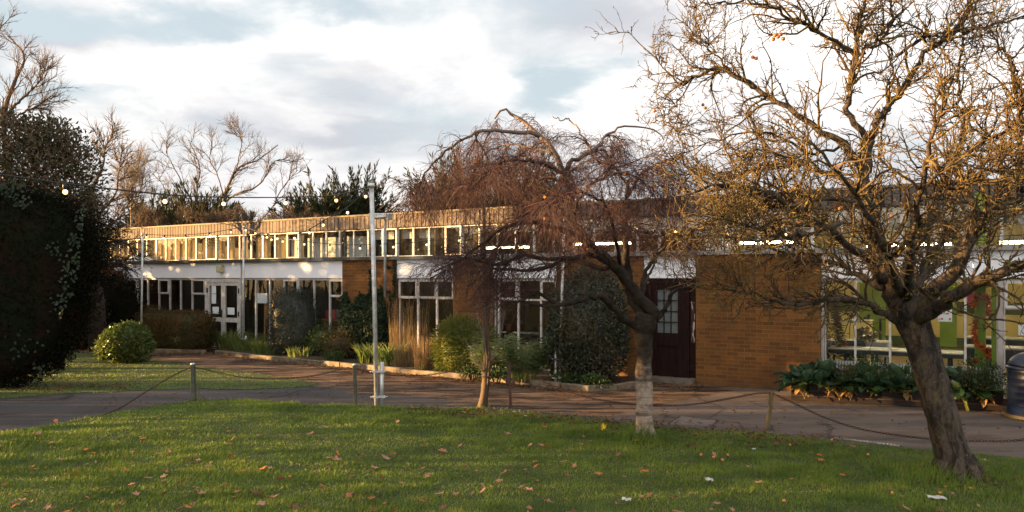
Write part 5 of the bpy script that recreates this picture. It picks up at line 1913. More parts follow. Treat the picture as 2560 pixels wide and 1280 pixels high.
# ---------- leaning apple tree, right foreground
YA = 8.45
ab = gnd(2391, 1192)
b = empty('apple_tree', 'gnarled lichened bare apple tree leaning left at the right of the lawn', 'tree', tuple(ab))
TR = [((2400, 1206), .26), ((2396, 1196), .215), ((2390, 1176), .182), ((2372, 1110), .160), ((2345, 1010), .152), ((2318, 920), .148), ((2296, 850), .150), ((2275, 800), .165), ((2262, 775), .16), ((2252, 755), .13)]
P, Rr = smooth_path([px(x, y, YA) for (x, y), _ in TR], [r for _, r in TR], 120)
sides = 64
m = MB().tubes(P, Rr, sides)
V = m.v[0].reshape(120, sides, 3)
ctr = P[:, None, :]
th = np.arange(sides) / sides * 6.283
hh = np.arange(120)[:, None] / 120 * 2.0
nz = rng.normal(size=(120, sides))
for q in range(3): nz = (nz + np.roll(nz, 1, 0) + np.roll(nz, -1, 0) + .35 * np.roll(nz, 1, 1)) / 3.2
plate = np.sin(th * 11 + 2.2 * np.sin(hh * 5 + th * 2) + 1.4 * np.sin(hh * 13 + th)) * .5 + .5
ridge = 1 + .05 * np.sin(th * 5 + hh * 4) + .06 * np.sin(th * 3 + 1)[None] + .07 * nz - .055 * (1 - plate) ** 4
# a few healed knots
for kx, kh, ks in ((3.9, .55, .14), (4.6, 1.25, .16), (5.4, .95, .12), (3.4, 1.6, .15)):
    ridge += ks * np.exp(-(((th - kx) / .28) ** 2 + ((hh - kh) / .07) ** 2)) - 1.3 * ks * np.exp(-(((th - kx) / .12) ** 2 + ((hh - kh) / .032) ** 2))
V[:] = ctr + (V - ctr) * ridge[..., None]
m.v[0] = V.reshape(-1, 3)
A = [
    # stems rising from the fork
    ([(2258, 785, 0), (2232, 725, .0), (2206, 652, .05), (2182, 579, .1), (2166, 511, .12), (2160, 453, .15), (2168, 420, .15), (2177, 350, .1)], .115, .062),
    ([(2177, 350, .1), (2192, 310, .1), (2205, 285, .12), (2230, 255, .2), (2275, 190, .3), (2330, 120, .45), (2390, 70, .5), (2432, -10, .6)], .058, .024),
    ([(2177, 352, .1), (2115, 280, 0), (2125, 215, -.05), (2140, 145, -.05), (2152, 65, -.1), (2167, -10, -.1)], .046, .020),
    ([(2138, 130, -.05), (2060, 90, -.2), (1990, 50, -.4), (1910, 10, -.5), (1840, 5, -.6), (1736, 20, -.7)], .030, .007),
    ([(2140, 135, -.05), (2195, 105, 0), (2225, 60, .1), (2226, -10, .1)], .026, .014),
    ([(2160, 440, .15), (2112, 362, .3), (2040, 320, .45), (1960, 265, .55), (1870, 210, .7), (1810, 176, .8), (1735, 190, .9), (1705, 207, .9), (1655, 165, 1.0), (1568, 76, 1.1)], .056, .006),
    ([(1870, 212, .7), (1800, 150, .6), (1765, 110, .5), (1728, 74, .5)], .017, .005),
    ([(1735, 190, .9), (1700, 250, .9), (1660, 300, .95), (1700, 330, 1.0)], .014, .004),
    ([(2205, 700, 0), (2161, 646, -.3), (2085, 584, -.7), (2000, 530, -1.0), (1920, 485, -1.2), (1850, 465, -1.3), (1770, 470, -1.4), (1690, 490, -1.4)], .060, .008),
    ([(2166, 470, .12), (2050, 425, .5), (1950, 412, .8), (1850, 428, 1.0), (1760, 440, 1.1), (1680, 425, 1.2)], .040, .007),
    ([(2166, 520, .12), (2080, 500, -.2), (1960, 490, -.5), (1860, 520, -.7), (1760, 560, -.8), (1690, 600, -.9)], .034, .007),
    ([(2258, 805, 0), (2222, 798, -.15), (2165, 762, -.4), (2100, 744, -.6), (2045, 752, -.75), (1986, 764, -.85), (1920, 748, -.95), (1850, 730, -1.0), (1790, 718, -1.05)], .042, .007),
    ([(2210, 720, 0), (2150, 690, .3), (2080, 660, .6), (1980, 640, .9), (1880, 600, 1.1), (1800, 590, 1.2)], .040, .007),
    ([(2240, 740, 0), (2262, 660, .3), (2292, 618, .5), (2330, 550, .8), (2352, 490, 1.0), (2370, 420, 1.2), (2360, 330, 1.4)], .050, .012),
    ([(2276, 790, 0), (2330, 727, -.15), (2389, 666, -.3), (2427, 585, -.4), (2466, 540, -.5), (2505, 516, -.55), (2570, 478, -.6), (2660, 420, -.7)], .092, .035),
    ([(2466, 540, -.5), (2500, 470, -.4), (2548, 430, -.3), (2640, 330, -.2), (2700, 200, -.1)], .050, .016),
    ([(2450, 548, -.45), (2400, 450, -.2), (2385, 408, -.1), (2437, 370, -.1), (2500, 332, -.05), (2570, 304, 0), (2680, 270, .1)], .042, .012),
    ([(2392, 400, -.1), (2408, 320, .1), (2398, 220, .2), (2402, 110, .3), (2420, 0, .3)], .026, .010),
    ([(2290, 800, 0), (2330, 775, -.35), (2379, 742, -.6), (2442, 702, -.9), (2505, 676, -1.1), (2570, 655, -1.2), (2680, 640, -1.3)], .085, .032),
    ([(2558, 480, -.6), (2555, 380, -.5), (2552, 290, -.5), (2530, 160, -.4), (2486, 96, -.4)], .040, .012),
    ([(2240, 140, .3), (2310, 97, .1), (2380, 80, 0), (2460, 64, -.1), (2570, 40, -.2)], .026, .010),
    ([(2534, 170, -.4), (2560, 225, -.5), (2640, 260, -.6)], .022, .008),
    # limbs towards and away from the camera
    ([(2250, 740, 0), (2220, 660, -.8), (2180, 560, -1.5), (2100, 440, -2.0), (2010, 350, -2.2)], .055, .010),
    ([(2265, 750, 0), (2280, 620, -.9), (2300, 480, -1.6), (2340, 330, -2.0), (2380, 200, -2.2)], .050, .010),
    ([(2250, 750, 0), (2210, 640, .9), (2150, 560, 1.8), (2080, 500, 2.5), (2000, 470, 3.0)], .052, .010),
    ([(2270, 760, 0), (2330, 640, .9), (2400, 560, 1.7), (2480, 500, 2.4)], .052, .012),
    ([(2270, 770, 0), (2310, 690, 1.0), (2350, 650, 2.0), (2420, 600, 2.8)], .040, .010),
    ([(2300, 500, -.4), (2380, 470, -.9), (2470, 440, -1.3), (2560, 400, -1.6)], .030, .008),
    ([(2100, 560, -.8), (1990, 590, -1.2), (1880, 570, -1.6), (1800, 540, -1.8)], .024, .006),
    ([(2050, 425, .5), (1960, 350, .4), (1880, 330, .2), (1790, 350, .1), (1690, 390, 0)], .022, .005),
    ([(2112, 362, .3), (2000, 390, .0), (1900, 380, -.3), (1820, 410, -.5)], .022, .006),
]
for q in range(8):
    qa = q * .8 + .3
    qd = np.array([math.cos(qa), math.sin(qa), 0])
    ql = .34 + .1 * math.sin(q * 2.7)
    m.tubes([[ab + qd * .10 + [0, 0, .20], ab + qd * .19 + [0, 0, .075], ab + qd * (ql * .8) + [0, 0, .02], ab + qd * ql + [0, 0, -.03]]], [[.085, .075, .05, .03]], 10)
L0, R0 = limbs(A, 26, YA)
L0[:, 1:-1] += rng.normal(size=L0[:, 1:-1].shape) * .010
for P_, R_ in zip(L0, R0):
    m.tubes(P_, R_ * np.interp(P_[:, 2], [2.0, 3.4], [.94, .76]) * (1 + .06 * rng.normal(size=26)), 10)
m.v = [v - ab for v in m.v]
m.build('trunk', M['appletrunk'], b)
L1, R1 = spawn(L0, R0, 17, .2, 1, (.35, 1.05), (.45, 1.15), (0, 0, .14), 10, .22, .55, .3, rmax=.016, rmin=.006)
L2, R2 = spawn(L1, R1, 7, .1, 1, (.12, .48), (.45, 1.2), (0, 0, .12), 7, .27, .6, .45, rmax=.007, rmin=.0038)
def right_of(Pq, Rq):
    """the crown ends short of the weeping tree"""
    ok = (Pq[..., 0] > 1.5 + .1 * rng.normal(size=(len(Pq), 1))).all(1)
    return Pq[ok], Rq[ok]


L1, R1 = right_of(L1, R1)
L2, R2 = right_of(L2, R2)
low = [8, 9, 10, 11, 12, 26, 27, 28, 5]     # the tangle of low limbs on the left side
L1x, R1x = spawn(L0[low], R0[low], 16, .25, 1, (.3, .9), (.45, 1.2), (0, 0, .05), 10, .24, .55, .3, rmax=.014, rmin=.006)
L1, R1 = np.concatenate([L1, L1x]), np.concatenate([R1, R1x])
L2x, R2x = spawn(L1x, R1x, 6, .1, 1, (.12, .42), (.45, 1.2), (0, 0, .08), 7, .30, .6, .45, rmax=.007, rmin=.0038)
L2, R2 = np.concatenate([L2, L2x]), np.concatenate([R2, R2x])
L2b, R2b = spawn(L0, R0, 22, .1, 1, (.08, .34), (.7, 1.5), (0, 0, .15), 6, .24, .3, .5, rmax=.007, rmin=.004)
m = MB().tubes(L1, R1, 5).tubes(L2, R2, 4).tubes(L2b, R2b, 4)
m.v = [v - ab for v in m.v]
m.build('branches', M['applebark'], b)
Q = np.concatenate([L2, ])
L3, R3 = spawn(L2, R2, 2, .05, 1, (.03, .085), (.6, 1.4), (0, 0, .1), 4, .35, .8, .9, rmax=.0055, rmin=.0040)
L4, R4 = spawn(L1, R1, 3, .1, 1, (.03, .10), (.6, 1.5), (0, 0, .1), 4, .4, .6, .9, rmax=.0075, rmin=.0052)
L5, R5 = spawn(L2b, R2b, 4, .1, 1, (.03, .08), (.6, 1.5), (0, 0, .1), 4, .4, .8, .9, rmax=.007, rmin=.005)
m = MB().tubes(L3, R3, 3).tubes(L4, R4, 3).tubes(L5, R5, 3)
m.v = [v - ab for v in m.v]
m.build('crown', M['appletwig'], b)
fr = MB().lathe([(.022 * math.sin(q), -.020 * math.cos(q)) for q in np.linspace(.05, 3.09, 7)], 10)
for i, (x, y, dy) in enumerate([(1938, 88, -.5), (1945, 92, -.5), (1952, 86, -.45), (1958, 97, -.5), (1933, 98, -.45), (1882, 143, .5), (1890, 146, .5), (1757, 262, .9), (1763, 270, .9), (1636, 277, .9), (2170, 88, -.1), (2300, 470, -1), (2230, 540, .4), (2280, 590, -.6), (2100, 520, -.3), (2500, 420, -.6), (2340, 300, -.2), (2460, 240, 0), (1990, 470, -.4)]):
    f = fr.build('fruit', M['fruit'], b) if i == 0 else f0.copy()
    if i == 0: f0 = f
    else: COL.objects.link(f)
    f.parent = b
    f.location = tuple(px(x, y, YA + dy) - ab)

# ---------- weeping tree, centre
YW = 10.45
wb = gnd(1613, 1098)
b = empty('weeping_tree', 'bare weeping tree with a pale lower trunk and drooping red brown twigs', 'tree', tuple(wb))
TRW = [((1615, 1106), .135), ((1613, 1090), .118), ((1611, 1050), .108), ((1612, 990), .106), ((1609, 940), .108), ((1611, 880), .102), ((1608, 840), .118), ((1612, 810), .15), ((1618, 785), .13)]
P, Rr = smooth_path([px(x, y, YW) for (x, y), _ in TRW], [r for _, r in TRW], 34)
m = MB().tubes(P, Rr * (1 + .05 * np.sin(np.arange(34) * 1.9) + .03 * rng.normal(size=34)), 20)
V = m.v[0].reshape(34, 20, 3)
V[:] = P[:, None] + (V - P[:, None]) * (1 + .03 * rng.normal(size=(34, 20, 1)) + .04 * np.sin(np.arange(20) * .9 + np.arange(34)[:, None] * .3)[..., None])
m.v[0] = V.reshape(-1, 3)
Wd = [
    ([(1640, 800, 0), (1625, 770, 0), (1597, 744, 0), (1575, 709, 0), (1549, 678, -.05), (1518, 647, -.1), (1479, 612, -.1), (1437, 564, -.1), (1424, 502, -.05), (1411, 446, 0), (1385, 384, .05), (1350, 341, .1), (1315, 310, .15), (1280, 284, .2), (1258, 276, .2), (1236, 297, .2)], .082, .012),
    ([(1350, 341, .1), (1306, 334, 0), (1245, 327, -.1), (1192, 330, -.25), (1144, 358, -.35), (1096, 397, -.45), (1068, 430, -.5), (1052, 465, -.5)], .030, .007),
    ([(1411, 440, 0), (1435, 400, .2), (1472, 384, .4), (1503, 362, .5), (1513, 340, .6), (1556, 319, .7), (1626, 322, .9), (1660, 350, 1.0)], .034, .007),
    ([(1480, 380, .4), (1450, 330, .5), (1424, 301, .6), (1400, 298, .6), (1381, 290, .6)], .015, .005),
    ([(1606, 800, 0), (1575, 730, .25), (1569, 660, .3), (1563, 590, .3), (1566, 520, .35), (1569, 450, .4)], .062, .030),
    ([(1590, 815, 0), (1562, 795, -.1), (1531, 768, -.3), (1500, 745, -.5), (1472, 742, -.65), (1440, 754, -.7), (1400, 763, -.85), (1341, 763, -1.0), (1300, 750, -1.1)], .058, .014),
    ([(1394, 762, -.85), (1350, 735, -1.0), (1324, 736, -1.05), (1280, 757, -1.1), (1219, 769, -1.2)], .026, .008),
    ([(1575, 709, 0), (1547, 662, .2), (1503, 673, .3), (1460, 660, .35), (1416, 648, .4), (1360, 668, .4), (1315, 677, .45), (1245, 671, .5), (1175, 664, .5), (1120, 678, .5), (1075, 696, .5)], .044, .007),
    ([(1549, 678, 0), (1494, 640, -.2), (1437, 642, -.3), (1380, 648, -.45), (1315, 637, -.5), (1280, 650, -.5), (1245, 664, -.55), (1184, 647, -.6), (1130, 640, -.6)], .040, .008),
    ([(1500, 632, -.1), (1472, 610, -.4), (1415, 577, -.7), (1367, 564, -.9), (1306, 556, -1.0), (1262, 568, -1.1), (1210, 603, -1.2), (1153, 647, -1.3), (1085, 680, -1.3)], .040, .008),
    ([(1600, 760, 0), (1612, 690, .2), (1640, 640, .3), (1680, 610, .5), (1730, 590, .6)], .038, .010),
    ([(1640, 800, 0), (1669, 762, -.1), (1687, 725, -.15), (1735, 717, -.2), (1775, 712, -.25)], .036, .009),
    ([(1424, 500, 0), (1380, 470, .4), (1320, 440, .7), (1250, 420, .9), (1180, 440, 1.0), (1120, 490, 1.0)], .024, .006),
    ([(1400, 430, 0), (1360, 410, -.5), (1300, 400, -.9), (1230, 420, -1.2), (1180, 470, -1.3)], .024, .006),
    ([(1430, 530, -.1), (1470, 470, -.6), (1520, 440, -1.0), (1580, 440, -1.2), (1640, 480, -1.3)], .024, .006),
    ([(1566, 500, .35), (1600, 440, .6), (1640, 420, .9), (1700, 450, 1.1)], .022, .006),
    ([(1569, 470, .4), (1540, 420, .9), (1480, 400, 1.4), (1420, 430, 1.7)], .022, .006),
    ([(1437, 564, -.1), (1400, 500, .9), (1360, 470, 1.6), (1310, 480, 2.0)], .022, .006),
    ([(1549, 660, 0), (1530, 560, -.9), (1500, 500, -1.5), (1440, 480, -1.8), (1390, 500, -1.9)], .026, .006),
    ([(1600, 750, 0), (1620, 690, 1.0), (1640, 640, 1.8), (1600, 600, 2.2)], .026, .006),
    ([(1385, 384, .05), (1330, 370, .5), (1270, 360, .8), (1200, 390, 1.0), (1140, 440, 1.1)], .018, .005),
]
for q in range(6):
    qa = q * 1.05 + .2
    qd = np.array([math.cos(qa), math.sin(qa), 0])
    m.tubes([[wb + qd * .05 + [0, 0, .14], wb + qd * .11 + [0, 0, .05], wb + qd * .19 + [0, 0, -.02]]], [[.06, .05, .03]], 9)
L0, R0 = limbs(Wd, 24, YW)
for P_, R_ in zip(L0, R0):
    m.tubes(P_, R_ * (1 + .06 * rng.normal(size=24)), 9)
m.v = [v - wb for v in m.v]
m.build('trunk', M['weepbark'], b)
L1, R1 = spawn(L0, R0, 16, .28, 1, (.35, 1.05), (.4, 1.2), (0, 0, .0), 10, .20, .45, .35, droop=.13, rmax=.011, rmin=.004)
L2, R2 = spawn(L1, R1, 19, .1, 1, (.20, .62), (.3, 1.2), (0, 0, -.08), 8, .17, .5, .5, droop=.15, rmax=.0044, rmin=.0028)
L2b, R2b = spawn(L0, R0, 26, .35, 1, (.2, .65), (.5, 1.3), (0, 0, -.05), 8, .16, .3, .45, droop=.2, rmax=.004, rmin=.0022)
L3, R3 = spawn(L2, R2, 3, .1, .9, (.10, .30), (.3, 1.1), (0, 0, -.12), 5, .16, .8, .7, droop=.12, rmax=.0028, rmin=.0020)
def clear_of_trunk(Pq, Rq):
    """twigs stop above head height on the door side and above the young tree's fork on the other"""
    lo = np.interp(Pq[..., 0], [-1.6, -.6, .2, .7, 1.2, 3], [1.75, 1.68, 1.9, 2.1, 2.3, 2.3])
    ok = (Pq[..., 2] > lo + rng.normal(size=(len(Pq), 1)) * .22).all(1)
    return Pq[ok], Rq[ok]


def under_top(Pq, Rq):
    hi = np.interp(Pq[..., 0], [-1.4, -1.0, -.3, .3, .9, 1.6, 2.2], [3.5, 3.85, 4.25, 4.2, 4.15, 4.1, 3.8])
    ok = (Pq[..., 2] < hi).all(1)
    return Pq[ok], Rq[ok]


L1, R1 = under_top(*clear_of_trunk(L1, R1))
L2, R2 = under_top(*clear_of_trunk(L2, R2))
L2b, R2b = under_top(*clear_of_trunk(L2b, R2b))
L3, R3 = under_top(*clear_of_trunk(L3, R3))
m = MB().tubes(L1, R1, 5).tubes(L2, R2, 3).tubes(L2b, R2b, 3).tubes(L3, R3, 3, cap=False)
m.v = [v - wb for v in m.v]
m.build('crown', M['weeptwig'], b)
ii = rng.integers(0, len(L2), 90)
c = L2[ii, rng.integers(2, 8, 90)] - wb
MB().leaves(c, rdir(90) + [0, 0, -.6], rdir(90), rng.uniform(.03, .055, 90), rng.uniform(.025, .04, 90)).build('leaves', M['autumn'], b)

# ---------- young pale tree at the lawn edge
YY = gnd(1207, 1017)[1]
yb = gnd(1207, 1017)
b = empty('young_tree', 'slender young tree tied at knee height on the lawn edge', 'tree', tuple(yb))
TY = [((1205, 1022), .085), ((1209, 1000), .07), ((1214, 960), .066), ((1215, 930), .06), ((1216, 870), .05), ((1217, 820), .048), ((1214, 780), .045), ((1213, 720), .032), ((1211, 640), .028), ((1210, 560), .022), ((1208, 500), .018), ((1206, 415), .006)]
P, Rr = smooth_path([px(x, y, YY) for (x, y), _ in TY], [r for _, r in TY], 40)
m = MB().tubes(P - yb, Rr * (1 + .05 * rng.normal(size=40)), 12)
P2, R2_ = smooth_path([px(x, y, YY - .05) for x, y in ((1219, 965), (1224, 900), (1220, 830), (1222, 760), (1226, 690))], [.022, .022, .02, .016, .008], 20)
m.tubes(P2 - yb, R2_, 8)
m.build('trunk', M['youngbark'], b)
m = MB()
z = 2.1 - (942 - 694) / F * YY
a = np.linspace(0, 6.28, 16)
m.tubes(np.stack([.01 + .085 * np.cos(a) + px(1216, 942, YY)[0] - yb[0], .085 * np.sin(a), z + .01 * np.sin(a * 2)], 1), np.full(16, .012), 6)
m.tubes(np.array([px(1222, 940, YY - .1), px(1232, 925, YY - .15), px(1228, 905, YY - .1)]) - yb, [.01, .008, .005], 5)
m.build('tie', M['darkbark'], b)
L0 = (P)[None, 8:]
R0 = Rr[None, 8:]
L1, R1 = spawn(L0, R0, 34, .02, 1, (.35, 1.1), (.35, .9), (0, 0, .2), 10, .12, .5, .3, rmax=.012, rmin=.004)
L2, R2 = spawn(L1, R1, 6, .15, 1, (.12, .45), (.4, 1.0), (0, 0, .1), 6, .16, .6, .4, rmax=.005, rmin=.002)
m = MB().tubes(L1 - yb, R1, 5).tubes(L2 - yb, R2, 3)
m.build('crown', M['paletwig'], b)


# ---------- bare trees beyond the roof
def bare_tree(name, label, base, specs, Y0, n1, n2, n3, l1=(1.0, 2.6), l2=(.5, 1.4), l3=(.25, .7), mat='farbark', up=.12, rm=.05, spread=(.35, .95), u0=.2, trunk=None, r3=.008):
    base = np.array(base, float)
    b = empty(name, label, 'tree', tuple(base))
    L0, R0 = limbs(specs, 22, Y0)
    m = MB()
    if trunk is not None: m.tubes(np.array(trunk) - base, np.linspace(.26, .17, len(trunk)), 10)
    m.tubes(L0 - base, R0, 8)
    m.build('trunk', M[mat], b)
    L1, R1 = spawn(L0, R0, n1, u0, 1, l1, spread, (0, 0, up), 9, .14, .5, .3, rmax=rm, rmin=.02)
    L2, R2 = spawn(L1, R1, n2, .2, 1, l2, spread, (0, 0, up), 7, .16, .55, .35, rmax=.02, rmin=.011)
    m = MB().tubes(L1 - base, R1, 5).tubes(L2 - base, R2, 4)
    if n3:
        L3, R3 = spawn(L2, R2, n3, .2, 1, l3, spread, (0, 0, up), 5, .16, .6, .5, rmax=.011, rmin=r3)
        m.tubes(L3 - base, R3, 3)
    m.build('crown', M[mat], b)
    return b


Y0 = 42.0
tb = px(548, 560, Y0)
bare_tree('bare_tree', 'spreading bare tree rising behind the lit clerestory', (tb[0], tb[1], 0),
          [([(545, 575, 0), (548, 530, 0), (556, 500, 0), (573, 462, 0), (586, 432, .3), (610, 412, .5), (643, 401, .8), (695, 362, 1)], 0.110, 0.024),
           ([(552, 520, 0), (568, 500, -.3), (600, 481, -.6), (635, 470, -.8), (662, 445, -1), (680, 410, -1.2), (700, 398, -1.4)], 0.066, 0.018),
           ([(545, 565, 0), (500, 540, .4), (492, 480, .6), (499, 420, .8), (485, 380, .9), (470, 350, 1)], 0.061, 0.018),
           ([(540, 570, 0), (490, 520, -.5), (455, 455, -.8), (430, 410, -1), (415, 380, -1)], 0.050, 0.015),
           ([(480, 570, 0), (440, 520, .6), (410, 470, .8), (395, 440, .9)], 0.033, 0.012),
           ([(640, 560, .5), (680, 520, .2), (700, 480, 0), (725, 445, -.2), (745, 425, -.3)], 0.039, 0.012),
           ([(560, 500, 0), (545, 440, .5), (525, 400, .8), (530, 360, 1)], 0.039, 0.012),
           ([(590, 430, .3), (600, 380, .5), (605, 345, .6), (590, 340, .7)], 0.028, 0.011)],
          Y0, 9, 6, 4, (.7, 2.0), (.4, 1.1), (.2, .6), trunk=[(tb[0], tb[1], 0), (tb[0], tb[1], 2.5), px(545, 572, Y0)], rm=.03, r3=.007)
tb = px(20, 500, 30)
bare_tree('bare_tree', 'tall bare tree at the top left corner above the dark evergreen', (tb[0], tb[1], 0),
          [([(20, 400, 0), (10, 330, 0), (15, 260, 0), (40, 200, .3), (60, 140, .4), (20, 90, .5)], .12, .02),
           ([(15, 320, 0), (-20, 220, .3), (-30, 130, .5), (0, 70, .7)], .09, .02),
           ([(14, 290, 0), (50, 250, -.3), (90, 215, -.5), (110, 180, -.6)], .06, .012),
           ([(15, 310, 0), (60, 280, .4), (95, 265, .6), (115, 250, .7)], .05, .012)],
          30, 12, 7, 4, (.5, 1.6), (.3, .9), (.15, .5), trunk=[(tb[0], tb[1], 0), px(22, 480, 30), px(20, 398, 30)], r3=.006, spread=(.3, .8))
tb = px(335, 560, 36)
bare_tree('bare_tree', 'pale slender birch behind the left end of the building', (tb[0], tb[1], 0),
          [([(332, 580, 0), (328, 520, 0), (333, 460, 0), (345, 420, .1), (350, 385, .1)], .07, .015),
           ([(330, 530, 0), (310, 470, .3), (312, 420, .4)], .045, .012), ([(331, 520, 0), (350, 480, -.3), (362, 420, -.4)], .04, .012)],
          36, 16, 7, 4, (.5, 1.2), (.3, .8), (.2, .5), mat='paletwig', trunk=[(tb[0], tb[1], 0), px(334, 620, 36), px(332, 578, 36)], r3=.006, up=.2)
tb = px(235, 560, 25)
bare_tree('bare_tree', 'bare tree reaching right from behind the dark evergreen', (tb[0], tb[1], 0),
          [([(225, 620, 0), (222, 520, 0), (238, 460, 0), (258, 410, .2), (262, 370, .3), (280, 340, .4)], .07, .012),
           ([(225, 560, 0), (262, 520, -.2), (290, 480, -.3), (296, 430, -.4), (310, 360, -.4)], .05, .010),
           ([(226, 600, 0), (270, 570, .2), (300, 540, .3), (330, 500, .4)], .045, .01)],
          25, 14, 7, 3, (.4, 1.2), (.25, .7), (.15, .4), trunk=[(tb[0], tb[1], 0), px(230, 700, 25), px(225, 618, 25)], r3=.006)
# straggling dark yew hanging over the brick corner
tb = px(245, 700, 23)
b = bare_tree('straggly_yew', 'straggly dark yew with drooping branches beside the left end of the building', (tb[0], tb[1], 0),
              [([(240, 720, 0), (240, 640, 0), (236, 560, 0), (228, 500, 0)], .09, .02),
               ([(240, 640, 0), (270, 610, -.3), (300, 600, -.4), (325, 620, -.5), (345, 660, -.5)], .035, .008),
               ([(240, 660, 0), (275, 650, -.2), (310, 650, -.2), (345, 640, -.2)], .03, .008),
               ([(238, 600, 0), (262, 560, .2), (285, 550, .3)], .03, .008),
               ([(240, 680, 0), (265, 670, .1), (300, 665, .2), (320, 670, .2)], .03, .008)],
              23, 9, 6, 3, (.3, .9), (.2, .5), (.1, .3), mat='darkbark', trunk=[(tb[0], tb[1], 0), px(242, 760, 23), px(240, 718, 23)], r3=.004, rm=.02, up=-.02)
m = MB()
for k, (x, y, sx, sy, n) in enumerate(((235, 560, 32, 60, 2600), (240, 640, 30, 45, 2200), (258, 600, 30, 40, 1500), (275, 580, 20, 25, 500), (225, 500, 25, 30, 900))):
    P = np.stack([(rng.normal(x, sx * .55, n) - 1280) / F * 23, rng.normal(0, .5, n) + 23, EYE + (694 - rng.normal(y, sy * .55, n)) / F * 23], 1) - np.array([tb[0], tb[1], 0])
    m.leaves(P, rdir(n) + [.2, 0, -.4], rdir(n), rng.uniform(.06, .14, n), .022)
m.build('foliage', M['yew'], b)


# ---------- cypresses beyond the roof
def cypress(label, x, ytop, wpx, Y, seed, nray=420, lean=0.0, low=560):
    global rng
    keep, rng = rng, np.random.default_rng(seed)
    base = px(x, 694, Y)
    b = empty('cypress_tree', label, 'tree', (base[0], base[1], 0), group='cypresses beyond the roof')
    H = EYE + (694 - ytop) / F * Y
    rx = wpx / 2 / F * Y
    z0 = EYE + (694 - low) / F * Y - 1.2
    m = MB()
    el = np.arcsin(rng.uniform(-.1, 1, nray) ** 1.0)
    az = rng.uniform(0, 6.283, nray)
    D = np.stack([np.cos(el) * np.cos(az), np.cos(el) * np.sin(az), np.sin(el)], 1)
    L = 1 / np.sqrt((D[:, 0] / rx) ** 2 + (D[:, 1] / rx) ** 2 + (D[:, 2] / (H - z0)) ** 2) * rng.uniform(.6, 1.12, nray)
    S = 84
    u = np.sort(rng.uniform(.18, 1, (nray, S)), 1)
    o = np.stack([rng.normal(size=nray) * rx * .12, rng.normal(size=nray) * rx * .12, z0 + rng.uniform(-.3, .8, nray)], 1)
    C = o[:, None] + D[:, None] * (L[:, None] * u)[..., None]
    C[..., 2] += (u ** 2) * 0.12 * L[:, None]
    C = C + rng.normal(size=C.shape) * (0.30 * (1.08 - u))[..., None]
    d = D[:, None] * 1.3 + rng.normal(size=C.shape) * .45 + np.array([0, 0, .12])
    n = nray * S
    m.leaves(C.reshape(-1, 3), d.reshape(-1, 3), rdir(n), rng.uniform(.22, .42, n), rng.uniform(.045, .08, n), .2)
    m.build('crown', M['cypress'], b)
    Pl = np.stack([o, o + D * L[:, None] * .5, o + D * L[:, None] * .95], 1)
    mt = MB().tubes(Pl[::3], np.tile([.05, .03, .012], (len(Pl[::3]), 1)), 5)
    mt.tubes([[(0, 0, 0), (0, 0, z0 + 1)]], [[.22, .14]], 8)
    mt.build('trunk', M['darkbark'], b)
    rng = keep
    return b


cypress('broad dark cypress behind the top of the white pole', 800, 492, 230, 40, 51, low=580)
cypress('tall dark cypress just left of the white pole, highest above the lit roof', 890, 462, 240, 41.5, 52, low=570)
cypress('low dark cypress behind the spreading bare tree', 500, 492, 210, 39, 53, low=590)
cypress('small dark cypress at the left among the bare branches', 385, 500, 150, 40, 54, low=600)
cypress('dark cypress between the bare tree and the white pole', 600, 528, 110, 39, 55, 120, low=600)
cypress('dark cypress behind the left side of the weeping tree', 1140, 405, 260, 40, 56, low=560)
cypress('dark cypress behind the middle of the weeping tree', 1320, 405, 260, 41, 57, low=560)
# brown scrub between them
for label, x, y, w, Y, k in (('brown leafless scrub behind the left end of the roof', 420, 545, 150, 37.5, 9), ('brown leafless scrub right of the spreading bare tree', 560, 548, 130, 37.0, 9), ('brown leafless scrub left of the tall cypresses', 740, 548, 130, 36.0, 7)):
    bp = px(x, 694, Y)
    sp = []
    for q in range(k):
        xx = x + (q / (k - 1) - .5) * w
        sp.append(([(x + (xx - x) * .7, 640, 0), (xx, 590, rng.normal() * .4), (xx + rng.normal() * 14, y + 6 + rng.normal() * 8, rng.normal() * .5)], .04, .012))
    bare_tree('leafless_scrub', label, (bp[0], bp[1], 0), sp, Y, 12, 6, 4, (.4, 1.1), (.3, .7), (.15, .4), r3=.007)['category'] = 'scrub'

# ---------- planting on the left
rb = gnd(314, 912)
shrub('round_bush', 'neat round clipped bush with glossy leaves on the small lawn', 'bush', (px(313, 694, rb[1] + .5)[0], rb[1] + .5, .46), (.58, .56, .47), 5200, .075, .042, 'euonymus', 2.4, .07, .24, 61, .86, -.92, up=.35, out=.7, rnd=.8)
HB = fpos(T(452, -.85), -.85, 0)


def clipped_hedge(label, x0, x1, d, h, w, seed, n):
    t0, t1 = T(x0, d), T(x1, d)
    c = fpos((t0 + t1) / 2, d, 0)
    b = empty('clipped_hedge', label, 'hedge', tuple(c), -PHI)
    m = MB()
    rad = ((t1 - t0) / 2, w / 2, h / 2)
    core_mesh(m, (0, 0, h / 2), rad, 6, .02, seed, .94)
    leaf_shell(m, (0, 0, h / 2), rad, n, .05, .028, 6, .03, .07, seed, up=.2, out=.5, rnd=1.0)
    m.build('foliage', M['beech'], b)
    stems(b, [((q * rad[0] * .8, 0, 0), (q * rad[0] * .8, 0, h * .7)) for q in (-1, -.5, 0, .5, 1)], .02)
    return b


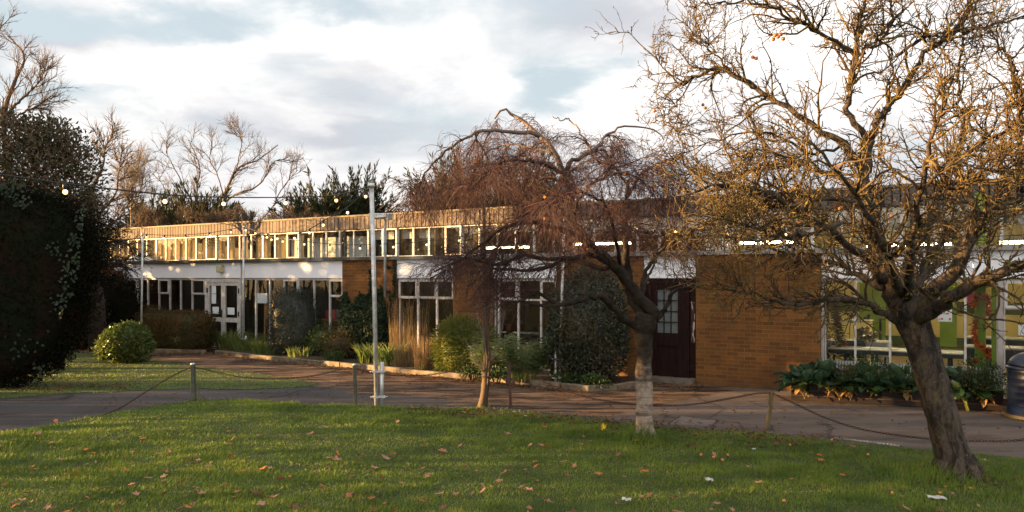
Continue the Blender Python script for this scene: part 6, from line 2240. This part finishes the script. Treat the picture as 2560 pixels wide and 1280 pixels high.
clipped_hedge('brown clipped hedge between the round bush and the double door', 366, 513, -.95, 1.10, .95, 62, 15000)
clipped_hedge('lower brown hedge tucked under the far left windows', 262, 400, -.55, 1.22, .7, 63, 9000)
p = px(235, 780, 22.5)
shrub('dark_shrub', 'dark shapeless shrub in the shade below the left brick corner', 'shrub', (p[0] - .6, 24.2, .95), (1.2, .7, 1.25), 9000, .09, .035, 'yew', 2.6, .15, .3, 64, .85, -.7)
p = px(160, 790, 21)
shrub('dark_shrub', 'dark shrub half hidden behind the tall yew hedge', 'shrub', (p[0] - 1.6, 23.6, .9), (1.4, .7, 1.2), 7000, .08, .04, 'holly', 2.4, .15, .3, 65, .85, -.7)


# ---------- planting in the bed
def bedpt(x, y, z=.055):
    return gnd(x, y, z)


def strappy(name, label, cat, c, rx, ry, n, h, w, mat, lean=.5, group=None, k=5, flat=0):
    c = np.array(c, float)
    b = empty(name, label, cat, tuple(c), group=group)
    a = rng.uniform(0, 6.283, n)
    r = np.sqrt(rng.uniform(size=n))
    B = np.stack([rx * r * np.cos(a), ry * r * np.sin(a), 0 * a], 1)
    az = np.arctan2(B[:, 1] + rng.normal(size=n) * ry * .5, B[:, 0] + rng.normal(size=n) * rx * .5)
    H = h * rng.uniform(.55, 1.1, n)
    le = lean * H * rng.uniform(.2, 1.2, n)
    u = np.linspace(0, 1, k)
    P = B[:, None] + np.stack([np.cos(az)[:, None] * le[:, None] * u ** 1.8, np.sin(az)[:, None] * le[:, None] * u ** 1.8, H[:, None] * (u - .28 * lean * u ** 3)], -1)
    wv = w * rng.uniform(.7, 1.2, n)[:, None] * np.array([.8, 1, .9, .6, .04] if k == 5 else np.linspace(1, .05, k))
    sa = rng.uniform(0, 6.283, n)
    S = np.stack([np.cos(sa), np.sin(sa), 0 * sa], 1)
    MB().strips(P, wv, S).build('leaves', M[mat], b)
    return b


for i, (x, y, rx, n, h, lab) in enumerate(((572, 874, .42, 170, .50, 'strappy green clump at the left end of the bed by the door'), (618, 878, .40, 150, .42, 'strappy green clump at the foot of the door pole'),
                                          (668, 886, .42, 140, .34, 'low strappy clump under the grey-green shrub'), (745, 893, .30, 60, .26, 'short strappy tuft right of the grey-green shrub'),
                                          (918, 908, .24, 120, .42, 'sunlit strappy clump just left of the white pole'), (972, 914, .34, 170, .44, 'sunlit strappy clump just right of the white pole'),
                                          (1055, 928, .10, 30, .16, 'little strappy tuft in front of the dry grass'), (1295, 950, .15, 40, .2, 'small strappy tuft below the bamboo'))):
    c = bedpt(x, y)
    strappy('strappy_plant', lab, 'plant', (c[0], c[1] + .15, .055), rx, .22, int(n * 1.3), h * 1.35, .026, 'iris', .55, 'strappy plants in the bed')


def dry_grass(label, x, y, rx, n, h, lean, plume):
    c = bedpt(x, y)
    b = empty('dry_grass', label, 'ornamental grass', (c[0], c[1], .055), group='dry ornamental grasses')
    a = rng.uniform(0, 6.283, n)
    r = np.sqrt(rng.uniform(size=n)) * rx
    B = np.stack([r * np.cos(a), r * np.sin(a) * .7, 0 * a], 1)
    H = h * rng.uniform(.45, 1.08, n)
    le = lean * H * rng.uniform(-.2, 1, n)
    u = np.linspace(0, 1, 6)
    P = B[:, None] + np.stack([np.cos(a)[:, None] * le[:, None] * u ** 1.6, np.sin(a)[:, None] * le[:, None] * u ** 1.6, H[:, None] * u], -1)
    sa = rng.uniform(0, 6.283, n)
    m = MB().strips(P, .007 * np.tile([1, 1, .9, .8, .6, .3], (n, 1)), np.stack([np.cos(sa), np.sin(sa), 0 * sa], 1))
    if plume:
        k = plume
        i = rng.integers(0, n, k)
        i = i[H[i] > h * .75]
        tp = P[i, -1]
        for q in range(7):
            m.leaves(tp - (P[i, -1] - P[i, -2]) * (q * .16), (P[i, -1] - P[i, -2]) + rng.normal(size=tp.shape) * .06, rdir(len(i)), .10, .010)
    m.build('blades', M['straw'], b)
    return b


dry_grass('tall pale dry grass with plumes against the ivy pier edge', 1000, 905, .28, 120, 1.55, .12, 60)
dry_grass('tall pale dry grass with plumes in front of the first window pane', 1045, 900, .26, 100, 1.45, .14, 60)
dry_grass('dense sunlit golden dry grass tuft beside the yellow green conifer', 1062, 926, .24, 480, .75, .22, 0)
dry_grass('low dry grass at the foot of the ivy pier', 1010, 915, .25, 220, .7, .3, 0)

gsh = bedpt(716, 892)
shrub('grey_shrub', 'dense grey-green shrub in front of the windows right of the door', 'shrub', (gsh[0], gsh[1] + .75, .90), (.68, .55, .90), 11000, .05, .02, 'greyshrub', 3.0, .07, .28, 71, .80, -.95, up=.45, out=.6, rnd=.9)
c = bedpt(795, 893)
shrub('small_shrub', 'small green shrub between the grey-green shrub and the ivy', 'shrub', (c[0], c[1] + .5, .42), (.46, .38, .42), 2600, .06, .02, 'lowgreen', 2, .2, .5, 72, .6, -.9, up=.4)
c = bedpt(850, 900)
shrub('small_shrub', 'loose brownish twiggy shrub in front of the ivy pier', 'shrub', (c[0], c[1] + .4, .42), (.56, .40, .42), 2400, .06, .024, 'twiggy', 2, .22, .6, 73, .5, -.9, up=.3)
c = bedpt(905, 890)
shrub('small_shrub', 'low straggly shrub at the foot of the ivy pier', 'shrub', (c[0], c[1] + .5, .36), (.46, .34, .34), 1800, .06, .02, 'twiggy', 2, .22, .6, 74, .5, -.9, up=.3)
c = bedpt(1150, 938)
b = shrub('golden_conifer', 'spreading yellow green conifer beside the young tree', 'conifer', (c[0], c[1] + .65, .60), (.62, .55, .66), 9500, .085, .022, 'golden', 2.2, .16, .45, 75, .72, -.9, up=.15, out=.9, rnd=.6)
for lab, x, y, rr, hh, n in (('bamboo-like shrub with pale drooping leaves behind the young tree', 1228, 950, .36, .74, 2000), ('bamboo-like shrub with pale drooping leaves right of the rusty post', 1312, 962, .46, .82, 3000)):
    c = bedpt(x, y)
    b = empty('bamboo_shrub', lab, 'bamboo', (c[0], c[1] + .35, .055), group='bamboo shrubs in the bed')
    k = 46
    a = rng.uniform(0, 6.283, k)
    r = np.sqrt(rng.uniform(size=k)) * rr
    H = hh * rng.uniform(.6, 1.15, k)
    u = np.linspace(0, 1, 5)
    P = np.stack([r * np.cos(a), r * np.sin(a) * .7, 0 * a], 1)[:, None] * .5 + np.stack([np.cos(a)[:, None] * (r * .9)[:, None] * u ** 1.5, np.sin(a)[:, None] * (r * .7)[:, None] * u ** 1.5, H[:, None] * u], -1)
    MB().tubes(P, np.tile(np.linspace(.005, .002, 5), (k, 1)), 4).build('canes', M['stem'], b)
    i = rng.integers(0, k, n)
    uu = rng.uniform(.3, 1, n) * 3.99
    j = uu.astype(int)
    C = P[i, j] + (P[i, np.minimum(j + 1, 4)] - P[i, j]) * (uu - j)[:, None]
    q = rng.uniform(0, 6.283, n)
    MB().leaves(C, np.stack([np.cos(q), np.sin(q), rng.uniform(-.5, .5, n)], 1), rdir(n) + [0, 0, .8], rng.uniform(.09, .19, n), rng.uniform(.014, .022, n), .15).build('leaves', M['bamboo'], b)
c = bedpt(1478, 968)
EB = 1
b = empty('evergreen_bush', 'big dense olive green bush between the windows and the weeping trunk', 'bush', (c[0], c[1] + .95, 0))
m = MB()
core_mesh(m, (0, 0, 1.06), (.80, .72, 1.12), 2.6, .09, 76, .80, -.92)
leaf_shell(m, (0, 0, 1.06), (.80, .72, 1.12), 17000, .065, .032, 2.6, .09, .26, 76, -.94, up=.2, out=.6, rnd=.9)
leaf_shell(m, (-.25, -.15, .62), (.62, .6, .55), 5000, .065, .03, 2.2, .12, .3, 77, -.9)
m.build('foliage', M['bigbush'], b)
stems(b, [((.05 * q, 0, 0), (.25 * q, 0, 1.2)) for q in (-2, -1, 0, 1, 2)], .03)
c = bedpt(1500, 940)
for i, (x, y, lab) in enumerate(((1180, 946, 'low leafy plant at the kerb below the yellow green conifer'), (1240, 955, 'low leafy plant at the kerb behind the young tree'), (1430, 966, 'low leafy weed at the kerb below the big bush, left one'), (1495, 972, 'low leafy weed at the kerb below the big bush, right one'), (830, 905, 'low leafy plant at the kerb below the twiggy shrub'))):
    c = bedpt(x, y)
    shrub('low_plant', lab, 'plant', (c[0], c[1] + .2, .16), (.28, .18, .12), 420, .06, .03, 'lowgreen', 2, .2, .6, 80 + i, 0, -.8, up=.8)

# ivy on the first brick pier
b = empty('ivy', 'dark ivy climbing the first brick pier beside the floodlight pole', 'ivy', tuple(fpos(T(915), -.03, 0)), -PHI)
n = 11000
X = rng.uniform(857, 982, n)
top = 745 - 14 * np.sin((X - 857) * .16) - 40 * np.exp(-((X - 930) / 9) ** 2) - 34 * np.exp(-((X - 957) / 6) ** 2) + 6 * np.sin(X * .7)
Yp = top + (895 - top) * rng.uniform(size=n) ** .85
tt = np.array([T(x) for x in X]) - T(915)
Yw = np.array([fpos(t_ + T(915), 0, 0)[1] for t_ in tt])
z = EYE + (694 - Yp) / F * Yw
thick = np.clip((1.75 - z) * .42, .03, .34)
d = -.03 - thick * np.sqrt(rng.uniform(size=n)) * np.clip(1 - np.abs((X - 915) / 64) ** 4, .25, 1)
m = MB()
m.leaves(np.stack([tt, d + .03, z], 1), rdir(n) * .7 + [0, -.35, -.5], rdir(n) * .6 + [0, -1, .2], rng.uniform(.05, .085, n), rng.uniform(.045, .07, n), .1)
k = 130
zz = rng.uniform(1.55, 2.5, k)
m.leaves(np.stack([np.full(k, T(989.5) - T(915)) + rng.normal(size=k) * .03, np.full(k, -.02), zz], 1), rdir(k) * .7 + [0, -.3, -.5], rdir(k) * .6 + [0, -1, .2], .06, .055, .1)
k = 260
u = rng.uniform(size=k)
m.leaves(np.stack([T(933) - T(915) + rng.normal(size=k) * .035, np.full(k, -.03), 1.55 + u * .75], 1), rdir(k) * .7 + [0, -.3, -.5], rdir(k) * .6 + [0, -1, .2], .065, .055, .1)
m.build('leaves', M['ivy'], b)
MB().tubes([[(.1, -.02, .05), (.12, -.02, 1.2), (T(933) - T(915), -.02, 2.2)], [(-.2, -.02, .05), (-.3, -.02, .9), (-.35, -.02, 1.6)]], [[.02, .015, .006]] * 2, 6).build('stem', M['darkbark'], b)

# ---------- planter under the canteen windows
p0, p1 = gnd(1985, 1003), gnd(2500, 1030)
ang = math.atan2(p1[1] - p0[1], p1[0] - p0[0])
L = np.linalg.norm(p1 - p0)
u = (p1 - p0) / L
s = np.array([-u[1], u[0], 0])
b = empty('planter', 'long dark timber planter in front of the canteen windows', 'planter', tuple(p0), ang)
wd, ht = .55, .30
for y0, y1 in ((0, .045), (wd - .045, wd)):
    m = MB()
    for k in range(2):
        m.box(0, L, y0 + .001 * k, y1, .02 + k * .14, .02 + k * .14 + .134)
    m.build('side_board', M['planterwood'], b)
for x0 in (-.046, L + .001):
    m = MB()
    for k in range(2):
        m.box(x0, x0 + .045, 0.0, wd, .021 + k * .14, .021 + k * .14 + .132)
    m.build('end_board', M['planterwood'], b)
MB().box(.001, L - .001, .046, wd - .046, .0, .25).build('soil', M['soil'], b)
MB().box(-.05, L + .05, -.012, .0, .10, .115).build('strap', M['rustpost'], b)


def pl(x, w, z):
    """point in the planter: fraction x along, w across, height z"""
    return p0 + u * L * x + s * wd * w + np.array([0, 0, z])


def cabbage(label, x, w, rr, n, seed, mat='cabbage', z=.25, lo=.15, hi=1.25, group='leafy plants in the planter', name='cabbage_plant'):
    g = np.random.default_rng(seed)
    c = pl(x, w, z)
    b = empty(name, label, 'plant', tuple(c), group=group)
    m = MB()
    for k in range(n):
        a = k * 2.4 + g.uniform(-.4, .4)
        el = g.uniform(lo, hi)
        Ls = rr * g.uniform(.7, 1.2)
        W = Ls * g.uniform(.55, .75)
        us = np.linspace(0, 1, 7)
        vs = np.linspace(-1, 1, 6)
        uu, vv = np.meshgrid(us, vs, indexing='ij')
        prof = np.sin(np.clip(uu * .93 + .07, 0, 1) * math.pi) ** .6
        lx = uu * Ls
        ly = vv * W / 2 * prof * (1 + .1 * np.sin(uu * 9 + k))
        lz = .15 * Ls * np.abs(vv) ** 1.5 + .05 * Ls * np.sin(uu * 7 + vv * 4 + k) - .55 * Ls * uu ** 2.2 * (1.1 - el)
        ce, se = math.cos(el), math.sin(el)
        X_ = lx * ce - lz * se
        Z_ = lx * se + lz * ce
        ca, sa = math.cos(a), math.sin(a)
        V = np.stack([X_ * ca - ly * sa, X_ * sa + ly * ca, Z_ + .03], -1).reshape(-1, 3)
        i = np.arange(42).reshape(7, 6)
        m.add(V, np.stack([i[:-1, :-1], i[1:, :-1], i[1:, 1:], i[:-1, 1:]], -1).reshape(-1, 4), True)
    m.build('leaves', M[mat], b)
    MB().tubes([[(0, 0, -.03), (0, 0, .08)]], [[.02, .018]], 6).build('stem', M['stem'], b)


for i, (x, w, rr, n, lab) in enumerate(((.03, .45, .40, 20, 'big blue-green leafy plant at the left end of the planter'), (.10, .5, .38, 19, 'blue-green leafy plant second along the planter'), (.17, .45, .40, 19, 'blue-green leafy plant by the left canteen window bar'),
                                        (.34, .55, .40, 20, 'blue-green leafy plant left of the planter middle'), (.52, .4, .38, 18, 'drooping blue-green leafy plant just left of the leaning trunk'), (.74, .5, .42, 20, 'blue-green leafy plant just right of the leaning trunk'),
                                        (.82, .45, .38, 18, 'blue-green leafy plant towards the right of the planter'))):
    cabbage(lab, x, w, rr, n, 90 + i)
for i, (x, rr, lab) in enumerate(((.06, .36, 'blue-green leaves spilling over the front of the planter at its left end'), (.13, .30, 'blue-green leaves spilling over the front of the planter by the grey post'), (.24, .3, 'blue-green leaves spilling over the front of the planter below the radiator'), (.38, .34, 'blue-green leaves spilling over the front of the planter at its middle'),
                                   (.49, .32, 'blue-green leaves spilling over the front of the planter left of the leaning trunk'), (.70, .34, 'blue-green leaves spilling over the front of the planter right of the leaning trunk'), (.78, .34, 'blue-green leaves spilling over the front of the planter near the upright yellow plant'), (.90, .32, 'blue-green leaves spilling over the front of the planter near its right end'))):
    cabbage(lab, x, .02, rr, 15, 140 + i)
for i, (x, w, rx, h, n, mt, lab) in enumerate(((.42, .3, .42, .34, 2600, 'lowgreen', 'feathery green plant in the middle of the planter'), (.26, .3, .36, .28, 1500, 'twiggy', 'feathery yellowing plant left of the planter middle'), (.64, .3, .42, .32, 2300, 'lowgreen', 'feathery green plant behind the leaning trunk'),
                                               (.93, .35, .42, .36, 2800, 'lowgreen', 'feathery green bush at the right end of the planter'), (.87, .2, .3, .26, 1100, 'twiggy', 'yellowish feathery plant near the right end of the planter'))):
    c = pl(x, w, .25)
    b = empty('feathery_plant', lab, 'plant', tuple(c), group='feathery plants in the planter')
    m = MB()
    leaf_shell(m, (0, 0, h * .5), (rx, .24, h), n, .05, .016, 2, .2, .7, 100 + i, -.6, up=.5)
    m.build('leaves', M[mt], b)
    stems(b, [((0, 0, 0), (rx * .5 * math.cos(q), .1 * math.sin(q), h)) for q in (0, 1.2, 2.4, 3.6, 5)], .005, 'stem')
for i, (x, lab) in enumerate(((.035, 'limp yellowed plant hanging over the left end of the planter'), (.20, 'limp yellowed plant hanging over the planter by the left window bar'), (.27, 'limp stems trailing to the ground at the left of the planter'), (.42, 'thin green stems trailing over the middle of the planter'),
                              (.555, 'pale limp yellow plant hanging just left of the leaning trunk'), (.80, 'upright yellow green plant leaning over the planter right of the trunk'), (.93, 'limp pale yellow plant hanging over the right end of the planter'))):
    cabbage(lab, x, -.10, .15 if i != 5 else .24, 11 if i != 3 else 5, 220 + i, 'wilted' if i not in (3, 5) else 'iris', .20, -.5, .7 if i != 5 else 1.3, 'wilted plants over the planter edge', 'wilted_plant')

# ---------- off to the left: unseen wood mirrored in the panes, heights and gaps shaped to block sun
m = MB()
n = 36000
Yv = rng.uniform(-4, 42, n)
top = np.interp(Yv, [-6, 8, 14.5, 15.5, 21, 22.3, 23.4, 26, 28.5, 42], [4.9, 4.6, 4.4, 7.4, 7.4, 4.8, 4.42, 3.95, 3.55, 3.4]) + .16 * np.sin(Yv * 2.3) + .08 * np.sin(Yv * 5.1)
zv = rng.uniform(0, 1, n) ** .9 * (top + .2)
keep = ~((zv > np.where(Yv < 18.6, 2.05, 1.2) + .15 * np.sin(Yv * 1.9)) & (zv < 3.05 + .12 * np.sin(Yv * 3.1)) & (Yv > 14.6) & (Yv < 23.5) & (rng.uniform(size=n) > .03))
keep &= ~((zv > 1.5) & (zv < 2.25) & (Yv > 8.5) & (Yv <= 14.6) & (rng.uniform(size=n) > .22))
P = np.stack([-25 + rng.uniform(-.8, .8, n), Yv - 2.4, zv], 1)[keep]
n = 16000     # extra leaves added over the taller middle to block sun leaking through
Y2 = rng.uniform(14.9, 21.4, n)
P = np.concatenate([P, np.stack([-25 + rng.uniform(-1, 1, n), Y2 - 2.4, rng.uniform(3.1, 7.3, n) + .15 * np.sin(Y2 * 3)], 1)])
k = len(P)
m.leaves(P, rdir(k), rdir(k), rng.uniform(.25, .45, k), rng.uniform(.16, .26, k), .2)
k = 60
yv = rng.uniform(-6, 40, k)
h = np.interp(yv + 2.4, [-6, 14.5, 15.5, 21, 24, 42], [5.0, 4.8, 7.0, 7.0, 4.2, 4.2]) + rng.normal(size=k) * .4
B0 = np.stack([-25 + rng.normal(size=k) * .5, yv, 0 * yv], 1)
tp = B0 + np.stack([rng.normal(size=k) * .5, rng.normal(size=k) * .6, h], 1)
Pt = B0[:, None] + (tp - B0)[:, None] * np.linspace(0, 1, 6)[None, :, None] + rng.normal(size=(k, 6, 3)) * .08
Rt = np.tile(np.linspace(.07, .015, 6), (k, 1))
m.tubes(Pt, Rt, 5)
L1, R1 = spawn(Pt, Rt, 10, .45, 1, (.5, 1.4), (.4, .9), (0, 0, .1), 6, .15, .5, .3, rmax=.02, rmin=.008)
m.tubes(L1, R1, 3)
o = m.build('woodland', M['holly'])
tag(o, 'line of dark trees and scrub off to the left, mirrored in the window panes', 'woodland', kind='stuff')
